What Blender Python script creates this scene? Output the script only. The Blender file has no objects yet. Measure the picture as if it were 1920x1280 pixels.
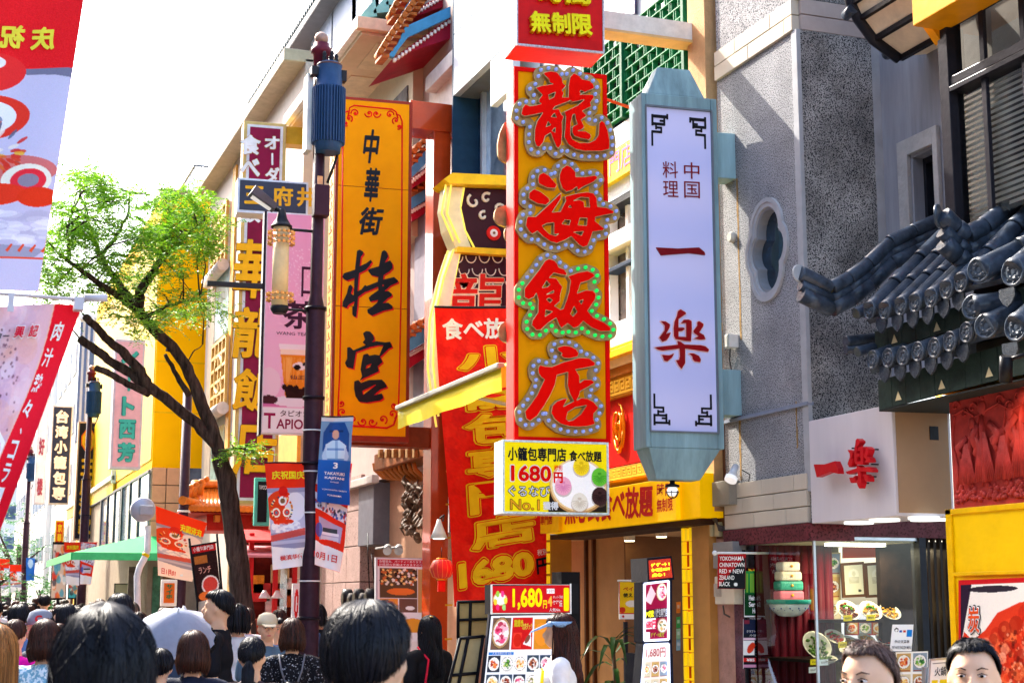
import bpy, bmesh, math, random
import numpy as np
from mathutils import Vector, Matrix, noise as mn
random.seed(7); RNG = np.random.default_rng(7)
PI = math.pi; rad = math.radians
S = bpy.context.scene
COL = S.collection
# ---------------------------------------------------------------- camera, sky, sun, exposure
F_PX, HEAD, PITCH, EYE = 2900.0, rad(20.4), math.atan(490/2900), 1.65
cd = bpy.data.cameras.new('camera'); cam = bpy.data.objects.new('camera', cd); COL.objects.link(cam)
cd.sensor_width = 36; cd.lens = F_PX/1920*36; cd.clip_end = 3000; cd.clip_start = .05
FWD = Vector((math.sin(HEAD)*math.cos(PITCH), math.cos(HEAD)*math.cos(PITCH), math.sin(PITCH)))
RT = Vector((math.cos(HEAD), -math.sin(HEAD), 0)); UPV = RT.cross(FWD)
cam.matrix_world = Matrix(((RT.x, UPV.x, -FWD.x, 0), (RT.y, UPV.y, -FWD.y, 0), (RT.z, UPV.z, -FWD.z, EYE), (0, 0, 0, 1)))
cd.dof.use_dof = True; cd.dof.focus_distance = 11.5; cd.dof.aperture_fstop = 9
S.camera = cam
SUN_EL, SUN_AZ = rad(41), rad(-21)          # azimuth clockwise from +Y: ahead and to the left
w = bpy.data.worlds.new('World'); S.world = w; w.use_nodes = True
nt = w.node_tree; bg = nt.nodes['Background']
sky = nt.nodes.new('ShaderNodeTexSky'); sky.sky_type = 'NISHITA'; sky.sun_disc = False
sky.sun_elevation = SUN_EL; sky.sun_rotation = SUN_AZ; sky.dust_density = 4.0; sky.air_density = 1.0; sky.ozone_density = 1.0
nt.links.new(sky.outputs[0], bg.inputs[0]); bg.inputs[1].default_value = 0.15
sl = bpy.data.lights.new('sun', 'SUN'); so = bpy.data.objects.new('sun', sl); COL.objects.link(so)
sl.energy = 2.3; sl.angle = rad(0.53); sl.color = (1, .94, .84)
sdir = Vector((math.sin(SUN_AZ)*math.cos(SUN_EL), math.cos(SUN_AZ)*math.cos(SUN_EL), math.sin(SUN_EL)))
so.rotation_euler = sdir.to_track_quat('Z', 'Y').to_euler()
S.view_settings.view_transform = 'Standard'; S.view_settings.look = 'None'
S.view_settings.exposure = 2.5; S.view_settings.gamma = 1
S.cycles.max_bounces = 6; S.cycles.use_denoising = True
# ---------------------------------------------------------------- helpers
CAM = Vector((0, 0, EYE))
def ray(u, v): return FWD*F_PX + RT*(u-960) - UPV*(v-640)
def hitY(u, v, Y): d = ray(u, v); return CAM + d*(Y/d.y)
def hitX(u, v, X): d = ray(u, v); return CAM + d*(X/d.x)
def hitR(u, v, r):  # horizontal range
    d = ray(u, v); return CAM + d*(r/math.hypot(d.x, d.y))
class Fr:
    def __init__(s, o, rz=0):
        s.o = Vector(o); s.rz = rad(rz); c, n = math.cos(s.rz), math.sin(s.rz)
        s.ex = Vector((c, n, 0)); s.ey = Vector((-n, c, 0))
    def px(s, u, v, d=0):
        r = ray(u, v); t = (d-(CAM-s.o).dot(s.ey))/r.dot(s.ey); p = CAM+r*t-s.o
        return (p.dot(s.ex), p.z)
    def poly(s, pts, d=0): return [s.px(u, v, d) for u, v in pts]
    def rect(s, u0, v0, u1, v1, d=0):  # px box (top left, bottom right) -> x0,x1,z0,z1 at mid lines
        um, vm = (u0+u1)/2, (v0+v1)/2
        return s.px(u0, vm, d)[0], s.px(u1, vm, d)[0], s.px(um, v1, d)[1], s.px(um, v0, d)[1]
    def loc(s, p): q = Vector(p)-s.o; return Vector((q.dot(s.ex), q.dot(s.ey), q.z))
def FY(u, v, Y, rz=-5): return Fr(hitY(u, v, Y), rz)
def FX(u, v, X, rz=-90): return Fr(hitX(u, v, X), rz)
def lin(c):
    if isinstance(c, str): c = [int(c[i:i+2], 16)/255 for i in (0, 2, 4)]
    return tuple(x/12.92 if x <= .04045 else ((x+.055)/1.055)**2.4 for x in c)
_M = {}
def M(col, rough=.6, metal=0, var=.12, scale=6, bump=.08, emit=0, spec=.12, fine=None, coat=0, streak=False):
    """procedural surface; col = sRGB hex"""
    key = (col, rough, metal, var, scale, bump, emit, spec, fine, coat, streak)
    if key in _M: return _M[key]
    m = bpy.data.materials.new('surface_'+str(col)); m.use_nodes = True; n = m.node_tree; b = n.nodes['Principled BSDF']
    b.inputs['Roughness'].default_value = rough; b.inputs['Metallic'].default_value = metal
    b.inputs['Specular IOR Level'].default_value = spec; b.inputs['Coat Weight'].default_value = coat
    tc = n.nodes.new('ShaderNodeTexCoord'); mp = n.nodes.new('ShaderNodeMapping')
    if streak: mp.inputs['Scale'].default_value = (1, 1, .12)
    n.links.new(tc.outputs['Object'], mp.inputs[0])
    nz = n.nodes.new('ShaderNodeTexNoise'); nz.inputs['Scale'].default_value = scale; nz.inputs['Detail'].default_value = 6
    nz.inputs['Roughness'].default_value = .65; n.links.new(mp.outputs[0], nz.inputs['Vector'])
    c = lin(col)
    rp = n.nodes.new('ShaderNodeValToRGB'); e = rp.color_ramp.elements
    e[0].position = .3; e[1].position = .72
    e[0].color = tuple(x*(1-var*1.6) for x in c)+(1,); e[1].color = tuple(min(1, x*(1+var)) for x in c)+(1,)
    n.links.new(nz.outputs[0], rp.inputs[0]); out = rp.outputs[0]
    if fine:   # (dark colour hex, scale, threshold): speckle of aggregate
        vz = n.nodes.new('ShaderNodeTexNoise'); vz.inputs['Scale'].default_value = fine[1]; vz.inputs['Detail'].default_value = 3
        n.links.new(tc.outputs['Object'], vz.inputs['Vector'])
        r2 = n.nodes.new('ShaderNodeValToRGB'); r2.color_ramp.elements[0].position = fine[2]-.05; r2.color_ramp.elements[1].position = fine[2]+.03
        n.links.new(vz.outputs[0], r2.inputs[0])
        mx = n.nodes.new('ShaderNodeMix'); mx.data_type = 'RGBA'
        n.links.new(r2.outputs[0], mx.inputs[0]); n.links.new(out, mx.inputs[7]); mx.inputs[6].default_value = lin(fine[0])+(1,)
        out = mx.outputs[2]
    n.links.new(out, b.inputs['Base Color'])
    if bump:
        bp = n.nodes.new('ShaderNodeBump'); bp.inputs['Strength'].default_value = bump; bp.inputs['Distance'].default_value = .02
        nb = n.nodes.new('ShaderNodeTexNoise'); nb.inputs['Scale'].default_value = fine[1] if fine else scale*5; nb.inputs['Detail'].default_value = 5
        n.links.new(mp.outputs[0], nb.inputs['Vector']); n.links.new(nb.outputs[0], bp.inputs['Height']); n.links.new(bp.outputs[0], b.inputs['Normal'])
    if emit:
        n.links.new(out, b.inputs['Emission Color']); b.inputs['Emission Strength'].default_value = emit
    _M[key] = m; return m
def MVC(rough=.6, emit=0, spec=.1):
    key = ('vc', rough, emit, spec)
    if key in _M: return _M[key]
    m = bpy.data.materials.new('printed_sheet'); m.use_nodes = True; n = m.node_tree; b = n.nodes['Principled BSDF']
    a = n.nodes.new('ShaderNodeAttribute'); a.attribute_name = 'Col'
    n.links.new(a.outputs['Color'], b.inputs['Base Color']); b.inputs['Roughness'].default_value = rough
    b.inputs['Specular IOR Level'].default_value = spec
    if emit: n.links.new(a.outputs['Color'], b.inputs['Emission Color']); b.inputs['Emission Strength'].default_value = emit
    _M[key] = m; return m
def glass(col='88a0a8', rough=.03, alpha_mix=.5):
    key = ('glass', col, rough, alpha_mix)
    if key in _M: return _M[key]
    m = bpy.data.materials.new('window_glass'); m.use_nodes = True; n = m.node_tree
    n.nodes.remove(n.nodes['Principled BSDF']); out = n.nodes['Material Output']
    g = n.nodes.new('ShaderNodeBsdfGlossy'); g.inputs['Roughness'].default_value = rough; g.inputs['Color'].default_value = (.9, .95, 1, 1)
    t = n.nodes.new('ShaderNodeBsdfTransparent'); t.inputs['Color'].default_value = lin(col)+(1,)
    fr = n.nodes.new('ShaderNodeFresnel'); fr.inputs['IOR'].default_value = 1.5
    mt = n.nodes.new('ShaderNodeMath'); mt.operation = 'ADD'; mt.inputs[1].default_value = alpha_mix*.3; n.links.new(fr.outputs[0], mt.inputs[0])
    mx = n.nodes.new('ShaderNodeMixShader'); n.links.new(mt.outputs[0], mx.inputs[0]); n.links.new(t.outputs[0], mx.inputs[1]); n.links.new(g.outputs[0], mx.inputs[2])
    n.links.new(mx.outputs[0], out.inputs[0]); _M[key] = m; return m
class MB:
    """collects shapes; build() links them as one mesh object"""
    def __init__(s): s.v = []; s.f = []; s.sm = []
    def add(s, vs, fs, smooth=False):
        k = len(s.v); s.v += [tuple(p) for p in vs]; s.f += [tuple(i+k for i in f) for f in fs]; s.sm += [smooth]*len(fs); return s
    def box(s, x0, x1, y0, y1, z0, z1):
        if x0 > x1: x0, x1 = x1, x0
        if y0 > y1: y0, y1 = y1, y0
        if z0 > z1: z0, z1 = z1, z0
        return s.add([(x0,y0,z0),(x1,y0,z0),(x1,y1,z0),(x0,y1,z0),(x0,y0,z1),(x1,y0,z1),(x1,y1,z1),(x0,y1,z1)],
              [(0,3,2,1),(4,5,6,7),(0,1,5,4),(1,2,6,5),(2,3,7,6),(3,0,4,7)])
    def prism(s, poly, y0, y1):   # poly in (x,z), extruded along y
        n = len(poly)
        ar = sum(poly[i][0]*poly[(i+1) % n][1]-poly[(i+1) % n][0]*poly[i][1] for i in range(n))
        if ar < 0: poly = poly[::-1]
        vs = [(x, y0, z) for x, z in poly]+[(x, y1, z) for x, z in poly]
        return s.add(vs, [tuple(range(n)), tuple(range(2*n-1, n-1, -1))]+[((i+1) % n, i, i+n, (i+1) % n+n) for i in range(n)])
    def hexa(s, b4, t4):  # two quads (3d)
        return s.add(list(b4)+list(t4), [(3,2,1,0),(4,5,6,7),(0,1,5,4),(1,2,6,5),(2,3,7,6),(3,0,4,7)])
    def tube(s, pts, rs, n=10, cap=True, sy=1):
        pts = [Vector(p) for p in pts]; m = len(pts)
        if not hasattr(rs, '__len__'): rs = [rs]*m
        vs = []; t0 = (pts[1]-pts[0]).normalized(); a = Vector((0, 0, 1)) if abs(t0.z) < .9 else Vector((1, 0, 0))
        nx = t0.cross(a).normalized()
        for i, p in enumerate(pts):
            t = (pts[min(i+1, m-1)]-pts[max(i-1, 0)]).normalized(); nx = (nx-t*nx.dot(t)).normalized(); ny = t.cross(nx)
            for k in range(n):
                q = 2*PI*k/n; vs.append(p+(nx*math.cos(q)+ny*math.sin(q)*sy)*rs[i])
        fs = [(i*n+k, i*n+(k+1) % n, (i+1)*n+(k+1) % n, (i+1)*n+k) for i in range(m-1) for k in range(n)]
        s.add(vs, fs, True)
        if cap:
            k = len(s.v)-len(vs); s.f += [tuple(k+i for i in range(n))[::-1], tuple(k+(m-1)*n+i for i in range(n))]; s.sm += [False, False]
        return s
    def lathe(s, cx, cy, prof, n=20, axis='z', a0=0):  # prof (r,z)
        vs = []; m = len(prof)
        for r, z in prof:
            for k in range(n):
                q = 2*PI*k/n+a0
                if axis == 'z': vs.append((cx+r*math.cos(q), cy+r*math.sin(q), z))
                else: vs.append((cx+r*math.cos(q), z, cy+r*math.sin(q)))   # axis y: cx=x, cy=z, z->y
        fs = [(i*n+k, i*n+(k+1) % n, (i+1)*n+(k+1) % n, (i+1)*n+k) for i in range(m-1) for k in range(n)]
        if axis != 'z': fs = [f[::-1] for f in fs]
        fs2 = [tuple(range(n))[::-1], tuple((m-1)*n+k for k in range(n))]
        if axis != 'z': fs2 = [f[::-1] for f in fs2]
        s.add(vs, fs, True); k = len(s.v)-len(vs); s.f += [tuple(i+k for i in f) for f in fs2]; s.sm += [False]*2
        return s
    def ball(s, c, r, n=12, rz=None):
        rx, ry, rz_ = r if hasattr(r, '__len__') else (r, r, r)
        vs = [(c[0], c[1], c[2]-rz_)]; m = n//2
        for i in range(1, m):
            a = -PI/2+PI*i/m
            for k in range(n): q = 2*PI*k/n; vs.append((c[0]+rx*math.cos(a)*math.cos(q), c[1]+ry*math.cos(a)*math.sin(q), c[2]+rz_*math.sin(a)))
        vs.append((c[0], c[1], c[2]+rz_)); L = len(vs)-1
        fs = [(0, 1+(k+1) % n, 1+k) for k in range(n)]
        for i in range(m-2): fs += [(1+i*n+k, 1+i*n+(k+1) % n, 1+(i+1)*n+(k+1) % n, 1+(i+1)*n+k) for k in range(n)]
        fs += [(L, 1+(m-2)*n+k, 1+(m-2)*n+(k+1) % n) for k in range(n)]
        return s.add(vs, fs, True)
    def mesh(s, name):
        me = bpy.data.meshes.new(name); me.from_pydata(s.v, [], s.f)
        me.polygons.foreach_set('use_smooth', s.sm); me.update(); return me
    def build(s, name, mat, parent=None, label=None, bevel=0):
        return link(name, s.mesh(name), mat, parent, label, bevel)
def link(name, me, mat, parent=None, label=None, bevel=0):
    o = bpy.data.objects.new(name, me); COL.objects.link(o)
    if mat and not me.materials: me.materials.append(mat)
    if parent is not None: o.parent = parent
    if label: o['label'] = label
    if bevel:
        b = o.modifiers.new('bevel', 'BEVEL'); b.width = bevel; b.segments = 2; b.limit_method = 'ANGLE'
    return o
def tag(o, label, cat, group=None):
    o['label'] = label; o['category'] = cat
    if group: o['group'] = group
    return o
def thing(name, label, cat, fr, group=None, ground=False):
    o = bpy.data.objects.new(name, None); COL.objects.link(o); o.empty_display_size = .2
    o.location = fr.o; o.rotation_euler = (0, 0, fr.rz); return tag(o, label, cat, group)
def struct(o, kind='structure'): o['kind'] = kind; return o
def copy_tree(root, loc, rz=None, label=None, scale=None):
    r = root.copy(); COL.objects.link(r); r.location = loc
    if rz is not None: r.rotation_euler = (0, 0, rz)
    if scale: r.scale = scale
    if label: r['label'] = label
    for ch in root.children:
        c = ch.copy(); COL.objects.link(c); c.parent = r
        for g in ch.children: d = g.copy(); COL.objects.link(d); d.parent = c
    return r
# ---- lettering
def fatten(me, g):
    """grow a glyph evenly with rounded corners, as a brush or cut acrylic does"""
    V = [(v.co.x*1000, -v.co.y*1000) for v in me.vertices]; E = {}
    for p in me.polygons:
        q = list(p.vertices)
        for j in range(len(q)): E[(q[j], q[(j+1) % len(q)])] = 1
    nx = {}
    for (a, b) in E:
        if (b, a) not in E: nx.setdefault(a, []).append(b)
    loops = []
    while nx:
        k0 = next(iter(nx)); k = k0; lp = []
        while k in nx:
            lp.append(V[k]); b = nx[k].pop()
            if not nx[k]: del nx[k]
            k = b
            if k == k0: break
        if len(lp) > 2: loops.append(lp)
    sh = Shape(loops, [], pad=g*1000+30, step=9, evenodd=True)
    L = sh.loops(g*1000, 1.5); c = bpy.data.curves.new('p', 'CURVE'); c.dimensions = '2D'; c.fill_mode = 'FRONT'
    for lp in L:
        sp = c.splines.new('POLY'); sp.points.add(len(lp)-1); sp.use_cyclic_u = True
        for k, (x, y) in enumerate(lp): sp.points[k].co = (x/1000, -y/1000, 0, 1)
    o = bpy.data.objects.new('p', c); COL.objects.link(o); dg = bpy.context.evaluated_depsgraph_get(); dg.update()
    m2 = bpy.data.meshes.new_from_object(o.evaluated_get(dg)); COL.objects.unlink(o); bpy.data.objects.remove(o); bpy.data.curves.remove(c)
    v = np.array([tuple(q.co) for q in m2.vertices]); f = [tuple(p.vertices) for p in m2.polygons]
    nz = sum(p.normal.z for p in m2.polygons); bpy.data.meshes.remove(m2)
    return v, (f if nz >= 0 else [q[::-1] for q in f])
_T = {}
def tmesh(txt, bold=0, depth=0, shear=0):
    key = (txt, bold, depth, shear)
    if key not in _T:
        c = bpy.data.curves.new('lettering', 'FONT'); c.body = txt; bold0 = bold if bold > .022 else 0; c.offset = 0 if bold0 else bold; c.resolution_u = 3; c.shear = shear
        c.fill_mode = 'FRONT' if depth == 0 else 'BOTH'; c.extrude = depth/2
        if depth == 0: c.extrude = 0
        o = bpy.data.objects.new('lettering', c); COL.objects.link(o)
        dg = bpy.context.evaluated_depsgraph_get(); dg.update()
        me = bpy.data.meshes.new_from_object(o.evaluated_get(dg)); COL.objects.unlink(o); bpy.data.objects.remove(o); bpy.data.curves.remove(c)
        if bold0: v, f = fatten(me, bold0); bpy.data.meshes.remove(me); _T[key] = (v, f); return _T[key]
        v = np.empty(len(me.vertices)*3); me.vertices.foreach_get('co', v); v = v.reshape(-1, 3)
        f = [tuple(p.vertices) for p in me.polygons]; bpy.data.meshes.remove(me); _T[key] = (v, f)
    return _T[key]
class Surf:
    """a flat or gently waving sheet between four local points; s right, t down"""
    def __init__(s, fr, TL, TR, BR, BL, d=0, wave=None, px=True):
        s.c = [fr.px(*p, d) for p in (TL, TR, BR, BL)] if px else [TL, TR, BR, BL]
        s.d = d; s.wave = wave
    def at(s, a, b, h=0):
        TL, TR, BR, BL = s.c
        x = (TL[0]*(1-a)+TR[0]*a)*(1-b)+(BL[0]*(1-a)+BR[0]*a)*b
        z = (TL[1]*(1-a)+TR[1]*a)*(1-b)+(BL[1]*(1-a)+BR[1]*a)*b
        y = s.d+(s.wave(a, b) if s.wave else 0)-h
        return (x, y, z)
    def text(s, txt, a0, b0, a1, b1, mat, parent, bold=.012, depth=0, vertical=False, mirror=False, h=.003, name='lettering', keep=False, shear=0, label=None):
        mb = MB(); chars = [c for c in txt if c != ' '] if vertical else [txt]
        n = len(chars) if not vertical else len(txt)
        rows = list(txt) if vertical else [txt]
        for i, ch in enumerate(rows):
            if ch == ' ': continue
            v, f = tmesh(ch, bold, 0, shear)
            if len(v) == 0: continue
            r0, r1 = b0+(b1-b0)*i/len(rows), b0+(b1-b0)*(i+1)/len(rows)
            if vertical: g = (r1-r0)*.07; r0 += g; r1 -= g
            mnv, mxv = v.min(0), v.max(0); sp = np.maximum(mxv-mnv, 1e-6)
            q0, q1 = a0, a1
            if vertical:   # small marks keep their shape
                cell = 1.0; fx = min(1, sp[0]/.88); fy = min(1, sp[1]/.88)
                if ch == 'ー': fx, fy = .16, .8; 
                cx = (a0+a1)/2; q0, q1 = cx-(a1-a0)*fx/2, cx+(a1-a0)*fx/2
                cy = (r0+r1)/2; r0, r1 = cy-(r1-r0)*fy/2, cy+(r1-r0)*fy/2
                if ch == 'ー': sw = True
            vs = []
            for p in v:
                a = (p[0]-mnv[0])/sp[0]; b = 1-(p[1]-mnv[1])/sp[1]
                if vertical and ch == 'ー': a, b = b, a
                if mirror: a = 1-a
                vs.append(s.at(q0+(q1-q0)*a, r0+(r1-r0)*b, h))
            if depth:
                k = len(vs); vs2 = [(x, y+depth, z) for x, y, z in vs]
                cnt = {}
                for fc in f:
                    for j in range(len(fc)): e = (fc[j], fc[(j+1) % len(fc)]); cnt[e] = 1
                side = [(a, b, b+k, a+k) for (a, b) in cnt if (b, a) not in cnt]
                mb.add(vs+vs2, list(f)+side)
            else: mb.add(vs, f)
        return mb.build(name, mat, parent, label)
    def canvas(s, cv, parent, name='print', emit=0, h=0, rough=.55, label=None, a0=0, b0=0, a1=1, b1=1):
        H, W = cv.a.shape[:2]
        vs = [s.at(a0+(a1-a0)*i/(W-1), b0+(b1-b0)*j/(H-1), h) for j in range(H) for i in range(W)]
        fs = [(j*W+i, (j+1)*W+i, (j+1)*W+i+1, j*W+i+1) for j in range(H-1) for i in range(W-1)]
        mb = MB(); mb.add(vs, fs); me = mb.mesh(name)
        if s.wave: me.polygons.foreach_set('use_smooth', [True]*len(fs))
        ca = me.color_attributes.new('Col', 'FLOAT_COLOR', 'POINT')
        c = np.clip(cv.a, 0, 1).reshape(-1, 3); c = np.where(c <= .04045, c/12.92, ((c+.055)/1.055)**2.4)
        ca.data.foreach_set('color', np.concatenate([c, np.ones((len(c), 1))], 1).astype(np.float32).ravel())
        return link(name, me, MVC(rough, emit), parent, label)
    def slab(s, thick, mat, parent, name='backing', h=-.001, a0=0, b0=0, a1=1, b1=1, bevel=0):
        f4 = [s.at(a0, b0, h), s.at(a1, b0, h), s.at(a1, b1, h), s.at(a0, b1, h)]
        b4 = [(x, y+thick, z) for x, y, z in f4]
        return MB().hexa(b4[::-1][:4] if 0 else [b4[0], b4[1], b4[2], b4[3]], f4).build(name, mat, parent, bevel=bevel)
def hx(c): return np.array([int(c[i:i+2], 16)/255 for i in (0, 2, 4)])
class Cv:
    """paints flat print; x right, y down in 0..1"""
    def __init__(s, w, h, bg='ffffff'):
        s.a = np.empty((h, w, 3)); s.a[:] = hx(bg)
        s.Y, s.X = np.mgrid[0:h, 0:w]; s.X = s.X/(w-1); s.Y = s.Y/(h-1); s.asp = h/w
    def _p(s, m, col, al=1): s.a[m] = s.a[m]*(1-al)+hx(col)*al; return s
    def rect(s, x0, y0, x1, y1, col, al=1): return s._p((s.X >= x0)&(s.X <= x1)&(s.Y >= y0)&(s.Y <= y1), col, al)
    def disc(s, x, y, rx, col, ry=None, al=1, ang=0):
        ry = ry if ry else rx/s.asp
        dx, dy = s.X-x, (s.Y-y); c, n = math.cos(ang), math.sin(ang); dy = dy*s.asp; ryy = ry*s.asp
        p, q = dx*c+dy*n, -dx*n+dy*c
        return s._p((p/rx)**2+(q/ryy)**2 <= 1, col, al)
    def poly(s, pts, col, al=1):
        ins = np.zeros(s.X.shape, bool); n = len(pts)
        for i in range(n):
            x0, y0 = pts[i]; x1, y1 = pts[(i+1) % n]
            if y0 == y1: continue
            ins ^= ((s.Y >= y0) != (s.Y >= y1)) & (s.X < (x1-x0)*(s.Y-y0)/(y1-y0)+x0)
        return s._p(ins, col, al)
    def grad(s, y0, c0, y1, c1):
        t = np.clip((s.Y-y0)/(y1-y0), 0, 1)[..., None]; m = (s.Y >= y0)&(s.Y <= y1)
        g = hx(c0)*(1-t)+hx(c1)*t; s.a[m] = g[m]; return s
    def speck(s, amt=.06):
        s.a += RNG.normal(0, amt, s.a.shape[:2])[..., None]*.6+RNG.normal(0, amt*.4, s.a.shape); return s
    def dish(s, x, y, r, plate, cols, n=26, ry=None, al=1):
        ry = ry if ry else r/s.asp
        s.disc(x, y, r*1.12, '504030', ry*1.12); s.disc(x, y, r*1.06, plate, ry*1.06); s.disc(x, y, r*.9, 'e8e0d8', ry*.9)
        for i in range(n):
            q, d = RNG.random()*2*PI, math.sqrt(RNG.random())*.68
            s.disc(x+math.cos(q)*d*r, y+math.sin(q)*d*ry, r*(.12+.16*RNG.random()), cols[i % len(cols)], ry*(.1+.13*RNG.random()), al=.85, ang=RNG.random()*3)
        return s
FOODS = [['c83018', 'e87028', 'a02010', 'f0a050'], ['2a7a30', '68a838', '184820', 'b8c860'], ['e8a030', 'f0c868', 'c86818', 'fff0c0'], ['702018', 'a04028', '401008', 'c87848'], ['e84878', 'f8b0c0', 'b02040', 'ffffff'], ['c8a060', 'e8d0a0', '886030', '50703c']]
# ---- signed-distance lettering: traced outlines -> offsettable shapes
def sd_poly(pts, X, Y):
    d = np.full(X.shape, 1e9); ins = np.zeros(X.shape, bool); n = len(pts)
    for i in range(n):
        x0, y0 = pts[i]; x1, y1 = pts[(i+1) % n]; ex, ey = x1-x0, y1-y0
        t = np.clip(((X-x0)*ex+(Y-y0)*ey)/(ex*ex+ey*ey+1e-9), 0, 1)
        d = np.minimum(d, (X-x0-t*ex)**2+(Y-y0-t*ey)**2)
        if y0 != y1: ins ^= ((Y >= y0) != (Y >= y1)) & (X < ex*(Y-y0)/(y1-y0)+x0)
    return np.where(ins, 1, -1)*np.sqrt(d)
class Shape:
    def __init__(s, adds, holes=(), pad=130, step=7, evenodd=False):
        al = np.array([p for q in adds for p in q], float)
        s.x0, s.y0 = al.min(0)-pad; s.x1, s.y1 = al.max(0)+pad; s.st = step
        s.Y, s.X = np.mgrid[s.y0:s.y1:step, s.x0:s.x1:step]
        f = np.full(s.X.shape, -1e9)
        if evenodd:   # all loops together, each looked at only near itself
            D = np.full(s.X.shape, 1e9); I = np.zeros(s.X.shape, bool)
            for q in adds:
                a = np.array(q); i0, i1 = int((a[:, 0].min()-pad-s.x0)/step), int((a[:, 0].max()+pad-s.x0)/step)+2; j0, j1 = int((a[:, 1].min()-pad-s.y0)/step), int((a[:, 1].max()+pad-s.y0)/step)+2
                w_ = (slice(max(0, j0), j1), slice(max(0, i0), i1)); d = sd_poly(q, s.X[w_], s.Y[w_]); D[w_] = np.minimum(D[w_], np.abs(d)); I[w_] ^= d > 0
            s.f = np.where(I, D, -D); return
        for q in adds: f = np.maximum(f, sd_poly(q, s.X, s.Y))
        for q in holes: f = np.minimum(f, -sd_poly(q, s.X, s.Y))
        s.f = f
    def loops(s, off=0, tol=1.2):
        """marching squares at f = -off"""
        f = s.f+off; f = np.where(np.abs(f) < 1e-6, 1e-6, f); H, W = f.shape; f[0], f[-1] = -1e3, -1e3; f[:, 0] = -1e3; f[:, -1] = -1e3
        sg = f > 0; nxt = {}; P = {}
        idx = sg[:-1, :-1]*1+sg[:-1, 1:]*2+sg[1:, 1:]*4+sg[1:, :-1]*8
        ys, xs = np.nonzero((idx > 0)&(idx < 15))
        def ept(j, i, e):
            if e == 0: k = ('h', j, i); a, b = f[j, i], f[j, i+1]; p = (i+a/(a-b), j)
            elif e == 2: k = ('h', j+1, i); a, b = f[j+1, i], f[j+1, i+1]; p = (i+a/(a-b), j+1)
            elif e == 3: k = ('v', j, i); a, b = f[j, i], f[j+1, i]; p = (i, j+a/(a-b))
            else: k = ('v', j, i+1); a, b = f[j, i+1], f[j+1, i+1]; p = (i+1, j+a/(a-b))
            P[k] = (s.x0+p[0]*s.st, s.y0+p[1]*s.st); return k
        T = {1: [(3, 0)], 2: [(0, 1)], 3: [(3, 1)], 4: [(1, 2)], 5: [(3, 0), (1, 2)], 6: [(0, 2)], 7: [(3, 2)], 8: [(2, 3)], 9: [(2, 0)], 10: [(0, 1), (2, 3)], 11: [(2, 1)], 12: [(1, 3)], 13: [(1, 0)], 14: [(0, 3)]}
        for j, i in zip(ys.tolist(), xs.tolist()):
            for a, b in T[int(idx[j, i])]: nxt[ept(j, i, a)] = ept(j, i, b)
        out = []
        while nxt:
            k0 = next(iter(nxt)); k = k0; lp = []
            while k in nxt: n2 = nxt.pop(k); lp.append(P[k]); k = n2
            if len(lp) > 6: out.append(lp)
        def rdp(p):
            if len(p) < 3: return p
            a, b = np.array(p[0]), np.array(p[-1]); ab = b-a; q = np.array(p)
            L = np.hypot(*ab); d = np.abs(ab[0]*(q[:, 1]-a[1])-ab[1]*(q[:, 0]-a[0]))/L if L > 1e-6 else np.hypot(*(q-a).T)
            i = int(d.argmax())
            return rdp(p[:i+1])[:-1]+rdp(p[i:]) if d[i] > tol else [p[0], p[-1]]
        res = []
        for lp in out:
            h = len(lp)//2; r = rdp(lp[:h+1])[:-1]+rdp(lp[h:]+[lp[0]])[:-1]
            if len(r) > 2: res.append(r)
        return res
    def raw(s, off): return s.loops(off, .01)
    def mesh(s, tf, y0, y1, off=0, shift=(0, 0), holes=True):
        """extruded plate; tf maps traced coords to local (x,z)"""
        L = s.loops(off)
        if not holes: L = [max(L, key=len)]
        c = bpy.data.curves.new('p', 'CURVE'); c.dimensions = '2D'; c.fill_mode = 'FRONT'
        for lp in L:
            sp = c.splines.new('POLY'); sp.points.add(len(lp)-1); sp.use_cyclic_u = True
            for k, (x, y) in enumerate(lp): sp.points[k].co = (x/1000, -y/1000, 0, 1)
        o = bpy.data.objects.new('p', c); COL.objects.link(o); dg = bpy.context.evaluated_depsgraph_get(); dg.update()
        me = bpy.data.meshes.new_from_object(o.evaluated_get(dg)); COL.objects.unlink(o); bpy.data.objects.remove(o); bpy.data.curves.remove(c)
        V = [tf(v.co.x*1000+shift[0], -v.co.y*1000+shift[1]) for v in me.vertices]; F = [tuple(p.vertices) for p in me.polygons]
        bpy.data.meshes.remove(me)
        # orient towards -y
        k = len(V); vs = [(x, y0, z) for x, z in V]+[(x, y1, z) for x, z in V]
        ar = 0
        for f in F[:40]:
            (ax, az), (bx, bz), (cx, cz) = V[f[0]], V[f[1]], V[f[2]]; ar += (bx-ax)*(cz-az)-(bz-az)*(cx-ax)
        if ar < 0: F = [f[::-1] for f in F]
        E = {}
        for f in F:
            for j in range(len(f)): E[(f[j], f[(j+1) % len(f)])] = 1
        side = [(b, a, a+k, b+k) for (a, b) in E if (b, a) not in E]
        mb = MB(); mb.add(vs, F+side); return mb
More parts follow.
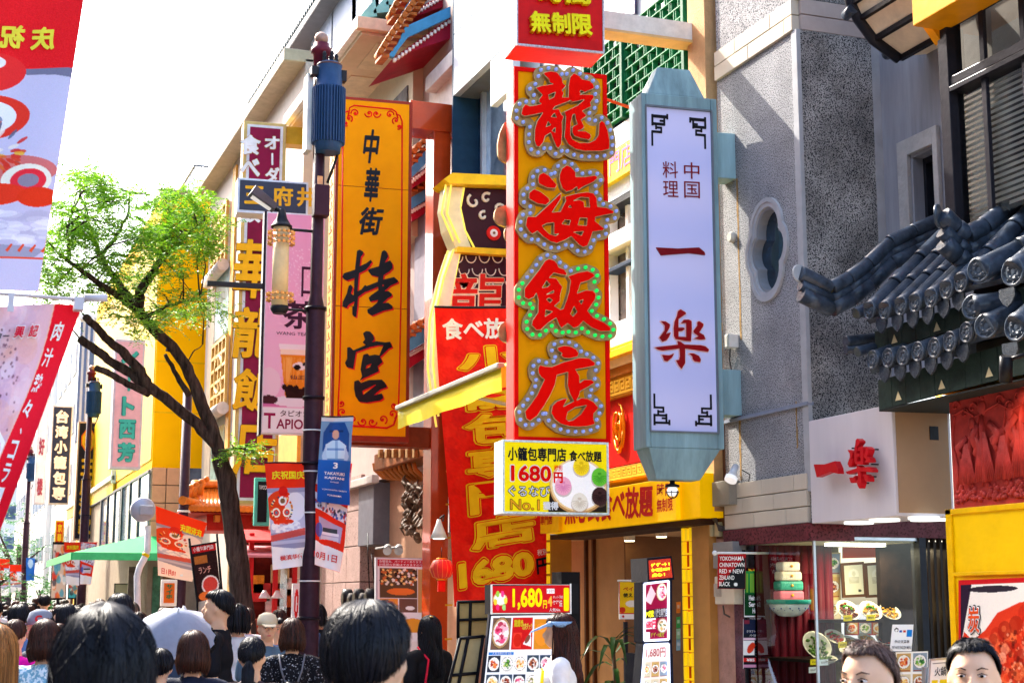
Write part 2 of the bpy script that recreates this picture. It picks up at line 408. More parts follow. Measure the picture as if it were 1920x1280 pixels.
# ---------------------------------------------------------------- traced brush characters
G_LONG = ([[(430,150),(520,130),(600,145),(665,220),(675,280),(715,320),(665,375),(690,410),(670,458),(745,458),(765,505),(660,545),(580,575),(550,610),(625,605),(660,680),(690,700),(665,770),(668,900),(655,1050),(620,1105),(590,1080),(540,960),(520,905),(455,945),(430,1030),(380,1085),(340,1075),(315,1000),(320,860),(350,760),(420,655),(300,680),(190,700),(150,670),(165,590),(200,545),(260,570),(330,560),(400,540),(370,520),(375,480),(415,430),(330,340),(400,315),(550,293),(505,275),(500,235),(440,180)],
 [(742,460),(745,300),(765,200),(810,155),(870,185),(920,235),(1010,250),(1060,300),(1072,345),(960,395),(890,425),(1050,425),(1070,460),(1020,530),(1035,575),(920,630),(975,695),(905,745),(945,830),(920,862),(865,880),(960,885),(1020,920),(1032,960),(1005,995),(900,975),(815,945),(790,905),(790,840),(805,820),(855,795),(835,740),(825,670),(800,680),(775,780),(770,930),(800,990),(880,1030),(1000,1030),(1080,995),(1120,930),(1130,780),(1160,750),(1200,780),(1240,880),(1262,1000),(1260,1110),(1160,1135),(950,1135),(830,1110),(740,1050),(690,960),(700,850),(710,700),(690,640),(860,560),(940,490),(800,520),(745,490)]],
 [[(495,430),(580,395),(560,455),(505,485)],[(530,705),(570,660),(590,710)],[(465,830),(490,765),(520,805)],[(540,880),(580,840),(575,900)],[(890,395),(900,372),(945,392),(905,408)]])
G_KAI = ([[(375,215),(430,190),(500,230),(600,345),(580,390),(480,385),(370,330),(360,270)],
 [(250,440),(310,395),(400,435),(500,515),(510,560),(460,600),(350,580),(245,520)],
 [(630,220),(660,140),(720,98),(780,120),(835,190),(835,245),(950,245),(1080,225),(1115,260),(1060,310),(930,370),(860,420),(850,370),(790,415),(720,435),(665,390),(630,290)],
 [(230,740),(330,745),(420,660),(530,560),(655,440),(650,520),(540,690),(640,680),(710,545),(700,490),(860,450),(980,435),(1060,450),(1100,510),(1110,620),(1220,630),(1310,670),(1315,705),(1200,725),(1085,750),(1080,800),(1190,890),(1190,915),(1050,935),(1030,1000),(985,1110),(930,1130),(880,1100),(780,995),(700,1040),(600,1080),(520,1060),(420,990),(355,925),(290,965),(240,920),(205,860),(215,780)]],
 [[(415,860),(470,830),(560,820),(560,970),(620,960),(580,985),(500,960),(440,900)],[(665,835),(700,785),(770,790),(750,850)],[(865,850),(890,760),(980,765),(970,855)],[(810,940),(930,930),(905,980)],[(810,545),(900,500),(1000,510),(1010,625),(945,620),(940,560),(880,530)],[(745,625),(765,605),(780,630)]])
G_HAN = ([[(450,150),(500,125),(570,150),(605,190),(620,235),(690,260),(725,310),(720,340),(560,305),(505,365),(590,370),(630,430),(670,480),(640,590),(640,660),(570,720),(640,765),(680,750),(720,640),(750,540),(770,400),(735,345),(860,300),(980,278),(1060,310),(1075,350),(1000,400),(900,430),(855,560),(960,520),(1050,525),(1090,570),(1080,640),(985,780),(1050,860),(1200,930),(1275,990),(1270,1035),(1150,1040),(1030,990),(930,910),(870,980),(810,1000),(735,940),(655,1000),(625,960),(590,870),(480,940),(400,1020),(340,1025),(280,960),(290,900),(360,800),(365,650),(340,560),(310,610),(240,640),(190,610),(190,500),(260,410),(370,270)]],
 [[(415,490),(470,405),(510,450),(480,480)],[(470,575),(560,528),(556,552)],[(470,640),(500,620),(540,645),(510,675)],[(460,770),(540,790),(450,850)],[(880,660),(930,640),(905,695)],[(770,820),(815,725),(850,790),(800,850)]])
G_TEN = ([[(600,130),(680,103),(770,112),(840,150),(875,200),(860,245),(760,268),(690,262),(645,225),(665,205),(610,165)],
 [(360,390),(385,345),(450,365),(530,370),(680,310),(880,255),(1000,260),(1080,320),(1075,360),(980,380),(835,405),(880,480),(885,570),(940,530),(1030,530),(1075,570),(1000,620),(890,680),(880,730),(850,790),(900,760),(980,765),(1060,810),(1120,880),(1110,910),(1060,960),(1060,1030),(1080,1090),(980,1120),(860,1125),(760,1120),(650,1090),(570,1030),(525,950),(540,860),(600,800),(680,770),(735,765),(680,870),(810,800),(760,710),(730,600),(735,440),(600,475),(575,600),(520,720),(440,860),(350,990),(260,1055),(210,1020),(195,930),(260,850),(350,720),(440,530),(400,500),(365,450)]],
 [[(715,1020),(735,940),(830,880),(970,855),(900,960),(800,1040),(740,1050)]])
G_KEI = ([[(405,95),(450,75),(510,110),(515,140),(470,200),(450,360),(560,310),(640,250),(660,285),(620,350),(560,420),(440,480),(420,700),(415,790),(480,760),(540,680),(570,700),(760,625),(770,540),(650,515),(590,430),(620,405),(780,360),(830,110),(870,85),(910,110),(940,190),(880,300),(970,260),(1010,320),(1015,390),(960,450),(860,510),(850,590),(1040,545),(1110,610),(1100,640),(980,690),(870,790),(940,785),(1000,830),(1000,870),(930,910),(840,990),(940,985),(1010,1040),(1015,1090),(860,1120),(660,1205),(590,1160),(580,1100),(660,1060),(750,980),(770,935),(630,965),(605,900),(640,860),(770,770),(765,710),(580,790),(540,800),(420,890),(410,1060),(390,1230),(350,1220),(325,1180),(325,1050),(350,1045),(360,960),(260,1020),(230,1075),(160,1050),(160,970),(230,830),(260,700),(300,670),(330,730),(300,830),(350,860),(360,560),(240,605),(180,580),(150,540),(180,480),(370,420),(395,200)]], [[(835,690),(855,665),(868,690),(848,710)]])
G_GU = ([[(355,95),(390,68),(440,75),(480,120),(490,170),(460,200),(520,190),(620,205),(680,195),(705,260),(660,280),(560,380),(590,440),(530,490),(545,550),(440,600),(360,635),(310,668),(345,610),(325,530),(340,440),(360,350),(410,338),(430,365),(500,350),(550,360),(600,240),(530,240),(440,260),(270,320),(240,520),(160,500),(138,450),(165,400),(165,265),(200,260),(240,300),(390,235),(350,205),(380,170)],
 [(250,670),(300,655),(330,690),(430,655),(580,650),(620,690),(645,740),(560,770),(480,840),(580,815),(600,870),(560,900),(400,925),(310,915),(265,850),(248,760)]],
 [[(385,525),(395,480),(460,455),(440,500)],[(345,785),(500,710),(515,712),(355,835)]])
G_RAKU = ([[(470,210),(515,180),(600,235),(605,260),(475,345),(475,495),(560,490),(585,515),(540,550),(475,555),(475,650),(610,655),(610,415),(520,420),(570,360),(650,355),(700,380),(705,500),(690,725),(600,720),(430,690),(400,640),(395,500),(410,390),(450,300)],
 [(175,382),(260,390),(330,440),(325,490),(260,605),(345,575),(310,660),(270,710),(205,735),(150,665),(240,540),(245,460)],
 [(800,400),(830,380),(905,430),(900,470),(830,575),(910,620),(940,690),(860,700),(745,680),(825,640),(740,580),(735,550),(800,460)],
 [(75,832),(470,785),(460,720),(510,735),(580,785),(860,795),(940,815),(1000,870),(985,905),(900,895),(590,850),(590,1100),(530,1200),(480,1140),(435,1050),(490,1045),(505,980),(495,850),(210,885),(130,870)],
 [(195,960),(320,970),(400,935),(370,1000),(290,1070),(240,1060)],
 [(660,935),(740,935),(830,980),(860,1040),(850,1085),(760,1070),(720,1030),(720,990)]], [])
G_ICHI = ([[(100,27),(490,47),(870,27),(970,110),(985,165),(690,130),(420,150),(190,170)]], [])
# ---------------------------------------------------------------- materials
GRAN = M('a2a2a4', .85, var=.22, scale=2, bump=.35, fine=('33363e', 120, .455))
GRAND = M('aaa6a2', .85, var=.45, scale=2.2, bump=.4, fine=('202226', 125, .475))
CREAM = M('cabfac', .7, var=.06, scale=3, bump=.15, streak=True)
TRIM = M('acacae', .8, var=.12, scale=5)
TEAL = M('8fb0b6', .6, var=.3, scale=5, bump=.1, streak=True)
WHITE = M('e8e8e6', .5, var=.05); STEEL = M('b9bcc0', .35, 1); DARKM = M('24262c', .4, var=.2)
RED = M('f00800', .5, var=.06, spec=.05); REDM = M('c21a12', .45, var=.1); GOLD = M('e0a020', .35, .3, var=.15)
YEL = M('f8c800', .45, var=.05); YELD = M('e8ac00', .5, var=.08); BLACK = M('121218', .5, var=.3)
ORNG = M('ff9c00', .5, spec=.05, var=.1, scale=1.6, bump=.02); BRONZE = M('8a6c50', .38, .6, var=.2, scale=20)
PURP = M('3a2430', .42, .2, var=.2, scale=12); NAVY = M('2c4a72', .45, var=.14, scale=9)
MAROON = M('8e1440', .5, var=.16, scale=2); ROOFT = M('3a4452', .34, var=.4, scale=14, bump=.12, coat=.3)
# ---------------------------------------------------------------- ground
def sheet(name, x0, x1, y0, y1, z, mat):
    return struct(MB().add([(x0,y0,z),(x1,y0,z),(x1,y1,z),(x0,y1,z)], [(0,1,2,3)]).build(name, mat))
sheet('ground', -900, 900, -300, 1500, -.02, M('6c6a66', .9, scale=.5))
sheet('road', -4.2, 2.9, -20, 300, 0, M('55524e', .9, scale=1.5, bump=.2, fine=('3a3836', 90, .45)))
def pav():
    mb = MB(); mb.box(2.9, 6.5, -20, 300, 0, .12); mb.box(-9, -4.2, -20, 300, 0, .12)
    o = struct(mb.build('pavement', M('9a8f86', .85, scale=2, bump=.1)))
    a = MB().box(-.29, .29, -.29, .29, 0, .015).mesh('paving_slab'); a.materials.append(M('a89888', .8, scale=7))
    for i in range(6):
        for j in range(40):
            s = bpy.data.objects.new('paving_slab', a); COL.objects.link(s); s.parent = o; s.location = (3.2+i*.6, 4+j*.6, .118)
pav()
# ================================================================ tall sign with four bulb-ringed characters
fr = FY(963, 826, 9.8); D = .2
T = thing('vertical_sign', 'tall orange restaurant sign with four huge red characters ringed by light bulbs', 'shop sign', fr)
W = fr.px(1140, 500)[0]; Ht = fr.px(1050, 134)[1]
mb = MB(); mb.box(0, W, 0, D, 0, Ht); mb.build('cabinet', M('e22a20', .35, var=.05), T, bevel=.006)
MB().box(.03, W-.03, -.006, 0, .03, Ht-.03).build('face_panel', M('ffa200', .6, var=.08, scale=2, spec=.04), T)
fb = MB()
for a in ((0, W, Ht-.03, Ht), (0, W, 0, .03)): fb.box(a[0], a[1], -.018, .004, a[2], a[3])
for a in ((0, .03), (W-.03, W)): fb.box(a[0], a[1], -.018, .004, .03, Ht-.03)
fb.build('frame', RED, T)
BULB = M('8c9ef0', .15, var=.4, scale=120, bump=0, emit=.1); BULBG = M('18d858', .15, var=.3, scale=110, bump=0, emit=.2)
PLATE = M('b08e5c', .45, .35, var=.25, scale=16, bump=.06)
def bulb_mesh(m):
    mb = MB(); mb.lathe(0, 0, [(.0128, 0), (.0138, -.008), (.012, -.02), (.007, -.026), (.002, -.028)], 10, 'y'); me = mb.mesh('bulb'); me.materials.append(m); return me
BM, BG_ = bulb_mesh(BULB), bulb_mesh(BULBG)
for G, oy, lab in ((G_LONG, 120, 0), (G_KAI, 300, 0), (G_HAN, 470, 1), (G_TEN, 635, 0)):
    sh = Shape(*G)
    tf = lambda x, y, oy=oy: fr.px(950+x/6.738, oy+y/6.738, -.02)
    cx = W/2
    tb = lambda x, y, tf=tf: (W-tf(x, y)[0], tf(x, y)[1])
    sh.mesh(tf, -.045, -.02, 102, holes=False).build('bulb_plate', PLATE, T)
    sh.mesh(tb, D+.03, D+.06, 102, holes=False).build('bulb_plate', PLATE, T)
    ch = sh.mesh(tf, -.086, -.046, 0).build('character', M('c8a878', .3, .8, var=.1), T)
    sh.mesh(tf, -.092, -.0865, -6).build('character_face', M('ff0a02', .6, var=.08, spec=.03), ch)
    out_ = max(sh.loops(102), key=len); E_s = sd_poly(out_, sh.X, sh.Y)-104
    fk = sh.f.copy(); sh.f = np.minimum(E_s-10, -(fk+14)); sh.mesh(tf, -.0475, -.046, 0).build('orange_infill', M('ffa200', .6, var=.08, scale=2, spec=.04), T)['kind'] = 'stuff'; sh.f = fk
    for lp in sh.raw(54):
        if len(lp) < 60: continue
        P = np.array(lp+[lp[0]]); seg = np.hypot(*np.diff(P, axis=0).T); cs = np.concatenate([[0], np.cumsum(seg)])
        k = max(3, round(cs[-1]/97))
        for q in np.arange(k)*cs[-1]/k:
            x, y = np.interp(q, cs, P[:, 0]), np.interp(q, cs, P[:, 1])
            jj, ii = int((y-sh.y0)/sh.st), int((x-sh.x0)/sh.st)
            if E_s[jj, ii] > -22: continue
            gr = lab and not (y < 370 and x < 800)
            b = bpy.data.objects.new('bulb', BG_ if gr else BM); COL.objects.link(b); b.parent = T
            X, Z = tf(x, y); b.location = (X, -.046, Z)
# ================================================================ red sign above
fr = FY(967, 86, 9.8)
T = thing('hanging_sign', 'bright red boxed sign with yellow block characters above the bulb-ringed sign', 'shop sign', fr)
W = fr.px(1132, 60)[0]; MB().box(0, W, 0, .3, 0, 1.0).build('cabinet', M('e01810', .35, var=.05), T, bevel=.004)
MB().box(.015, W-.015, -.008, 0, .02, .97).build('face_panel', M('d40c0c', .4, var=.1, scale=8), T)
led = MB()
for i in range(60): led.box(W*i/60+.002, W*(i+1)/60-.002, -.018, .0, 0, .014)
for i in range(80): led.box(0, .012, -.018, .0, .016+i*.0125, .026+i*.0125)
for i in range(80): led.box(W-.01, W, -.018, .0, .016+i*.0125, .026+i*.0125)
led.build('light_strip', M('c8ccd8', .3, var=.3, scale=50, emit=.03), T)
sf = Surf(fr, (993, 20), (1110, 28), (1112, 68), (996, 60), -.05)
for c, a, b in (('無', 0, .33), ('制', .335, .65), ('限', .66, 1)):
    sf.text(c, a, 0, b, 1, M('e8a000', .4), T, bold=.045, depth=.04, name='character')
    sf.text(c, a+.01, 0.02, b-.01, .98, M('fff000', .4), T, bold=.03, h=.004, name='character_face')
sf = Surf(fr, (1010, -30), (1108, -22), (1108, 9), (1012, 2), -.05)
for c, a, b in (('時', 0, .48), ('間', .52, 1)): sf.text(c, a, 0, b, 1, M('f8e000', .4), T, bold=.045, depth=.04, name='character')
# beam that carries it
fb_ = FY(1133, 62, 9.95, 0)
T = thing('sign_beam', 'peeling white steel beam holding the signs out from the stone pillar', 'beam', fb_)
x1 = fb_.px(1358, 60)[0]; z0 = fb_.px(1240, 68)[1]; z1 = fb_.px(1240, 35)[1]
mb = MB(); mb.box(-.1, x1, 0, .16, z0, z1); mb.build('beam', M('e2dcd2', .6, var=.12, scale=12), T, bevel=.004)
MB().box(-.1, x1, -.01, .17, z0-.02, z0).build('lower_flange', M('d8b078', .6), T)
for k in range(4):
    px_ = [1318, 1323, 1329, 1336][k]
    o = MB().tube([fb_.px(px_-8, 42, -.05)[0:1]+(-.03,)+fb_.px(px_-8, 42)[1:], fb_.px(px_, 60, -.05)[0:1]+(-.06,)+fb_.px(px_, 60)[1:], fb_.px(px_+6, 120)[0:1]+(.02,)+fb_.px(px_+6, 120)[1:], fb_.px(px_+8, 230)[0:1]+(.05,)+fb_.px(px_+8, 230)[1:]], .004, 6).build('cable', M('6a6058', .6), T)
fo = FY(1135, 185, 10.2, 0)
T = thing('brace_rod', 'thin orange rod bracing the bulb-ringed sign in front of the green lattice', 'rod', fo)
a = fo.px(1135, 186); b = fo.px(1180, 198); MB().tube([(a[0], 0, a[1]), (b[0]+.3, .0, b[1]-.08)], .012, 8).build('rod', M('d05020', .5), T)
# ================================================================ yellow lit box under the tall sign
fr = FY(942, 962, 9.75)
T = thing('lit_price_sign', 'yellow light box with a steamer of coloured dumplings and price 1680, under the bulb-ringed sign', 'shop sign', fr)
W = fr.px(1141, 900)[0]; Ht = fr.px(1040, 829)[1]-fr.px(1040, 966)[1]
MB().box(0, W, 0, .22, 0, Ht).build('cabinet', M('d8dade', .35, .3, var=.1), T, bevel=.004)
led = MB()
for i in range(90):
    led.box(W*i/90+.001, W*(i+1)/90-.001, -.012, .0, 0, .014); led.box(W*i/90+.001, W*(i+1)/90-.001, -.012, .0, Ht-.014, Ht)
for i in range(54):
    for xx in (0, W-.012): led.box(xx, xx+.012, -.012, 0, .016+i*(Ht-.03)/54, .016+(i+.8)*(Ht-.03)/54)
led.build('light_strip', M('c8d4d8', .3, var=.3, scale=50, emit=.05), T)
sf = Surf(fr, (.014, Ht-.014), (W-.014, Ht-.014), (W-.014, .014), (.014, .014), -.002, px=False)
cv = Cv(220, 150, 'f4dc00'); cv.poly([(.42, 1), (.45, .5), (1, .5), (1, 1)], '201810').disc(.72, .62, .285, 'b88850', .4).disc(.72, .6, .275, 'e8c890', .385).disc(.72, .6, .255, 'f4f0ec', .36)
for x, y, c, c2 in ((.75, .33, 'f0d020', 'c8a000'), (.57, .62, 'e8a0b8', 'd070a0'), (.73, .85, 'e0d8c8', 'b8a890'), (.93, .48, '60b830', '2e8818'), (.93, .76, '3a2020', '180808')):
    cv.disc(x, y+.03, .085, '806050', .13, al=.4).disc(x, y, .08, c, .135)
    for k in range(11): a = .15+k*.28; cv.disc(x+.042*math.cos(a), y-.03+.085*math.sin(a), .035, c2, .008, al=.55, ang=a)
    cv.disc(x, y-.05, .02, c2, .02, al=.7)
sf.canvas(cv.speck(.02), T, emit=.05)
sf.text('小籠包専門店', .03, .07, .6, .27, BLACK, T, .03, h=.004); sf.text('食べ放題', .63, .1, .95, .26, BLACK, T, .03, h=.004)
sf.text('1680', .05, .32, .46, .58, M('fff4e8', .5), T, .06, h=.003); sf.text('1680', .06, .335, .45, .565, RED, T, .03, h=.006)
sf.text('円', .475, .42, .565, .58, RED, T, .04, h=.004); sf.text('税別', .48, .32, .56, .4, RED, T, .02, h=.004)
sf.text('ぐるなび', .03, .62, .44, .79, BLACK, T, .06, h=.003); sf.text('ぐるなび', .035, .63, .435, .78, WHITE, T, .005, h=.006)
sf.text('No.1', .05, .82, .34, .98, M('7a4a00', .5), T, .04, h=.003); sf.text('No.1', .055, .83, .335, .97, M('f0a818', .4), T, .01, h=.006)
sf.text('獲得', .37, .85, .52, .97, WHITE, T, .04, h=.004)
# ================================================================ pale blue lantern-shaped sign box
fr = FY(1212, 838, 9.42)
T = thing('lantern_sign', 'pale blue-green lantern-shaped sign box with a glowing white panel and dark red characters', 'shop sign', fr)
xl = 0; xr = fr.px(1360, 838)[0]; xr = (fr.px(1357, 838)[0]+fr.px(1346, 190)[0])/2; Hb = fr.px(1280, 180)[1]; D = .26
mb = MB()
fw, ft = .052, .09
pxl, pxr = fr.px(1216, 500)[0], fr.px(1339, 500)[0]; pzt, pzb = fr.px(1275, 205)[1], fr.px(1280, 808)[1]
mb.box(xl, pxl, 0, D, 0, Hb); mb.box(pxr, xr, 0, D, 0, Hb); mb.box(pxl, pxr, 0, D, pzt, Hb); mb.box(pxl, pxr, 0, D, 0, pzb); mb.box(pxl, pxr, .06, D, pzb, pzt)
mb.build('cabinet', TEAL, T, bevel=.008)
MB().box(pxl-.008, pxr+.008, -.012, .004, pzt, pzt+.012).box(pxl-.008, pxr+.008, -.012, .004, pzb-.012, pzb).box(pxl-.01, pxl, -.012, .004, pzb, pzt).box(pxr, pxr+.01, -.012, .004, pzb, pzt).build('panel_rim', M('707880', .5), T)
# glowing face; light of the tubes behind is put in as colour bands
PN = bpy.data.materials.new('lit_acrylic'); PN.use_nodes = True; n_ = PN.node_tree; b_ = n_.nodes['Principled BSDF']
tc = n_.nodes.new('ShaderNodeTexCoord'); wv = n_.nodes.new('ShaderNodeTexWave'); wv.bands_direction = 'Z'; wv.inputs['Scale'].default_value = .62; wv.inputs['Distortion'].default_value = .6
n_.links.new(tc.outputs['Object'], wv.inputs[0]); rp = n_.nodes.new('ShaderNodeValToRGB'); rp.color_ramp.elements[0].color = lin('a4a8d4')+(1,); rp.color_ramp.elements[1].color = lin('b0b0d6')+(1,)
n_.links.new(wv.outputs[0], rp.inputs[0]); n_.links.new(rp.outputs[0], b_.inputs['Base Color']); n_.links.new(rp.outputs[0], b_.inputs['Emission Color'])
b_.inputs['Emission Strength'].default_value = .07; b_.inputs['Roughness'].default_value = .3
MB().box(pxl, pxr, .012, .03, pzb, pzt).build('lit_panel', PN, T)
cap = MB(); zt = fr.px(1265, 122)[1]; a0, a1 = fr.px(1228, 180)[0]-.05, fr.px(1322, 180)[0]; b0, b1 = fr.px(1240, 120)[0], fr.px(1300, 120)[0]
cap.hexa([(a0, .01, Hb), (a1, .01, Hb), (a1, D-.01, Hb), (a0, D-.01, Hb)], [(b0, .07, zt), (b1, .07, zt), (b1, D-.07, zt), (b0, D-.07, zt)])
cap.build('cap', TEAL, T, bevel=.006)
zb = fr.px(1275, 898)[1]; c0, c1 = fr.px(1236, 898)[0], fr.px(1318, 898)[0]
MB().hexa([(c0, .05, zb), (c1, .05, zb), (c1, D-.05, zb), (c0, D-.05, zb)], [(xl+.02, .0, -.0005), (xr-.03, .0, -.0005), (xr-.03, D, -.0005), (xl+.02, D, -.0005)]).build('tapered_base', TEAL, T, bevel=.005)
for v0, v1 in ((245, 330), (690, 776)):
    z0, z1 = fr.px(1370, v1)[1], fr.px(1370, v0)[1]; MB().box(xr-.002, xr+.16, .06, D-.03, z0, z1).build('bracket', TEAL, T, bevel=.004)
DR = M('7e0c16', .4, var=.05)
sf = Surf(fr, (0, 0), (100, 0), (100, 100), (0, 100), 0)
def tfx(ox, oy, sc, d=0): return lambda x, y: fr.px(ox+x/sc, oy+y/sc, d)
Shape(*G_RAKU).mesh(tfx(1220, 560, 9.14), -.002, .012).build('character', M('9c0c14', .35, var=.15), T)
Shape(*G_RAKU).mesh(tfx(1220, 560, 9.14), .004, .0125, 14).build('character_rim', M('f4c8c8', .4), T)
Shape(*G_ICHI).mesh(tfx(1220, 461, 9.6), -.002, .012).build('character', DR, T)
sp = Surf(fr, (1240, 300), (1312, 303), (1313, 375), (1242, 372), .01)
sp.text('料理', .02, 0, .42, 1, DR, T, .004, vertical=True, h=.004); sp.text('中国', .56, 0, 1, 1, DR, T, .004, vertical=True, h=.004)
# fret corners
fret = [[(0, 0), (0, 1)], [(0, .1), (1, .1)], [(1, 0), (1, .2)], [(0, .3), (.75, .3)], [(.45, .2), (.75, .2)], [(.75, .2), (.75, .42)], [(.2, .42), (.75, .42)], [(.2, .3), (.2, .55)], [(.2, .55), (.6, .55)], [(.6, .42), (.6, .55)]]
fret = [[(0, 0), (0, .32)], [(0, .05), (1, .05)], [(1, .0), (1, .12)], [(.55, .2), (.8, .2)], [(.8, .05), (.8, .32)], [(0, .3), (.8, .3)], [(.25, .3), (.25, .45)], [(.25, .42), (.6, .42)], [(.6, .42), (.6, .56)], [(0, .56), (.6, .56)], [(0, .56), (0, 1)]]
for (u, v, sx, sy) in ((1223, 216, 1, 1), (1322, 222, -1, 1), (1227, 795, 1, -1), (1333, 797, -1, -1)):
    mb = MB()
    for (x0, y0), (x1, y1) in fret:
        p = fr.px(u+sx*x0*28, v+sy*y0*56, .01); q = fr.px(u+sx*x1*28, v+sy*y1*56, .01); h = .006
        mb.box(min(p[0], q[0])-h, max(p[0], q[0])+h, .004+.0004*len(mb.v)/8, .0135, min(p[1], q[1])-h, max(p[1], q[1])+h)
    mb.build('fret_corner', BLACK, T)
lp = (fr.px(1274, 920)[0], .13, fr.px(1274, 898)[1])
mb = MB(); mb.lathe(lp[0], lp[1], [(.018, lp[2]), (.018, lp[2]-.02), (.05, lp[2]-.03), (.05, lp[2]-.045)], 14); mb.build('lamp_collar', DARKM, T)
MB().ball((lp[0], lp[1], lp[2]-.07), .038, 14).build('lamp_globe', M('e8ecec', .2, emit=.2), T)
cg = MB()
for k in range(6):
    q = k*PI/3; cg.tube([(lp[0]+.043*math.cos(q)*math.cos(t), lp[1]+.043*math.sin(q)*math.cos(t), lp[2]-.07-.05*math.sin(t)) for t in [0.0, .4, .8, 1.2, 1.57]], .003, 5)
cg.tube([(lp[0]+.044*math.cos(k*PI/8), lp[1]+.044*math.sin(k*PI/8), lp[2]-.08) for k in range(17)], .003, 5)
cg.build('lamp_cage', DARKM, T)
# ================================================================ stone pillar building
PX0 = 5.2
fr = FX(1520, 985, PX0); yc = fr.o.y       # far-left faces the street; local x = -Y
T = thing('stone_building', 'corner building of speckled grey stone with cream bands and a quatrefoil window', 'building', fr)
fr.o.z = 0; T.location = fr.o
xL = fr.px(1352, 500)[0]           # far end (negative)
def zc(v): return fr.px(1503, v)[1]
zcut = [fr.px(1396, 783)[1], fr.px(1400, 903)[1], fr.px(1400, 991)[1]]
zb0, zb1 = fr.px(1420, 104)[1], fr.px(1420, 46)[1]
# street face plate with quatrefoil hole
cxp, czp = fr.px(1440, 468); rx = (fr.px(1468, 468)[0]-fr.px(1412, 468)[0])/2; rz = (fr.px(1440, 392)[1]-fr.px(1440, 545)[1])/2
def circ(cx, cy, r, ry=None, n=26): ry = ry or r; return [(cx+r*math.cos(2*PI*k/n), cy+ry*math.sin(2*PI*k/n)) for k in range(n)]
K = 1000
qa = [circ(cxp*K, (czp+s_*rz*.48)*K, rx*.72*K, rz*.52*K) for s_ in (-1, 1)]+[circ((cxp+s_*rx*.42)*K, czp*K, rx*.62*K, rz*.42*K) for s_ in (-1, 1)]
recth = [(xL*K, zcut[0]*K), (-.004*K, zcut[0]*K), (-.004*K, zb0*K), (xL*K, zb0*K)]
sh = Shape([recth], [], pad=20, step=9)
qs = np.full(sh.X.shape, -1e9)
for q in qa: qs = np.maximum(qs, sd_poly(q, sh.X, sh.Y))
base = sh.f.copy(); idt = lambda x, y: (x/K, y/K)
sh.f = np.minimum(base, -(qs+20)); sh.mesh(idt, .0, .1, 0).build('street_face', GRAN, T)
def qshape(o, i):
    s2 = Shape(qa, [], pad=150, step=7); f = s2.f.copy(); s2.f = np.minimum(f+o, -(f+i)); return s2
qshape(78, 48).mesh(idt, -.02, .03, 0).build('window_surround', TRIM, T); 
qshape(49, 16).mesh(idt, -.012, .05, 0).build('window_surround_inner', TRIM, T)
qshape(20, -2).mesh(idt, .005, .075, 0).build('window_rim', M('8a8c90', .7), T)
MB().prism([(cxp-rx*1.2, czp-rz*1.2), (cxp+rx*1.2, czp-rz*1.2), (cxp+rx*1.2, czp+rz*1.2), (cxp-rx*1.2, czp+rz*1.2)], .07, .09).build('window_pane', M('20384c', .06, var=.5, scale=9, bump=0, spec=.8), T)
core = MB(); core.box(xL, -.004, .16, .62, zcut[2], 7.2); core.box(xL, 0.0, .003, .16, zb1+.0, 7.2); core.build('core_wall', GRAN, T)
# camera-facing end wall of the pillar
endf = Fr((PX0, yc, 0), 0)
xe = endf.px(1645, 400)[0]
MB().box(.004, xe, -.02, .0, zcut[1], zb0).build('end_face', GRAND, T)
MB().box(.004, xe, -.02, .0, zb1, 7.2).children if 0 else None
e2 = MB(); e2.add([], [])
def endbox(name, x0, x1, y0, y1, z0, z1, m, bevel=0):   # coordinates: X offset, toward camera (-), z
    mb = MB(); mb.box(-y1, -y0, x0, x1, z0, z1); return mb.build(name, m, T, bevel=bevel)
for o in list(T.children):
    if o.name.startswith('end_face'): bpy.data.objects.remove(o)
endbox('end_face', .004, xe, -.03, 0, zcut[1]-.3, zb0, GRAND)
endbox('end_face', .004, xe, -.03, 0, zb1, 7.2, GRAND)
endbox('end_face', xe-.02, xe+.05, -.035, 0, zcut[1], 7.2, TRIM)
# corner trims
MB().box(-.035, .036, -.012, .02, zcut[0], zb0).build('corner_trim', TRIM, T, bevel=.004)
MB().box(-.035, .034, -.010, .02, zcut[2]+.2, zcut[0]-.012).build('corner_trim', TRIM, T)
MB().box(xL, .035, -.02, .03, zcut[0]-.012, zcut[0]+.01).build('ledge', M('8890a0', .6), T)
MB().box(xL, -.0, .0, .16, zcut[1], zcut[0]-.012).build('street_face', GRAN, T)
# cream tiles: band above and courses below, one by one
def courses(z0, z1, rows, xa, xb, w_, end=False, off=.02):
    hh = (z1-z0)/rows
    for r in range(rows):
        x = xa-((r*.37) % 1)*w_
        while x < xb:
            a, b = max(x, xa)+.003, min(x+w_, xb)-.003
            if b-a > .02:
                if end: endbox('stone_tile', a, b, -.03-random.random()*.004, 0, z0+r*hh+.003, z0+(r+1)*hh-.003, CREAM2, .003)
                else: MB().box(a, b, -off-random.random()*.004, .15, z0+r*hh+.003, z0+(r+1)*hh-.003).build('stone_tile', CREAM, T, bevel=.003)
            x += w_
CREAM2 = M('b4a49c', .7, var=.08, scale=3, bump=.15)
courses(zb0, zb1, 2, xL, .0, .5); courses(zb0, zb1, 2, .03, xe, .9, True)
courses(zcut[2], zcut[1], 3, xL, .0, .42)
MB().box(xL, .03, -.03, .3, zcut[2]-.11, zcut[2]).build('lintel', M('6a2c34', .25, var=.2, scale=14, bump=.02, fine=('3c1218', 60, .45)), T)
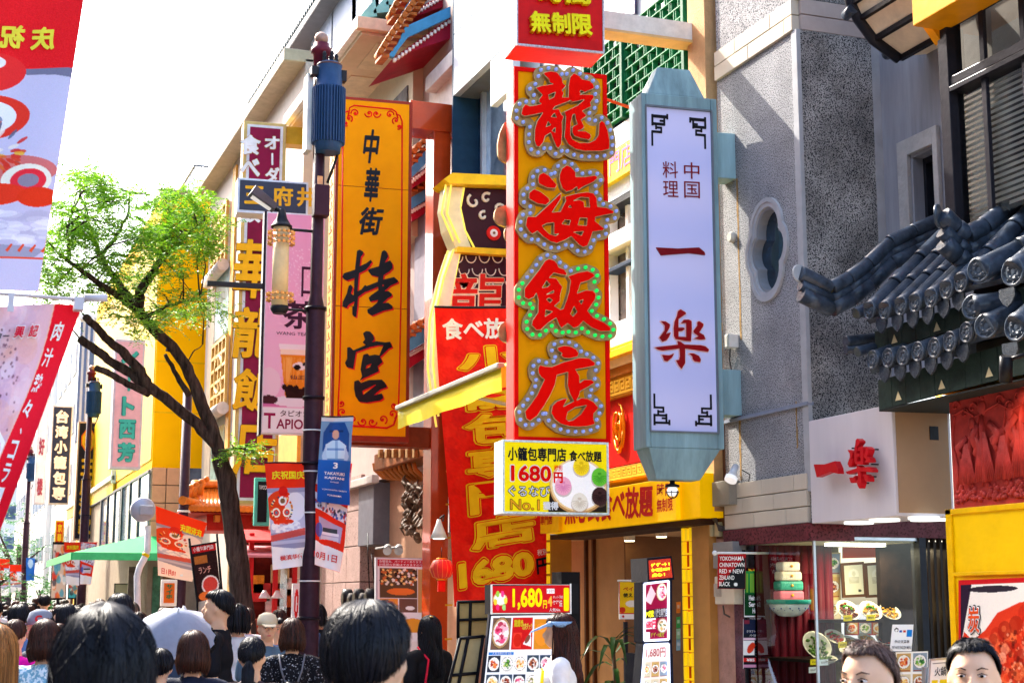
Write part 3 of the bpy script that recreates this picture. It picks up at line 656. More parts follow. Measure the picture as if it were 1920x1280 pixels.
# rust runs
for (u, v0, v1, wd) in ((1382, 335, 640, .018), (1493, 752, 840, .012), (1387, 780, 900, .02)):
    pts = []
    x, zt_ = fr.px(u, v0); zb_ = fr.px(u, v1)[1]; mb = MB(); N = 10
    L = [(x-wd*(.4+.6*random.random()), zt_+(zb_-zt_)*i/N) for i in range(N+1)]; R = [(x+wd*(.4+.6*random.random()), zt_+(zb_-zt_)*i/N) for i in range(N+1)]
    for i in range(N): mb.add([(L[i][0], -.0015, L[i][1]), (R[i][0], -.0015, R[i][1]), (R[i+1][0], -.0015, R[i+1][1]), (L[i+1][0], -.0015, L[i+1][1])], [(3, 2, 1, 0)])
    mb.build('rust_stain', M('a08050', .9, var=.35, scale=30), T)
# recessed pale wall with niche window
fw_ = Fr((PX0+.63, 0, 0), -90)
xa = -yc; xb = fw_.px(1790, 300)[0]
PALE = M('a0a2aa', .8, var=.3, scale=2.5, bump=.15, streak=True)
nx0, nx1 = fw_.px(1713, 350)[0], fw_.px(1758, 350)[0]; nzt, nzb = fw_.px(1735, 285)[1], fw_.px(1740, 425)[1]
def st(name, x0, x1, y0, y1, z0, z1, m, bevel=0):  # in street frame of fw_
    mb = MB(); mb.box(x0+yc, x1+yc, y0+.63, y1+.63, z0, z1); return mb.build(name, m, T, bevel=bevel)
st('recessed_wall', xa, nx0, 0, .3, 3, 7.2, PALE); st('recessed_wall', nx1, xb+1, 0, .3, 3, 7.2, PALE)
st('recessed_wall', nx0, nx1, 0, .3, nzt, 7.2, PALE); st('recessed_wall', nx0, nx1, 0, .3, 3, nzb, PALE)
for a in ((nx0-.13, nx0-.02, nzb-.1, nzt+.13), (nx1+.0, nx1+.05, nzb-.1, nzt+.13), (nx0-.02, nx1, nzt+.02, nzt+.13)):
    st('niche_surround', a[0], a[1], -.03, .0, a[2], a[3], M('b4b2b0', .85, bump=.3, scale=9), .004)
st('niche_frame', nx0, nx0+.03, .08, .13, nzb, nzt, DARKM); st('niche_frame', nx0+.03, nx1, .08, .13, nzt-.04, nzt, DARKM)
st('window_pane', nx0, nx1, .13, .15, nzb, nzt, M('1c2c40', .08, var=.4, scale=5, bump=0))
# bulkhead light and small fixtures on the street face
x, z = fr.px(1375, 445); MB().lathe(x, z, [(.04, 0), (.04, -.02), (.03, -.035)], 16, 'y').build('wall_button', M('c8c4b8', .6), T)
x, z = fr.px(1382, 640); ob = MB(); ob.box(x-.04, x+.03, -.08, 0, z-.05, z+.05); ob.build('cable_outlet', M('dcd8d0', .5), T, bevel=.01)
MB().tube([(x-.03, -.04, z-.05), (x-.06, -.03, z-.12), (x-.07, -.01, z-.2)], .005, 6).build('cable', BLACK, T)
# ================================================================ flood light
fr = FX(1385, 890, 5.12)
T = thing('flood_light', 'white flood lamp clamped beside the cream tiles over the alley', 'lamp', fr)
mb = MB(); mb.tube([(0, -.02, .06), (.02, -.05, .02), (.03, -.07, -.02)], [.022, .026, .036], 14); mb.build('lamp_body', M('d8d8d8', .35), T)
MB().tube([(.03, -.07, -.02), (.036, -.085, -.045)], [.044, .042], 16).build('lamp_lens', M('f0f0f0', .15, emit=.1), T)
MB().tube([(.05, 0, .03), (.05, .06, .0), (.0, .07, -.06), (-.08, .07, -.05), (-.1, .07, .0)], .004, 6).build('cable', BLACK, T)
def FXg(u, X): p = hitX(u, 1130, X); return Fr((X, p.y, 0), -90)
def FYg(u, Y, rz=0): p = hitY(u, 1130, Y); return Fr((p.x, Y, 0), rz)
def pp(T, fr, name, pts, y0, y1, mat, bevel=0, label=None): return MB().prism(fr.poly(pts, y0), y0, y1).build(name, mat, T, label, bevel)
def zr(T, fr, name, u0, u1, uref, v0, v1, y0, y1, mat, bevel=0):   # true level box: heights read at uref
    x0, x1 = fr.px(u0, 700, y0)[0], fr.px(u1, 700, y0)[0]
    return MB().box(x0, x1, y0, y1, fr.px(uref, v1, y0)[1], fr.px(uref, v0, y0)[1]).build(name, mat, T, bevel=bevel)
def meander(T, fr, u0, u1, uref, v0, v1, y, mat, n):
    x0, x1 = fr.px(u0, 700, y)[0], fr.px(u1, 700, y)[0]; z0, z1 = fr.px(uref, v1, y)[1], fr.px(uref, v0, y)[1]
    mb = MB(); w_ = (x1-x0)/n; h = z1-z0; t = min(w_, h)*.09; k = 0
    for i in range(n):
        a = x0+i*w_
        for (p, q, r, s_) in ((.08, .1, .92, .1), (.08, .1, .08, .85), (.08, .85, .8, .85), (.8, .85, .8, .32), (.8, .32, .35, .32), (.35, .32, .35, .6), (.35, .6, .58, .6)):
            k += 1; mb.box(a+min(p, r)*w_-t, a+max(p, r)*w_+t, y-.008-.0002*(k % 7), y, z0+min(q, s_)*h-t, z0+max(q, s_)*h+t)
    return mb.build('meander_band', mat, T)
# ================================================================ restaurant building behind the tall sign
fr = FXg(1330, PX0)
T = thing('restaurant_building', 'restaurant building with green brick-pattern lattice above and yellow red-lettered fascia over the entrance', 'building', fr)
WT = M('c8d0d6', .5, var=.06, scale=3)
xa, xb = fr.px(955, 700, .2)[0], fr.px(1322, 700, .2)[0]
zent = fr.px(1180, 990, 0)[1]
MB().box(xa, xb, .2, .5, zent, 8.2).build('wall', WT, T)
# green lattice
lx0, lx1 = fr.px(1098, 100)[0], fr.px(1290, 100)[0]; lz0, lz1 = fr.px(1200, 196)[1], fr.px(1200, 28)[1]
MB().box(lx0, lx1, .1, .2, lz0, lz1).build('lattice_backing', M('10201c', .7), T)
lat = MB(); bw, bh, t = .155, .092, .0105
nr = int((lz1-lz0)/bh)+1
for j in range(nr+1):
    z = lz0+j*bh; 
    if z < lz1+.01: lat.box(lx0, lx1, -.02, .03, z-t/2, z+t/2)
    for i in range(int((lx1-lx0)/bw)+2):
        x = lx0+(i+(.5 if j % 2 else 0))*bw
        if lx0 < x < lx1 and z+bh < lz1+.05: lat.box(x-t/2, x+t/2, -.018, .028, z, z+bh)
        if (i*7+j*3) % 3 != 0 and lx0 < x+.02 and x+bw*.6 < lx1 and z+bh < lz1: 
            lat.box(x+.02, x+.03, -.012, .09, z+.01, z+bh-.01)
lat.build('lattice', M('1c7a4c', .35, var=.15), T)
sil = MB()
for j in range(0, nr-1, 2):
    for i in range(0, int((lx1-lx0)/bw), 2):
        if random.random() < .6: sil.box(lx0+i*bw+.03, lx0+i*bw+.1, .075, .095, lz0+j*bh+.02, lz0+j*bh+.08)
sil.build('reflecting_panes', M('a8c0c8', .15, .4), T)
for u in (1100, 1171, 1288):
    x = fr.px(u, 100)[0]; MB().box(x-.025, x+.025, -.04, .05, lz0-.03, lz1+.03).build('lattice_post', M('0e5c3c', .4), T, bevel=.004)
# upper windows beside the lattice
for (u0, u1, v0, v1) in ((1012, 1040, 90, 132), (1048, 1072, 100, 150), (1075, 1090, 110, 150)):
    pp(T, fr, 'upper_window', [(u0, v0), (u1, v0-15), (u1, v1), (u0, v1+12)], .17, .19, M('4a4a60', .12, var=.4, bump=0))
pp(T, fr, 'upper_window', [(1168, -10), (1190, -20), (1190, 26), (1168, 32)], .17, .19, M('50506a', .12, var=.4, bump=0))
# tan column at the end
zr(T, fr, 'tan_column', 1302, 1335, 1320, -120, 960, -.05, .3, M('c69a6c', .8, var=.1, bump=.3, scale=12))
zr(T, fr, 'tile_edge', 1290, 1302, 1296, -120, 700, .0, .3, M('d8dcdc', .5))
# storey bands at the right of the sign
X0 = 1085
zr(T, fr, 'tile_band', X0, 1300, 1165, 232, 272, .0, .2, M('d8e0e2', .5, var=.1, scale=40))
zr(T, fr, 'yellow_fascia', X0, 1300, 1165, 274, 330, -.05, .2, M('f4d820', .4), .004)
zr(T, fr, 'tile_band', X0, 1300, 1165, 332, 366, .0, .2, M('d8e0e2', .5, var=.1, scale=40))
s_ = Surf(fr, (1143, 290), (1186, 262), (1186, 305), (1143, 333), -.05); s_.text('門店', 0, 0, 1, 1, M('f070a0', .4), T, .01, h=.004)
zr(T, fr, 'window_head', X0, 1300, 1165, 368, 378, -.03, .2, DARKM)
zr(T, fr, 'window_pane', X0, 1300, 1165, 378, 640, .15, .17, M('6a5a50', .05, var=.7, scale=3, bump=0, spec=.9))
for v0, v1 in ((428, 458), (492, 500), (600, 645)): zr(T, fr, 'white_rail', X0, 1300, 1165, v0, v1, -.02 if v0 != 492 else .02, .14, WHITE if v0 != 492 else M('24344c'), .004)
for u in (1142, 1178): zr(T, fr, 'window_mullion', u-2, u+3, 1165, 378, 600, .06, .14, WHITE)
zr(T, fr, 'yellow_eave', X0, 1300, 1165, 650, 664, -.2, .2, M('f0b810', .4), .004)
zr(T, fr, 'cream_moulding', X0, 1300, 1165, 666, 682, -.14, .2, M('f0d8a8', .5), .004)
zr(T, fr, 'brown_moulding', X0, 1300, 1165, 684, 702, -.1, .2, M('b06820', .5), .004)
zr(T, fr, 'gold_band', X0, 1300, 1165, 704, 742, -.07, .2, M('c88820', .45), .003)
meander(T, fr, X0, 1300, 1165, 707, 739, -.07, M('f8c040', .35), 20)
zr(T, fr, 'red_panel', X0, 1300, 1165, 744, 872, -.02, .2, M('d01a14', .4, var=.2))
zr(T, fr, 'gold_band', X0, 1300, 1165, 874, 900, -.07, .2, M('c88820', .45), .003)
meander(T, fr, X0, 1300, 1165, 876, 898, -.07, M('f8c040', .35), 22)
# gilded relief creature on the red panel
mb = MB(); cx, cz = fr.px(1168, 805)
for k in range(14):
    a = k*.9; r = .03+.012*k; p = [(cx+r*.5*math.cos(a+t_*.5)+.02*math.sin(k*3), -.03-.01*(k % 3), cz+r*1.1*math.sin(a+t_*.5)) for t_ in range(6)]
    mb.tube(p, [.006, .011, .013, .012, .009, .004], 6)
mb.build('gilded_relief', M('f09010', .35, .4), T)
# yellow fascia with red lettering
zr(T, fr, 'lettered_fascia', 1030, 1308, 1180, 908, 984, -.16, .1, M('fbc000', .5, var=.06, emit=.06, spec=.05), .004)
s_ = Surf(fr, (1060, 925), (1228, 907), (1228, 968), (1060, 984), -.16)
s_.text('点心式食べ放題', .0, .0, .99, 1, M('c81010', .4), T, .035, h=.008)
bd = zr(T, fr, 'side_board', 1229, 1263, 1245, 900, 976, -.2, -.165, M('fbb90a', .4, emit=.12), .003)
s_ = Surf(fr, (1232, 906), (1262, 904), (1262, 958), (1232, 962), -.2); s_.text('時間', 0, 0, 1, .45, M('c81010', .4), T, .02); s_.text('無制限', 0, .52, 1, .98, M('c81010', .4), T, .03)
bd = zr(T, fr, 'side_board', 1012, 1046, 1030, 945, 998, -.2, -.165, M('fbb90a', .4), .003)
s_ = Surf(fr, (1014, 967), (1036, 965), (1036, 982), (1014, 984), -.2); s_.text('専門店', 0, 0, 1, 1, M('c81010', .4), T, .02)
zr(T, fr, 'fascia_soffit', 1030, 1308, 1180, 986, 996, -.12, .2, M('3a2418', .6))
# entrance recess
TAN = M('b88a58', .6, var=.12, scale=3)
zr(T, fr, 'entrance_wall', 1030, 1172, 1100, 996, 1300, .55, .7, TAN); zr(T, fr, 'entrance_ceiling', 960, 1300, 1180, 992, 996, .2, 2.2, M('caa070', .6))
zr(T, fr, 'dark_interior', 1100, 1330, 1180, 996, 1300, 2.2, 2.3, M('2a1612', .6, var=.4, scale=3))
for u in (1092, 1106): zr(T, fr, 'wall_rib', u, u+3, 1100, 996, 1300, .52, .55, M('5a3418', .5))
MB().box(fr.px(1172, 700, .55)[0], fr.px(1172, 700, .55)[0]+.03, .52, 2.2, 0, zent).build('entrance_jamb', M('7a5030', .6), T)
xg = fr.px(1275, 700)[0]
MB().box(xg, xg+.14, .02, .2, 0, zent-.01).build('lit_column', M('c03018', .4), T)
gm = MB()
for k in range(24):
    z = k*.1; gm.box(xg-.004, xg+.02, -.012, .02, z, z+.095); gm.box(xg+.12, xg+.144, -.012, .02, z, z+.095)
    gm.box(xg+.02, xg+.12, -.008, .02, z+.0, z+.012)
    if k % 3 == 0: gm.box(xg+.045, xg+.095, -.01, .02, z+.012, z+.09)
gm.build('gilded_trim', M('f8c810', .3, .2, emit=.12), T)  # gilding; the column's lit look is put in as a slight glow
zr(T, fr, 'tan_pilaster', 1291, 1322, 1300, 985, 1300, -.02, .2, M('c08a48', .5, var=.08))
xg2 = fr.px(1024, 700)[0]; MB().box(xg2, xg2+.1, .0, .2, 0, zent).build('entrance_post', M('a86a18', .4), T)
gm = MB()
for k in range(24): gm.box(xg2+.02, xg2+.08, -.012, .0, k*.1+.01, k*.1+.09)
gm.build('gilded_trim', M('e8b818', .3, .2, emit=.1), T)  # gilding with a slight glow of its own in place of light
for u, v in ((1180, 1000), (1240, 992)):
    x, z = fr.px(u, v, .5); MB().lathe(x, .5, [(.05, z-.06), (.05, z+.07)], 16).build('downlight', M('e0c8a0', .5), T)
    MB().lathe(x, .5, [(.043, z-.066), (.043, z-.061)], 16).build('downlight_glow', M('fff0c0', .5, emit=3), T)
for k, (v, c) in enumerate(((1128, 'f08020'), (1156, '28a048'), (1178, '98c8a0'), (1198, '90b8c8'))):
    s_ = Surf(fr, (1268, v), (1276, v-1), (1276, v+20), (1268, v+21), -.03); cv = Cv(8, 14, c); cv.rect(.2, .3, .8, .6, 'f0f0f0', .6); s_.canvas(cv, T, 'sticker', rough=.4)
# alley strip with pipes and meter boxes
fr = FXg(1372, PX0+.04)
T = thing('service_wall', 'narrow pinkish service wall with grey meter boxes and cables between the two restaurants', 'wall', fr)
x0, x1 = fr.px(1322, 700)[0], fr.px(1370, 700)[0]
MB().box(x0-.05, x1, .0, .3, 0, fr.px(1345, 180)[1]).build('wall', M('b89080', .9, var=.15, bump=.5, scale=10), T)
MB().box(x0+.16, x1, -.02, .0, fr.px(1345, 1010)[1], fr.px(1345, 800)[1]).build('wall_rib', M('6a4a38', .8), T)
for u0, u1, v0, v1, c in ((1330, 1362, 902, 948, '8a8478'), (1329, 1366, 1016, 1065, '8a8884'), (1331, 1366, 1080, 1132, 'd8d0b8')):
    b = zr(T, fr, 'meter_box', u0, u1, (u0+u1)/2, v0, v1, -.12, 0, M(c, .5, var=.08), .006)
for k in range(2):
    x, z = fr.px(1342+k*13, 992); MB().box(x-.035, x+.035, -.05, 0, z-.05, z+.05).build('socket_box', M('c8bc90', .5), T, bevel=.008)
x, z = fr.px(1340, 1110, -.12); mb = MB()
for k in range(5): mb.box(x+k*.022, x+k*.022+.01, -.126, -.12, z-.03, z+.06)
mb.build('meter_vents', M('b8b0a0', .5), T)
mb = MB()
for k in range(4):
    a, b, c, d = fr.px(1338+k*4, 950), fr.px(1350+k*3, 970), fr.px(1362, 985+k*3), fr.px(1368, 990+k*2)
    mb.tube([(a[0], -.04, a[1]), (b[0], -.07, b[1]), (c[0], -.06, c[1]), (d[0], -.02, d[1])], .006, 6)
mb.tube([(x-.05, -.03, fr.px(1345, 1135)[1]), (x+.0, -.05, fr.px(1345, 1150)[1]), (x+.08, -.05, fr.px(1345, 1155)[1])], .006, 6)
mb.build('cables', M('55504c', .6), T)
# ================================================================ white panel building
fr = FXg(845, PX0)
T = thing('panel_building', 'modern white metal-panel building with a dark recessed window behind the red steel post', 'building', fr)
PAN = M('ccd6de', .3, .1, var=.05, scale=1)
zt_ = 9.0; zopen = fr.px(845, 186)[1]; zs2 = fr.px(918, 203)[1]; zbot = fr.px(878, 323)[1]
xs = [fr.px(u, 700)[0] for u in (845, 880, 918, 962)]
zrow = [zopen, fr.px(845, 72)[1], fr.px(845, -40)[1], 9.6]
for i in range(3):
    zz = [zs2 if i == 2 else zopen]+zrow[1:]
    if i == 2: zz = [zs2, zopen]+zrow[1:]
    for j in range(len(zz)-1): MB().box(xs[i]+.006, xs[i+1]-.006, 0, .08, zz[j]+.006, zz[j+1]-.006).build('panel', PAN, T, bevel=.004)
MB().box(xs[0], xs[3], .08, .5, zopen, 9.6).build('core_wall', M('707880', .6), T)
MB().box(xs[0], xs[3], .5, .6, 2.4, 9.6).build('core_wall', M('2a3a4c', .5), T)
MB().box(xs[0]-.002, xs[0]+.03, -.005, .55, 2.4, 9.6).build('side_reveal', M('24435c', .4), T)
MB().box(xs[0]+.3, xs[3], .3, .33, zbot-.2, zopen).build('window_pane', M('8098b0', .04, .3, var=.5, scale=1.5, bump=0, spec=1), T)
MB().box(xs[0]+.24, xs[0]+.3, .25, .36, zbot-.2, zopen).build('window_frame', M('c8ccd0', .3, .6), T)
MB().box(xs[0]+.03, xs[0]+.24, .3, .4, zbot-.2, zopen).build('dark_reveal', M('1e3850', .25, var=.2), T)
MB().box(xs[0]+.0, xs[3], .28, .42, zbot-.25, zbot-.2).build('window_sill', M('c8ccd0', .3, .6), T)
# ================================================================ dragon neon sign
fr = FY(812, 816, 14.4, 0)
T = thing('neon_sign', 'brown cloud-patterned sign in a bulging yellow neon frame behind the red banner', 'shop sign', fr)
BR = M('3a1420', .4, var=.1); NE = M('f0c020', .35); TUBE = M('f8e060', .25, emit=.15); PLE = M('e8dcc8', .4)
outl = [(838, 345), (955, 350), (955, 575), (818, 575), (818, 640), (822, 760), (812, 660), (813, 580), (826, 520), (845, 465), (848, 440), (834, 400)]
pp(T, fr, 'lower_panel', [(862, 472), (975, 480), (975, 760), (826, 770), (830, 640), (848, 540)], -.0, .12, BR)
pp(T, fr, 'upper_panel', [(872, 352), (975, 358), (975, 470), (890, 468), (872, 430), (866, 385)], -.0, .12, BR)
pp(T, fr, 'side_panel', [(838, 350), (868, 352), (862, 388), (870, 430), (884, 466), (855, 466), (840, 430), (833, 390)], -.03, .2, M('f0e0b0', .4))
pp(T, fr, 'side_panel', [(848, 468), (862, 474), (850, 545), (832, 640), (828, 770), (816, 765), (812, 660), (818, 570), (834, 510)], -.03, .2, M('f4e8c0', .4))
pp(T, fr, 'top_ledge', [(832, 336), (848, 324), (975, 330), (975, 348), (842, 344)], -.14, .25, NE)
pp(T, fr, 'mid_ledge', [(858, 462), (975, 468), (975, 480), (856, 472)], -.1, .2, NE)
def tubepx(fr, pts, d, r, n=6): return MB().tube([(fr.px(u, v, d)[0], d, fr.px(u, v, d)[1]) for u, v in pts], r, n)
for pts, d in (([(836, 346), (828, 400), (850, 452)], -.06), ([(846, 345), (838, 400), (862, 455)], -.08), ([(870, 352), (863, 390), (872, 432), (890, 466)], -.02),
  ([(850, 468), (832, 520), (816, 590), (812, 680), (822, 780)], -.08), ([(840, 470), (824, 520), (806, 600), (802, 690), (818, 800)], -.1), ([(862, 474), (848, 545), (832, 640), (828, 765)], -.02)):
    tubepx(fr, pts, d, .011).build('neon_tube', TUBE, T)
for cx_, cz_, r0 in ((888, 378, .075), (912, 372, .06), (935, 392, .08), (906, 405, .05)):
    x, z = fr.px(cx_, cz_, -.01)
    MB().tube([(x+r0*(1-k/14)*math.cos(k*.5+cx_), -.012, z+r0*(1-k/14)*math.sin(k*.5+cx_)) for k in range(12)], [.016]*11+[.004], 6, sy=1).build('cloud_scroll', PLE, T)
x, z = fr.px(926, 437, -.02)
MB().lathe(x, z, [(.075, -.0), (.075, -.02)], 24, 'y').build('target_disc', M('d81c14', .4), T); MB().lathe(x, z, [(.04, -.0), (.04, -.026)], 24, 'y').build('target_disc', M('f0e8e0', .4), T); MB().lathe(x, z, [(.014, -.0), (.014, -.034)], 14, 'y').build('target_disc', M('806040', .4, .5), T)
mb = MB()
for j in range(3):
    for i in range(6):
        x, z = fr.px(858+i*25+(j % 2)*12, 480+j*24, -.01)
        mb.tube([(x-.055+.055*(1-math.cos(PI*k/8)), -.008-.001*((i+j) % 3), z-.07*math.sin(PI*k/8)) for k in range(9)], .006, 5)
mb.build('scale_pattern', PLE, T)
s_ = Surf(fr, (842, 512), (948, 512), (944, 608), (838, 608), -.002)
s_.text('龍', 0, 0, 1, 1, M('f8e0b0', .4), T, .03, h=.01, name='character'); s_.text('龍', .01, .01, .99, .99, M('d82010', .4), T, .008, h=.016, name='character_face')
# ================================================================ long red banner
fr = FY(853, 1137, 13.4, 0)
T = thing('tall_banner', 'long red vinyl banner with yellow outlined characters and 1680 yen hanging beside the tall sign', 'banner', fr)
wv_ = lambda a, b: .025*math.sin(a*5+b*7)+.03*math.sin(b*11+1)*a
sf = Surf(fr, (815, 577), (990, 578), (1031, 1098), (853, 1137), 0, wv_)
cv = Cv(60, 170, 'f01c0c')
for k in range(240): x, y = RNG.random(2); cv.disc(x, y, .02+.07*RNG.random(), 'ff3820' if k % 2 else 'c80c0c', al=.25)
sf.canvas(cv.speck(.02), T, 'cloth', rough=.45)
sf.slab(.004, REDM, T, 'back_cloth') if 0 else None
WH = M('f4ece4', .5); YG = M('ffc81c', .5, var=.1, spec=.05); RL = M('e81408', .5, spec=.05)
sf.text('食べ放題', .07, .035, .95, .11, WH, T, .03, h=.012)
for i, ch in enumerate('小籠包専門店'):
    b0 = .135+i*.118; hh = .108
    a0, a1 = (.2, .9)
    sf.text(ch, a0-.015, b0-.004, a1+.015, b0+hh+.004, YG, T, .065, h=.012); sf.text(ch, a0, b0, a1, b0+hh, RL, T, .05, h=.016); sf.text(ch, a0+.01, b0+.003, a1-.01, b0+hh-.003, YG, T, .034, h=.02)
sf.text('1680', .04, .855, .84, .955, YG, T, .075, h=.012); sf.text('1680', .045, .858, .835, .952, RL, T, .055, h=.016); sf.text('1680', .055, .863, .825, .947, YG, T, .042, h=.02)
sf.text('円', .85, .895, .99, .95, BLACK, T, .03, h=.012); sf.text('税別', .87, .865, .97, .887, WH, T, .01, h=.012)
p = [sf.at(k/8, 0, 0) for k in range(9)]; MB().tube([(a, b, c+.01) for a, b, c in p], .012, 8).build('top_bar', DARKM, T)
# ================================================================ yellow awning
fr = FXg(742, 3.72)
T = thing('yellow_awning', 'bright yellow fabric awning with a plain valance behind the long red banner', 'awning', fr)
za, zb_, zc_ = fr.px(742, 770)[1], fr.px(742, 806)[1], fr.px(925, 752)[1]
x1 = fr.px(940, 720)[0]; zt2 = za+.02
vw = lambda x: .012*math.sin(x*5)+.004*math.sin(x*23)
mb = MB(); N = 40
V = []
for i in range(N+1):
    x = x1*i/N; V += [(x, vw(x)*.6+.0, zb_+.006*math.sin(x*6)), (x, vw(x)*.3, (za+zb_)/2), (x, 0, za), (x, .85, za+.4)]
mb.add(V, [(4*i+j, 4*i+4+j, 4*i+5+j, 4*i+1+j) for i in range(N) for j in range(3)], True)
mb.build('fabric', M('fae020', .55, var=.04), T)
MB().box(0, x1, -.03, .03, za-.005, za+.035).build('front_bar', M('b8b4a8', .4, .5), T, bevel=.008)
MB().prism([(x1-.005, za), (x1+.0, za)], 0, .1) if 0 else None
MB().add([(x1, 0, za), (x1, .85, za+.4), (x1, .85, za+.15), (x1, 0, zb_+.02)], [(0, 1, 2, 3)]).build('side_panel', M('f4cc30', .55), T)
MB().tube([(x1*.5, .03, za), (x1*.5, .9, za-.15)], .015, 8).build('folding_arm', M('c8c4b8', .4, .5), T)
# ================================================================ red steel gate frame carrying the orange sign
fr = FYg(806, 16.1)
T = thing('steel_post', 'glossy red-orange steel post and crossbeam carrying the big orange sign', 'post', fr)
CU = M('c04418', .22, .15, var=.2, scale=2, bump=.02, coat=.5)
xr_ = fr.px(843, 600)[0]; zt_ = fr.px(820, 238)[1]
MB().box(0, xr_, 0, .3, 0, zt_).build('post', CU, T, bevel=.006)
zb0_, zb1_ = fr.px(805, 245)[1], fr.px(805, 193)[1]; MB().box(fr.px(768, 220)[0], xr_+.3, -.03, .34, zb0_, zb1_).build('crossbeam', CU, T, bevel=.008)
zb0_, zb1_ = fr.px(805, 838)[1], fr.px(805, 800)[1]; MB().box(fr.px(620, 820)[0], 0, .05, .3, zb0_, zb1_).build('crossbeam', M('8c3a18', .4, var=.2), T, bevel=.008)
dots = MB()
for k in range(16): z = .9+k*.36; dots.box(xr_-.03, xr_+.05, -.012, 0, z, z+.02)
dots.build('gilded_pins', GOLD, T)
# ================================================================ big orange sign
fr = FY(621, 818, 16.0)
T = thing('orange_sign', 'large orange vertical sign with a red scrollwork border and black brush characters', 'shop sign', fr)
W = (fr.px(764, 700)[0]+fr.px(770, 260)[0])/2; Ht = fr.px(700, 190)[1]; D = .42
MB().box(-.01, W+.02, 0, D, -.04, Ht+.03).build('cabinet', M('96301c', .35, var=.15), T, bevel=.006)
MB().box(.02, W-.02, -.012, 0, .02, Ht*.378-.004).build('face_panel', ORNG, T); MB().box(.02, W-.02, -.012, 0, Ht*.378+.004, Ht*.735-.004).build('face_panel', ORNG, T); MB().box(.02, W-.02, -.012, 0, Ht*.735+.004, Ht-.01).build('face_panel', ORNG, T)
MB().box(-.018, -.01, .05, D-.05, .02, Ht-.01).build('side_panel', M('e0a020', .4), T)
sd = Fr(fr.o, math.degrees(fr.rz)-90)
mb = MB()
for k in range(26): 
    z = .15+k*(Ht-.3)/26; mb.box(-.024, -.018, .12, .3, z, z+.015); mb.box(-.024, -.018, .16+.03*(k % 3), .2+.03*(k % 3), z+.015, z+.075)
mb.build('side_lettering', M('b86a10', .4), T)
BK = M('10101a', .3, var=.3); RD = M('e81008', .4)
for G, ox, oy, sc in ((G_KEI, 625, 460, 9.143), (G_GU, 625, 610, 6.4)):
    sh = Shape(*G); sh.mesh(tfx(ox, oy, sc, -.012), -.016, -.012, 0, shift=(sc*2.6, sc*2.4)).build('character_shadow_paint', RD, T)
    sh.mesh(tfx(ox, oy, sc, -.012), -.021, -.0165, 0).build('character', BK, T)
sf = Surf(fr, (0, 0), (1, 0), (1, 1), (0, 1), 0, px=False)
for ch, (a, b, c, d) in (('中', (681, 242, 712, 306)), ('華', (683, 314, 713, 378)), ('街', (674, 388, 720, 440))):
    s2 = Surf(fr, (a, b), (c, b+2), (c-1, d+2), (a-1, d), -.012); s2.text(ch, 0, 0, 1, 1, BK, T, .03, h=.006, shear=.2, name='character')
def ln(pts, r=.008): return [(fr.px(u, v, -.014)[0], -.014, fr.px(u, v, -.014)[1]) for u, v in pts]
mb = MB()
mb.tube(ln([(643, 240), (641, 500), (637, 700), (634, 760), (634, 780)]), .009, 6); mb.tube(ln([(754, 240), (753, 500), (749, 700), (747, 765), (746, 775)]), .009, 6)
mb.tube(ln([(643, 242), (643, 218), (647, 211), (655, 208)]), .009, 6); mb.tube(ln([(754, 242), (754, 228), (750, 217), (742, 214)]), .009, 6)
mb.tube(ln([(653, 218), (656, 202), (664, 198), (735, 205), (743, 210), (746, 222)]), .009, 6)
mb.tube(ln([(634, 778), (636, 790), (660, 798), (725, 802), (738, 796), (744, 778)]), .012, 6)
def spiral(u, v, r, sgn=1, a0=0, n=14): return ln([(u+sgn*r*(1-k/n*.85)*math.cos(a0+k*.5), v+r*(1-k/n*.85)*math.sin(a0+k*.5)) for k in range(n)])
for u, v, r, s1, a in ((666, 212, 8, 1, 3), (692, 213, 8, -1, 0), (706, 214, 8, 1, 0), (731, 215, 8, -1, 3), (655, 222, 7, -1, 2), (742, 226, 7, 1, 2), (649, 232, 5, 1, 1), (748, 238, 5, -1, 1), (680, 790, 9, -1, 0), (698, 791, 9, 1, 0), (662, 786, 8, 1, 2), (718, 786, 9, -1, 2), (642, 772, 8, 1, 2), (736, 776, 9, -1, 2), (739, 760, 6, 1, 1), (640, 756, 6, -1, 1)):
    mb.tube(spiral(u, v, r, s1, a), .0085, 5)
    mb.ball((fr.px(u, v, -.014)[0], -.014, fr.px(u, v, -.014)[1]), (.014, .008, .014), 8)
mb.build('scrollwork', RD, T)
mb = MB(); 
for k in range(9): mb.box(W+.005+.0, W+.03, .02+.0, .06, .2+k*.38, .5+k*.38)
# ================================================================ red-pillared restaurant behind the orange sign
fr = FXg(850, PX0+.25)
T = thing('temple_restaurant', 'pinkish-beige restaurant building with tiers of small upturned Chinese eaves', 'building', fr)
PB = M('b49a92', .75, var=.06, scale=4, bump=.1)
xL2, xR2 = fr.px(640, 700)[0], fr.px(846, 700)[0]
MB().box(xL2, xR2, 0, 5, fr.px(780, 880)[1], fr.px(780, 20)[1]).build('wall', PB, T)
MB().box(xL2, xR2, .15, 5, 0, fr.px(780, 880)[1]).build('lower_wall', M('b08468', .7, var=.1, bump=.1), T)
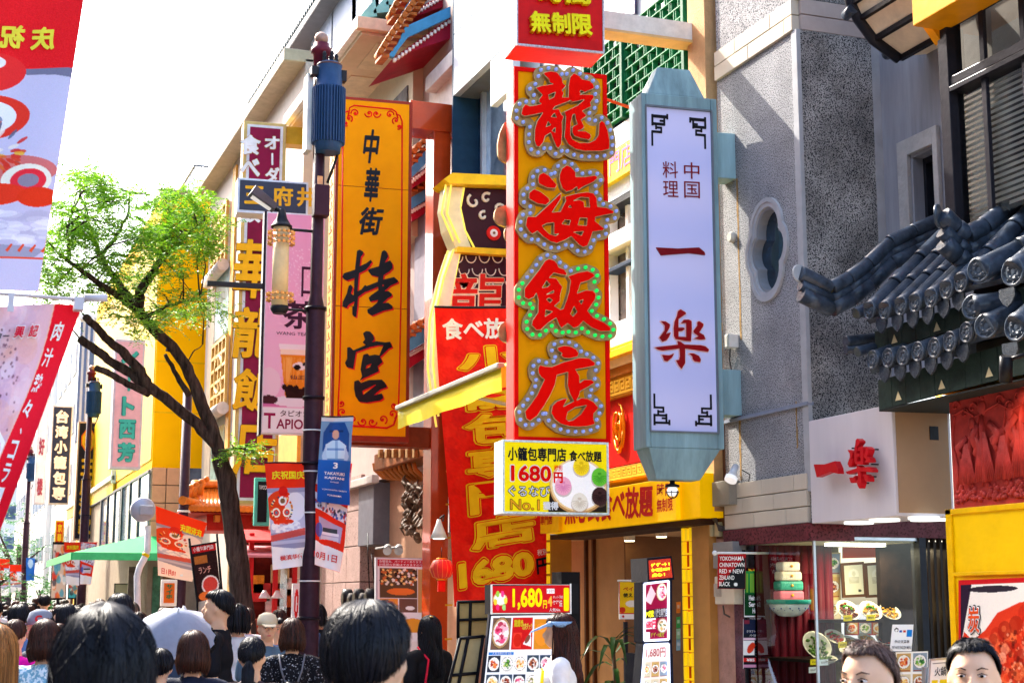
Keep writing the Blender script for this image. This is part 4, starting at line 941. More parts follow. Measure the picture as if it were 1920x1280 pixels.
# side pier with capital
zr(T, fr, 'pier', 800, 846, 820, 150, 1000, -.12, 0, M('d8d0c8', .6)); zr(T, fr, 'pier_capital', 792, 846, 820, 122, 150, -.25, 0, M('c8c4c0', .6), .01)
zr(T, fr, 'grey_pier', 775, 800, 790, 240, 840, -.05, 0, M('8c8690', .7))
ft_ = Fr(hitY(730, 100, 16.9), 0); off_ = fr.loc(ft_.o)
def tier(fasc, soff, tiles, dY=0.0):
    f2 = Fr(hitY(fasc[0][0], fasc[0][1], 16.7+dY), 0)
    # build in world-aligned frame then parent with matching transform
    def place(o): o.matrix_parent_inverse = Matrix.Identity(4); o.rotation_euler = (0, 0, -fr.rz); o.location = fr.loc(f2.o); return o
    place(MB().prism(f2.poly(fasc), 0, .06).build('eave_fascia', M('4a90b8', .5, var=.15), T))
    place(MB().prism(f2.poly(soff, .07), .07, 1.2).build('eave_soffit', M('98142c', .5, var=.2), T))
    mb = MB(); n = len(tiles)
    cs = [f2.px(*t_) for t_ in tiles]; L = [0]
    for a, b in zip(cs, cs[1:]): L.append(L[-1]+math.hypot(b[0]-a[0], b[1]-a[1]))
    m = max(3, int(L[-1]/.085))
    for k in range(m+1):
        q = L[-1]*k/m; x = np.interp(q, L, [c[0] for c in cs]); z = np.interp(q, L, [c[1] for c in cs])
        mb.tube([(x-.02, -.06, z), (x+.02, .3, z+.05)], [.036, .034], 8); mb.box(x-.0, x+.09, -.01, .3, z-.05, z-.015)
    place(mb.build('eave_tiles', M('b4662c', .5, var=.3, scale=20), T))
    (x0, z0), (x1, z1) = f2.px(*soff[0], .06), f2.px(*soff[1], .06); mb = MB()
    for k in range(16):
        t = k/16; x, z = x0+(x1-x0)*t, z0+(z1-z0)*t; mb.box(x, x+.03, .035, .1, z-.05, z-.012)
    place(mb.build('rafter_ends', M('e8dcd0', .5), T))
tier([(728, 104), (746, 82), (760, 50), (845, 12), (845, 32), (765, 70), (748, 92), (738, 108)], [(738, 108), (846, 32), (846, 72), (760, 100)], [(716, 98), (733, 70), (748, 48), (790, -12)])
tier([(745, 40), (765, 5), (800, -20), (800, -8), (772, 20), (752, 44)], [(752, 36), (846, -20), (846, 8), (770, 34)], [(738, 24), (748, 4), (760, -16)], .3)
tier([(768, 318), (800, 280), (842, 252), (842, 278), (800, 305), (770, 335)], [(770, 336), (842, 278), (842, 310), (774, 352)], [(770, 296), (785, 276), (812, 254), (842, 238)], .6)
tier([(768, 372), (842, 330), (842, 350), (770, 392)], [(770, 392), (842, 350), (842, 372), (772, 415)], [(770, 352), (842, 318)], .8)
tier([(766, 636), (800, 612), (812, 606), (812, 632), (766, 660)], [(766, 660), (812, 634), (812, 660), (768, 690)], [(766, 622), (785, 608), (812, 596)], .6)
# shop front level: wooden brackets, dragon column, signs
WOOD = M('8a4c24', .45, var=.25, scale=10, bump=.2)
zr(T, fr, 'carved_beam', 704, 795, 750, 836, 868, -.35, 0, WOOD, .01)
for k in range(6):
    u = 716+k*13; x, z = fr.px(u, 850, -.36); MB().box(x-.045, x+.045, -.4, -.35, z-.05, z+.05).build('name_plate', M('a07848', .5, var=.3, scale=30), T, bevel=.006)
for k in range(9):
    u = 712+k*9.5; x, z = fr.px(u, 880, -.2); mb = MB()
    mb.tube([(x, .0, z-.12), (x, -.16, z-.09), (x, -.26, z+.0), (x, -.28, z+.08)], [.02, .028, .03, .024], 8); mb.build('bracket', M('b06a30', .4, var=.2), T)
mb = MB()
for k in range(60):
    t = k/60; u, v = 768+10*math.sin(t*9)+6*random.random(), 925+t*90; x, z = fr.px(u, v, -.2)
    mb.ball((x, -.2-.05*math.sin(t*9+1.5), z), (.035, .04, .03), 8)
rr = random.Random(4)
for k in range(46):
    u, v = 762+rr.random()*34, 905+rr.random()*85; x, z = fr.px(u, v, -.2); a = rr.random()*6.3; mb.tube([(x, -.18, z), (x+.08*math.cos(a), -.26, z+.09*math.sin(a)), (x+.1*math.cos(a+.8), -.22, z+.13*math.sin(a+.8))], [.035, .025, .006], 6)
mb.build('dragon_relief', M('6a5240', .6, 0, var=.4, scale=30), T)
# ================================================================ prints used on banners
def lion_cv(w=60, h=150, back=False):
    w, h = int(w*1.7), int(h*1.7)
    cv = Cv(w, h, 'ee3214'); cv.rect(0, .24, 1, 1, '9a98b8').rect(0, .28, 1, .77, 'd4d4e8', .7)
    cv.disc(.35, .42, .42, 'e04018', .16).disc(.75, .42, .28, 'eceaf4', .14).disc(.42, .34, .16, 'f03018', .07).disc(.42, .27, .13, 'd82018', .05)
    cv.disc(.4, .36, .12, 'f4f4f4', .045).disc(.4, .36, .07, '806040', .025)
    for x in (.2, .52): cv.disc(x, .47, .12, 'f8f4e0', .045).disc(x, .47, .08, 'e03020', .03).disc(x, .47, .04, '708090', .015)
    for k in range(40): a = RNG.random()*6.3; cv.disc(.37+.3*math.cos(a), .44+.12*math.sin(a), .03, ['f0a020', 'c02010', 'f8e8b0', '304058'][k % 4], .008, ang=a, al=.9)
    cv.disc(.45, .6, .42, 'f4f2f8', .07).disc(.4, .56, .3, 'e83a18', .03)
    for k in range(60): cv.disc(.1+.8*RNG.random(), .58+.1*RNG.random(), .05, 'ffffff' if k % 2 else 'c8c4dc', .012, al=.6)
    cv.rect(0, .66, 1, .74, '8080a8', .6); cv.poly([(0, .68), (1, .63), (1, .7), (0, .74)], 'd84030', .8)
    cv.rect(0, .82, 1, 1, 'f4f2f4'); cv.poly([(0, .78), (1, .84), (1, 1), (0, 1)], 'f4f2f4')
    return cv
def paifang_cv(w=60, h=130):
    w, h = int(w*1.7), int(h*1.7)
    cv = Cv(w, h, 'e83018'); cv.poly([(0, 0), (1, .06), (1, .3), (0, .2)], 'e0d4dc')
    for k in range(70): cv.disc(RNG.random(), .02+.22*RNG.random(), .05, ['c84050', 'e8e0e8', '8090b8', 'd8a0a8'][k % 4], .02, al=.7)
    cv.poly([(0, .28), (1, .42), (1, .56), (0, .44)], 'e8e4f0')
    for k in range(60): x = RNG.random(); cv.disc(x, .33+.14*x+.09*RNG.random(), .03, ['3a58b0', 'c03030', '90a8d8', '303048'][k % 4], .015, al=.8)
    cv.poly([(.1, .52), (.9, .6), (.85, .75), (.15, .75)], 'b8a8c8').rect(.25, .62, .75, .66, '404850').rect(.2, .66, .8, .69, 'f0e8f0').rect(.2, .7, .8, .76, 'd8d0e0').disc(.12, .65, .12, '3058c0', .07, al=.7)
    cv.poly([(0, .76), (1, .82), (1, 1), (0, 1)], 'f4f2f6').disc(.5, .76, .4, 'e83018', .03)
    return cv
def cloth_banner(name, label, fr, quad, cv, texts, group=None, amp=.02, bar=None, rough=.6):
    T = thing(name, label, 'banner', fr, group); ph = random.random()*6
    sf = Surf(fr, *quad, 0, lambda a, b: amp*math.sin(a*6+b*5+ph)+amp*.7*math.sin(b*13+ph)*a)
    sf.canvas(cv, T, 'cloth', rough=rough)
    for t in texts:
        s, a0, b0, a1, b1, m, kw = t; sf.text(s, a0, b0, a1, b1, m, T, h=.008, **kw)
    if bar: p = [sf.at(k/6, 0, 0) for k in range(7)]; MB().tube([(a, b, c+.006) for a, b, c in p], .008, 6).build('bar', bar, T)
    return T, sf
YT = M('f8e020', .5); RT_ = M('d82018', .5); WT_ = M('f4f4f4', .5)
# ================================================================ street lamps
def lamp_post(fr, sc, H, lab, full=True, zt0=None):
    T = thing("street_lamp", lab, 'lamp post', fr, 'purple street lamps carrying blue ribbed drums')
    mb = MB(); r = .094*sc
    mb.lathe(0, 0, [(r*2.1, 0), (r*2.1, .35), (r*1.7, .5), (r*1.25, .62), (r*1.05, .8), (r, 1.2), (r*.95, H*.62), (r*.62, H*.64), (r*.6, H-.15)], 12); mb.build('pole', PURP, T)
    for z in (1.5, 2.9, H*.5, H*.62): MB().lathe(0, 0, [(r*1.12, z), (r*1.12, z+.03)], 12).build('collar', M('1e1620', .4, .3), T)
    MB().lathe(0, 0, [(r*.75, H-.35), (r*.8, H-.16), (r*1.05, H-.15), (r*1.05, H-.1), (r*.8, H-.09), (r*.8, H-.05)], 14).build('top_cap', M('6a2434', .4), T)
    MB().ball((0, 0, H), r*.72, 14).build('finial', M('a08070', .35, .4), T)
    R = .145*sc; cx = R*.45; z0, z1 = (zt0 or (H-1.18*sc, H-.2*sc)); h = z1-z0
    mb = MB(); mb.lathe(cx, -R*.6, [(R*.8, z0), (R*.85, z0+h*.07), (R*.93, z0+h*.09), (R*.93, z0+h*.72), (R*.86, z0+h*.73), (R*.8, z0+h*.93), (R*.83, z0+h*.95), (R*.83, z0+h*.97), (R*.6, z0+h)], 28)
    d = mb.build('drum', NAVY, T)
    fn = MB()
    for k in range(34):
        q = 2*PI*k/34; c, s = math.cos(q), math.sin(q); a, b = R*.9, R*1.1; t = R*.035
        fn.hexa([(cx+c*a-s*t, -R*.6+s*a+c*t, z0+h*.1), (cx+c*a+s*t, -R*.6+s*a-c*t, z0+h*.1), (cx+c*b+s*t, -R*.6+s*b-c*t, z0+h*.1), (cx+c*b-s*t, -R*.6+s*b+c*t, z0+h*.1)],
                [(cx+c*a-s*t, -R*.6+s*a+c*t, z0+h*.71), (cx+c*a+s*t, -R*.6+s*a-c*t, z0+h*.71), (cx+c*b+s*t, -R*.6+s*b-c*t, z0+h*.71), (cx+c*b-s*t, -R*.6+s*b+c*t, z0+h*.71)])
    fn.build('cooling_fins', NAVY, T); MB().lathe(cx, -R*.6, [(R*.84, z0+h*.955), (R*.84, z0+h*.975)], 24).build('lid_ring', M('5c4444', .5), T)
    ins = MB()
    for k in range(5): q = 1.2*k; ins.lathe(cx+R*.45*math.cos(q), -R*.6+R*.45*math.sin(q), [(R*.1, z0+h*.99), (R*.16, z0+h*1.0), (R*.1, z0+h*1.02), (R*.16, z0+h*1.04), (R*.1, z0+h*1.06), (R*.15, z0+h*1.08), (R*.08, z0+h*1.11)], 8)
    ins.build('insulators', DARKM, T)
    cl = MB(); cl.box(cx-R*1.25, cx-R*.8, -R*.9, -R*.2, z0+h*.84, z0+h*.93); cl.box(cx+R*.75, cx+R*1.1, -R*.9, -R*.3, z0+h*.8, z0+h*.92); cl.box(cx-R*.7, cx-R*.3, -R*.3, R*.5, z0+h*.3, z0+h*.36)
    cl.tube([(cx-R*.7, -R*.2, z0), (cx-R*.4, 0, z0-h*.3)], R*.09, 8); cl.tube([(cx+R*.7, -R*.4, z0), (cx+R*.15, 0, z0-h*.3)], R*.09, 8); cl.build('clamps', DARKM, T)['kind'] = 'stuff'
    return T
frL = FYg(580, 14.0); HL = frL.px(592, 72)[1]
TL_ = lamp_post(frL, 1.0, HL, 'nearest purple street lamp post, its blue ribbed drum beside the orange sign', zt0=(frL.px(600, 285, -.1)[1], frL.px(600, 115, -.1)[1]))
MB().box(-.13, -.075, -.03, .15, frL.px(570, 282)[1], frL.px(570, 138)[1]).build('cover_plate', M('d8dcd8', .5), TL_, bevel=.004)
MB().box(-.065, .08, -.15, -.02, frL.px(590, 410)[1], frL.px(590, 352)[1]).build('junction_box', M('3a2030', .45), TL_, bevel=.01)
MB().box(-.03, .02, -.1, -.09, frL.px(585, 350)[1], frL.px(585, 334)[1]).build('number_plate', M('e0a878', .5), TL_)
# wall-washer light and lantern on the arm
lz = frL.px(530, 430)[1]; lx = frL.px(527, 430)[0]
mb = MB(); mb.tube([(-.05, -.02, lz), (lx, -.02, lz)], .014, 8); mb.tube([(lx, -.02, lz-.7), (lx, -.02, lz+.12)], .012, 8); mb.tube([(lx, -.02, frL.px(527, 580)[1]), (-.05, -.02, frL.px(527, 580)[1])], .012, 8); mb.build('lantern_arm', DARKM, TL_)
zA, zB = frL.px(527, 428)[1], frL.px(527, 575)[1]
MB().lathe(lx, -.02, [(.1, zA+.02), (.1, zA), (.075, zA+.05), (.05, zA+.09), (.03, zA+.18)], 18).build('lantern_cap', DARKM, TL_)
MB().lathe(lx, -.02, [(.075, zB), (.075, zA)], 24).build('lantern_glass', M('cdb68c', .4, emit=.03), TL_)
MB().lathe(lx, -.02, [(.06, zB-.07), (.085, zB-.03), (.085, zB)], 20).build('lantern_base', DARKM, TL_)
rg = MB()
for k, z in enumerate((zA-.05, zA-.1, zA-.15, zB+.06, zB+.11)):
    for rr in (.1, .112): rg.tube([(lx+rr*math.cos(a*PI/10), -.02+rr*math.sin(a*PI/10), z) for a in range(21)], .005, 5)
    for a in range(16): q = a*PI/8; rg.box(lx+.118*math.cos(q)-.012, lx+.118*math.cos(q)+.012, -.02+.118*math.sin(q)-.008, -.02+.118*math.sin(q)+.008, z-.014, z+.014)
rg.build('lantern_rings', M('c09050', .35, .8), TL_)['kind'] = 'stuff'
a = frL.px(466, 364); b = frL.px(524, 392); mb = MB()
P0, P1 = Vector((frL.px(470, 360)[0], -.05, frL.px(470, 360)[1])), Vector((frL.px(515, 392)[0], -.02, frL.px(515, 392)[1])); dv = (P1-P0).normalized(); nv = Vector((-dv.z, 0, dv.x)); w_ = .045
mb.hexa([P0-nv*w_+Vector((0, -.08, 0)), P1-nv*w_*.7+Vector((0, -.07, 0)), P1-nv*w_*.7+Vector((0, .07, 0)), P0-nv*w_+Vector((0, .08, 0))], [P0+nv*w_+Vector((0, -.08, 0)), P1+nv*w_*.7+Vector((0, -.07, 0)), P1+nv*w_*.7+Vector((0, .07, 0)), P0+nv*w_+Vector((0, .08, 0))])
mb.build('floodlight_head', M('50505a', .4, .4), TL_, bevel=.006)
mb = MB(); q0, q1 = P0-nv*(w_+.004)+dv*.03, P1-nv*(w_*.75+.004)-dv*.03; mb.add([q0+Vector((0, -.06, 0)), q1+Vector((0, -.05, 0)), q1+Vector((0, .05, 0)), q0+Vector((0, .06, 0))], [(3, 2, 1, 0)]); mb.build('floodlight_lens', M('e8e8e8', .1, emit=.1), TL_)
MB().tube([P1, (lx, -.02, zA+.16)], .02, 8).build('floodlight_joint', DARKM, TL_)
for z in (1020, 1110):
    pass
for v in (808, 885, 962, 1090):
    z = frL.px(578, v)[1]; MB().lathe(0, 0, [(.1, z), (.1, z+.012)], 12).build('banner_tie', M('e8e8e8', .5), TL_)
# other lamp posts further off
f2 = FYg(152, 42.0); T2 = lamp_post(f2, 1.25, f2.px(158, 690)[1], 'middle purple street lamp post, its blue drum in front of the dark 王府 sign', zt0=(f2.px(158, 782)[1], f2.px(158, 715)[1]))
f3 = FYg(42, 60.0); T3 = lamp_post(f3, 1.25, f3.px(45, 840)[1], 'farthest purple street lamp post, by the green trees at the left', zt0=(f3.px(45, 902)[1], f3.px(45, 855)[1]))
f4 = FYg(338, 24.0); z = f4.px(345, 735)[1]
T4 = thing('sign_pole', 'plain dark purple pole standing behind the leaning street tree', 'pole', f4); MB().lathe(0, 0, [(.1, 0), (.085, 1), (.07, z)], 12).build('pole', PURP, T4)
for v in (960, 1080): z = f4.px(340, v)[1]; MB().lathe(0, 0, [(.095, z), (.095, z+.03)], 12).build('banner_tie', WHITE, T4)
# festival banners on the near lamp
fr = FY(498, 1065, 13.95, 0)
cloth_banner('festival_banner', 'red festival banner with a lion-dance head, left side of the nearest lamp post', fr, ((497, 868), (571, 868), (571, 1060), (512, 1068)), lion_cv(),
  [('庆祝国庆', .14, .075, 1.0, .155, YT, dict(bold=.03)), ('横滨华侨', .25, .875, .95, .925, RT_, dict(bold=.02))], 'festival banners tied to the lamp posts', bar=DARKM)
fr = FY(592, 1065, 13.9, 0)
cloth_banner('festival_banner', 'red festival banner with a palace gate picture hanging below the blue player banner', fr, ((592, 868), (662, 868), (638, 1073), (590, 1058)), paifang_cv(),
  [('10月1日', -.05, .86, .8, .93, RT_, dict(bold=.02))], 'festival banners tied to the lamp posts')
fr = FY(595, 940, 13.8, 0); cv = Cv(64, 160, '1f58b0')
cv.rect(0, 0, 1, .5, '6898c8').poly([(.1, .18), (.3, .06), (.75, .06), (.92, .2), (.92, .4), (.1, .4)], '1c4c94'); cv.rect(0, 0, 1, .05, 'c8d4e4')
cv.disc(.5, .13, .13, '2050a0', .055).poly([(.32, .15), (.72, .15), (.72, .17), (.3, .17)], '18366c').disc(.5, .2, .1, 'd8a890', .055)
cv.poly([(.18, .48), (.2, .32), (.4, .27), (.62, .27), (.82, .33), (.84, .48)], 'c0dcf0').poly([(.48, .27), (.56, .27), (.56, .48), (.48, .48)], '90b4d8').rect(.24, .36, .76, .385, '2858a8', .5).poly([(.1, .45), (.2, .34), (.26, .5), (.12, .5)], 'b0cce8').poly([(.8, .34), (.92, .45), (.88, .5), (.76, .5)], 'a8c4e4')
cv.grad(.5, '2060b8', 1, '184ca0')
cloth_banner('player_banner', 'blue banner with a baseball player in pale uniform on the nearest lamp post', fr, ((602, 782), (661, 782), (655, 947), (594, 940)), cv,
  [('3', .43, .53, .57, .6, WT_, dict(bold=.03)), ('TAKAYUKI', .18, .64, .82, .675, WT_, dict(bold=.02)), ('KAJITANI', .2, .695, .82, .73, WT_, dict(bold=.02)), ('OUTFIELDER', .36, .75, .64, .762, WT_, dict(bold=.0)), ('YOKOHAMA', .28, .9, .75, .92, WT_, dict(bold=.01)), ('YOKOHAMA GREEN', .12, .84, .9, .855, WT_, dict(bold=0))], bar=DARKM)
fr = FY(293, 1078, 23.9, 0)
cv = lion_cv(70, 90); cv.a = cv.a*np.array([1, .85, .8])+np.array([.02, .05, 0])
cloth_banner('festival_banner', 'sun-bleached orange festival banner seen from behind on the plain purple pole', fr, ((292, 948), (388, 980), (360, 1090), (296, 1078)), cv,
  [('庆祝国庆', .5, .14, .95, .26, YT, dict(bold=.03, mirror=True)), ('10月1日', .1, .88, .5, .97, RT_, dict(bold=.02, mirror=True))], 'festival banners tied to the lamp posts')
fr = FY(120, 1090, 41.8, 0)
cloth_banner('festival_banner', 'pair-hung red festival banner, left one on the middle lamp post', fr, ((120, 1016), (151, 1016), (148, 1097), (124, 1095)), lion_cv(30, 60), [('庆祝国庆', .15, .07, .9, .17, YT, dict(bold=.02))], 'festival banners tied to the lamp posts')
cloth_banner('festival_banner', 'pair-hung red festival banner, right one on the middle lamp post', FY(152, 1090, 41.8, 0), ((152, 1016), (183, 1016), (170, 1095), (150, 1095)), paifang_cv(30, 60), [], 'festival banners tied to the lamp posts')
fr = FY(18, 1110, 59.8, 0)
cloth_banner('festival_banner', 'small distant red festival banner just left of the farthest lamp post', fr, ((18, 1058), (40, 1058), (40, 1110), (20, 1110)), lion_cv(24, 40), [], 'festival banners tied to the lamp posts')
cloth_banner('festival_banner', 'small distant red festival banner at the left edge of the street', FY(0, 1115, 66, 0), ((-6, 1046), (18, 1048), (16, 1116), (-4, 1116)), lion_cv(24, 40), [], 'festival banners tied to the lamp posts')
cv = Cv(20, 40, '2868c0'); cv.disc(.5, .25, .3, 'a8c8e8', .2)
cloth_banner('player_banner', 'small distant blue banner on the farthest lamp post', FY(50, 1088, 59.7, 0), ((49, 1045), (66, 1046), (64, 1088), (49, 1088)), cv, [])
# big banners top left
fr = FY(0, 540, 6.2, 0)
cv = Cv(220, 520, 'ee1c24'); cv.speck(.03); cv.poly([(0, .315), (1, .32), (1, .35), (0, .36)], '7a7a94').poly([(0, .33), (.85, .34), (1, .35), (1, 1), (0, 1)], 'ccc8e4')
cv.disc(.3, .33, .3, 'ee3030', .06).disc(.3, .3, .12, 'f4f0f0', .02)
cv.disc(.32, .47, .36, 'e83828', .07).disc(.3, .47, .26, 'f0f2f8', .052).disc(.3, .48, .14, '8898b0', .022)
for k in range(90):
    a = RNG.random()*6.3; cv.disc(.35+.36*math.cos(a)*RNG.random(), .58+.08*math.sin(a), .05, ['e04828', '606c88', 'f0b838', 'd82c28', 'f0e8e0'][k % 5], .006, ang=a, al=.85)
cv.disc(.5, .64, .5, 'e03c28', .05, al=.6); cv.disc(.72, .67, .24, 'f4f0e0', .05).disc(.74, .67, .17, 'ec3040', .036).disc(.74, .67, .1, '90889c', .02).disc(.02, .66, .14, 'f4e8d8', .035).disc(.02, .66, .08, 'e04040', .02)
cv.disc(.4, .71, .34, 'ec3a20', .035); cv.disc(.3, .68, .1, 'f0c0c0', .02); cv.disc(.85, .72, .2, 'e83818', .03)
for k in range(80): cv.disc(RNG.random(), .76+.1*RNG.random(), .12, 'f2f2fa' if k % 2 else 'bcb8d4', .01, al=.5)
cv.poly([(0, .88), (.3, .86), (.75, .865), (1, .875), (.9, .9), (0, .9)], 'a0a0b8'); 
for k in range(9): cv.poly([(k*.12, .88), (k*.12+.05, .86), (k*.12+.07, .862), (k*.12+.03, .885)], 'e85028')
cv.rect(0, .898, 1, .905, 'e85028')
cv.speck(.018)
cloth_banner('large_banner', 'huge red and white lion-dance banner seen from behind at the top left corner', fr, ((-72, -60), (166, -60), (72, 545), (-110, 545)), cv,
  [('庆', .61, .19, .81, .262, M('f4e440', .5), dict(bold=.04, mirror=True)), ('祝', .345, .185, .555, .257, M('f4e440', .5), dict(bold=.04, mirror=True))], amp=.012, rough=.7)
fr = FY(0, 900, 5.0, 0)
T = thing('shop_flag', 'red and pink shop flag with white vertical lettering at the left edge', 'flag', fr)
sf = Surf(fr, (-120, 578), (156, 570), (-20, 1050), (-150, 1000), 0, lambda a, b: .02*math.sin(a*7+b*3)+.02*math.sin(b*8)*a)
def qcurve(b): return .72-.25*b-.16*math.sin(b*3)
cv = Cv(240, 320, 'e8b8c4')
for k in range(260): cv.disc(RNG.random()*.8, RNG.random()*.8, .03+.05*RNG.random(), ['f0c8d0', 'd8a0b8', 'f4dce4', 'e8a898', 'c8a0c0'][k % 5], al=.3)
for k in range(50): cv.disc(.45+.3*RNG.random(), .1+.45*RNG.random(), .008, '784858', al=.6)
cv.poly([(.2, .38), (.44, .35), (.58, .45), (.62, .5), (.74, .56), (.78, .6), (.7, .64), (.64, .68), (.66, .78), (.2, .8)], 'faf4f6').poly([(.2, .4), (.42, .375), (.55, .47), (.6, .52), (.7, .57), (.72, .6), (.64, .62), (.6, .66), (.62, .78), (.2, .8)], 'ee1038')
m_ = cv.X > .80-.0*cv.Y+.04*np.sin(cv.Y*6)-.06*cv.Y; cv._p(m_, 'f0142c'); cv._p((cv.X > .79-.0*cv.Y+.04*np.sin(cv.Y*6)-.06*cv.Y)&~m_, 'f4c0b0')
sf.canvas(cv.speck(.015), T, 'cloth', rough=.6)
pts = [(.885, .07), (.88, .175), (.865, .28), (.85, .385), (.845, .47), (.84, .55), (.845, .64), (.85, .73), (.85, .82)]
for ch, (a, b) in zip('肉汁熱々、コラーゲ', pts): sf.text(ch, a-.035, b, a+.035, b+.075, WT_, T, .02, h=.008) if ch != '、' else sf.text(ch, a, b+.03, a+.02, b+.055, WT_, T, .02, h=.008)
sf.text('興', .565, .085, .645, .145, M('f8f0f0', .5), T, .06, h=.006); sf.text('興', .57, .09, .64, .14, M('e01038', .5), T, .025, h=.01); sf.text('記', .67, .08, .745, .14, M('f8f0f0', .5), T, .06, h=.006); sf.text('記', .675, .085, .74, .135, M('e01038', .5), T, .025, h=.01)
sf.text('ター', .44, .115, .54, .145, BLACK, T, .03, h=.008); sf.text('TER KOKI', .44, .17, .58, .182, M('a06878', .5), T, .0, h=.008)
a = fr.px(-80, 548); b = fr.px(162, 566); MB().tube([(a[0], -.03, a[1]), (b[0], -.03, b[1])], .006, 8).build('pole', M('c8b8b8', .4), T)
a2 = fr.px(156, 562); mb = MB(); mb.tube([(a2[0], -.035, a2[1]), (a2[0]+.07, -.035, a2[1]+.004)], .012, 8); mb.box(a2[0]-.03, a2[0], -.045, -.0, a2[1]-.04, a2[1]); mb.box(fr.px(14, 560)[0], fr.px(26, 560)[0], -.04, -.035, fr.px(20, 588)[1], fr.px(20, 553)[1]); mb.build('pole_clip', M('c8c0c8', .4), T)['kind'] = 'stuff'
# ================================================================ maroon sign, black sign, drink sign
fr = FY(437, 912, 21.5)
T = thing('maroon_sign', 'tall maroon sign with raised golden characters partly hidden by the pink drink sign', 'shop sign', fr)
W = (fr.px(535, 300)[0]+fr.px(522, 880)[0])/2; Ht = fr.px(480, 228)[1]; zl = fr.px(480, 945)[1]
MB().box(0, W, 0, .35, zl, Ht).build('cabinet', M('c8a868', .4, .3), T, bevel=.01)
MB().box(.05, W-.05, -.01, 0, zl+.05, Ht-.05).build('rim', M('e4e4e8', .3), T); MB().box(.09, W-.09, -.02, -.01, zl+.09, Ht-.09).build('face_panel', MAROON, T)
GM = M('f4b40c', .4, var=.05)
for ch, v0, v1 in (('華', 448, 560), ('龍', 575, 672), ('飯', 690, 770), ('店', 782, 890)):
    s_ = Surf(fr, (436, v0), (525, v0+3), (523, v1+3), (434, v1), -.02); s_.text(ch, 0, 0, 1, 1, M('7a5008', .5), T, .028, depth=.05, h=.05, name='character', shear=.1); s_.text(ch, .01, .01, .99, .99, GM, T, .024, h=.054, name='character_face', shear=.1)
s_ = Surf(fr, (450, 252), (525, 254), (525, 335), (450, 333), -.02)
for tx, a0, b0, a1, b1 in (('食', 0, 0, .52, .48), ('べ', 0, .55, .5, .98), ('オ', .6, .02, 1, .34), ('ー', .76, .36, .84, .7), ('ダ', .62, .74, 1, 1.1)):
    if tx == 'ー': s_.text('l', .78, .42, .83, .7, WT_, T, .08, h=.01)
    else: s_.text(tx, a0, b0, a1, b1, M('c89040', .5), T, .06, h=.006); s_.text(tx, a0+.01, b0+.01, a1-.01, b1-.01, WT_, T, .04, h=.01)
s_ = Surf(fr, (450, 398), (490, 399), (488, 418), (450, 417), -.02); s_.text('放', 0, -.8, 1, 1, WT_, T, .04, h=.01)
z0, z1 = fr.px(545, 268)[1], fr.px(545, 235)[1]; MB().box(W, W+.32, .05, .3, z0, z1).build('bracket', M('c89c28', .4), T, bevel=.01)
fr = FY(444, 398, 19.8)
T = thing('black_sign', 'slate-black horizontal sign with gold characters across the maroon sign', 'shop sign', fr)
W = fr.px(578, 370)[0]; Ht = fr.px(510, 333)[1]-fr.px(510, 398)[1]
MB().box(0, W, 0, .3, 0, Ht).build('cabinet', M('c8ccd4', .35, .3), T, bevel=.008); MB().box(.03, W-.03, -.01, 0, .04, Ht-.03).build('face_panel', M('3c4254', .4, var=.1), T)
s_ = Surf(fr, (458, 346), (575, 352), (575, 388), (458, 384), -.01); s_.text('王', 0, .05, .32, .95, GOLD, T, .04, h=.006); s_.text('府', .45, 0, .78, 1, GOLD, T, .03, h=.006); s_.text('井', .84, 0, 1.15, 1, GOLD, T, .03, h=.006)
# pink drink sign
fr = FY(489, 812, 18.3)
T = thing('drink_sign', 'pink tapioca milk tea sign with a printed cup, behind the nearest lamp post', 'shop sign', fr)
W = fr.px(604, 700)[0]; Ht = fr.px(545, 400)[1]
MB().box(0, W, 0, .14, 0, Ht).build('cabinet', M('d8dce0', .35, .4), T, bevel=.006); MB().box(-.03, 0, -.02, .16, -.02, Ht).build('dark_edge', M('20242c', .4), T)
sf = Surf(fr, (.015, Ht-.015), (W-.015, Ht-.015), (W-.015, .02), (.015, .02), -.003, px=False)
cv = Cv(70, 250, 'eeb0d0'); cv.grad(0, 'eaaacc', .75, 'f0c0dc')
for k in range(160): cv.disc(.1+.7*RNG.random(), .15+.25*RNG.random(), .012, 'fbe4f0', al=.7)
for k in range(10): cv.disc(.2+.15*RNG.random(), .2+.12*RNG.random(), .03, '907060', al=.7)
cv.disc(.1, .78, .2, 'f0d0e0', .07); cv.rect(0, .84, 1, .885, 'd870a8'); cv.disc(.55, .86, .42, 'f0e4ee', .025); cv.disc(.1, .855, .16, '482028', .02)
cv.poly([(.27, .62), (.9, .62), (.82, .84), (.38, .84)], 'e88820').poly([(.25, .6), (.92, .6), (.92, .63), (.27, .63)], 'f4e8ec').poly([(.28, .625), (.9, .625), (.89, .65), (.29, .65)], 'f8e0c8')
for k in range(30): x = .32+.5*RNG.random(); cv.poly([(x, .65+.06*RNG.random()), (x+.03, .66), (x+.01, .78)], 'f8b860', .5)
cv.poly([(.36, .8), (.84, .8), (.8, .845), (.4, .845)], '301410')
for k in range(14): cv.disc(.36+.46*RNG.random(), .795+.02*RNG.random(), .045, '28100c')
cv.disc(.62, .7, .12, 'f0e4e4', .018).disc(.58, .705, .06, '181010', .014).disc(.7, .69, .03, '181010', .008)
cv.rect(0, .89, 1, 1, 'f4f0f4')
sf.canvas(cv, T, emit=.0)
VI = M('402038', .5)
sf.text('T', .02, .915, .22, .985, M('a01850', .5), T, .02); sf.text('APIOCA', .24, .94, 1.0, .985, M('902048', .5), T, .02); sf.text('タピオカ専', .3, .9, .95, .93, VI, T, .01)
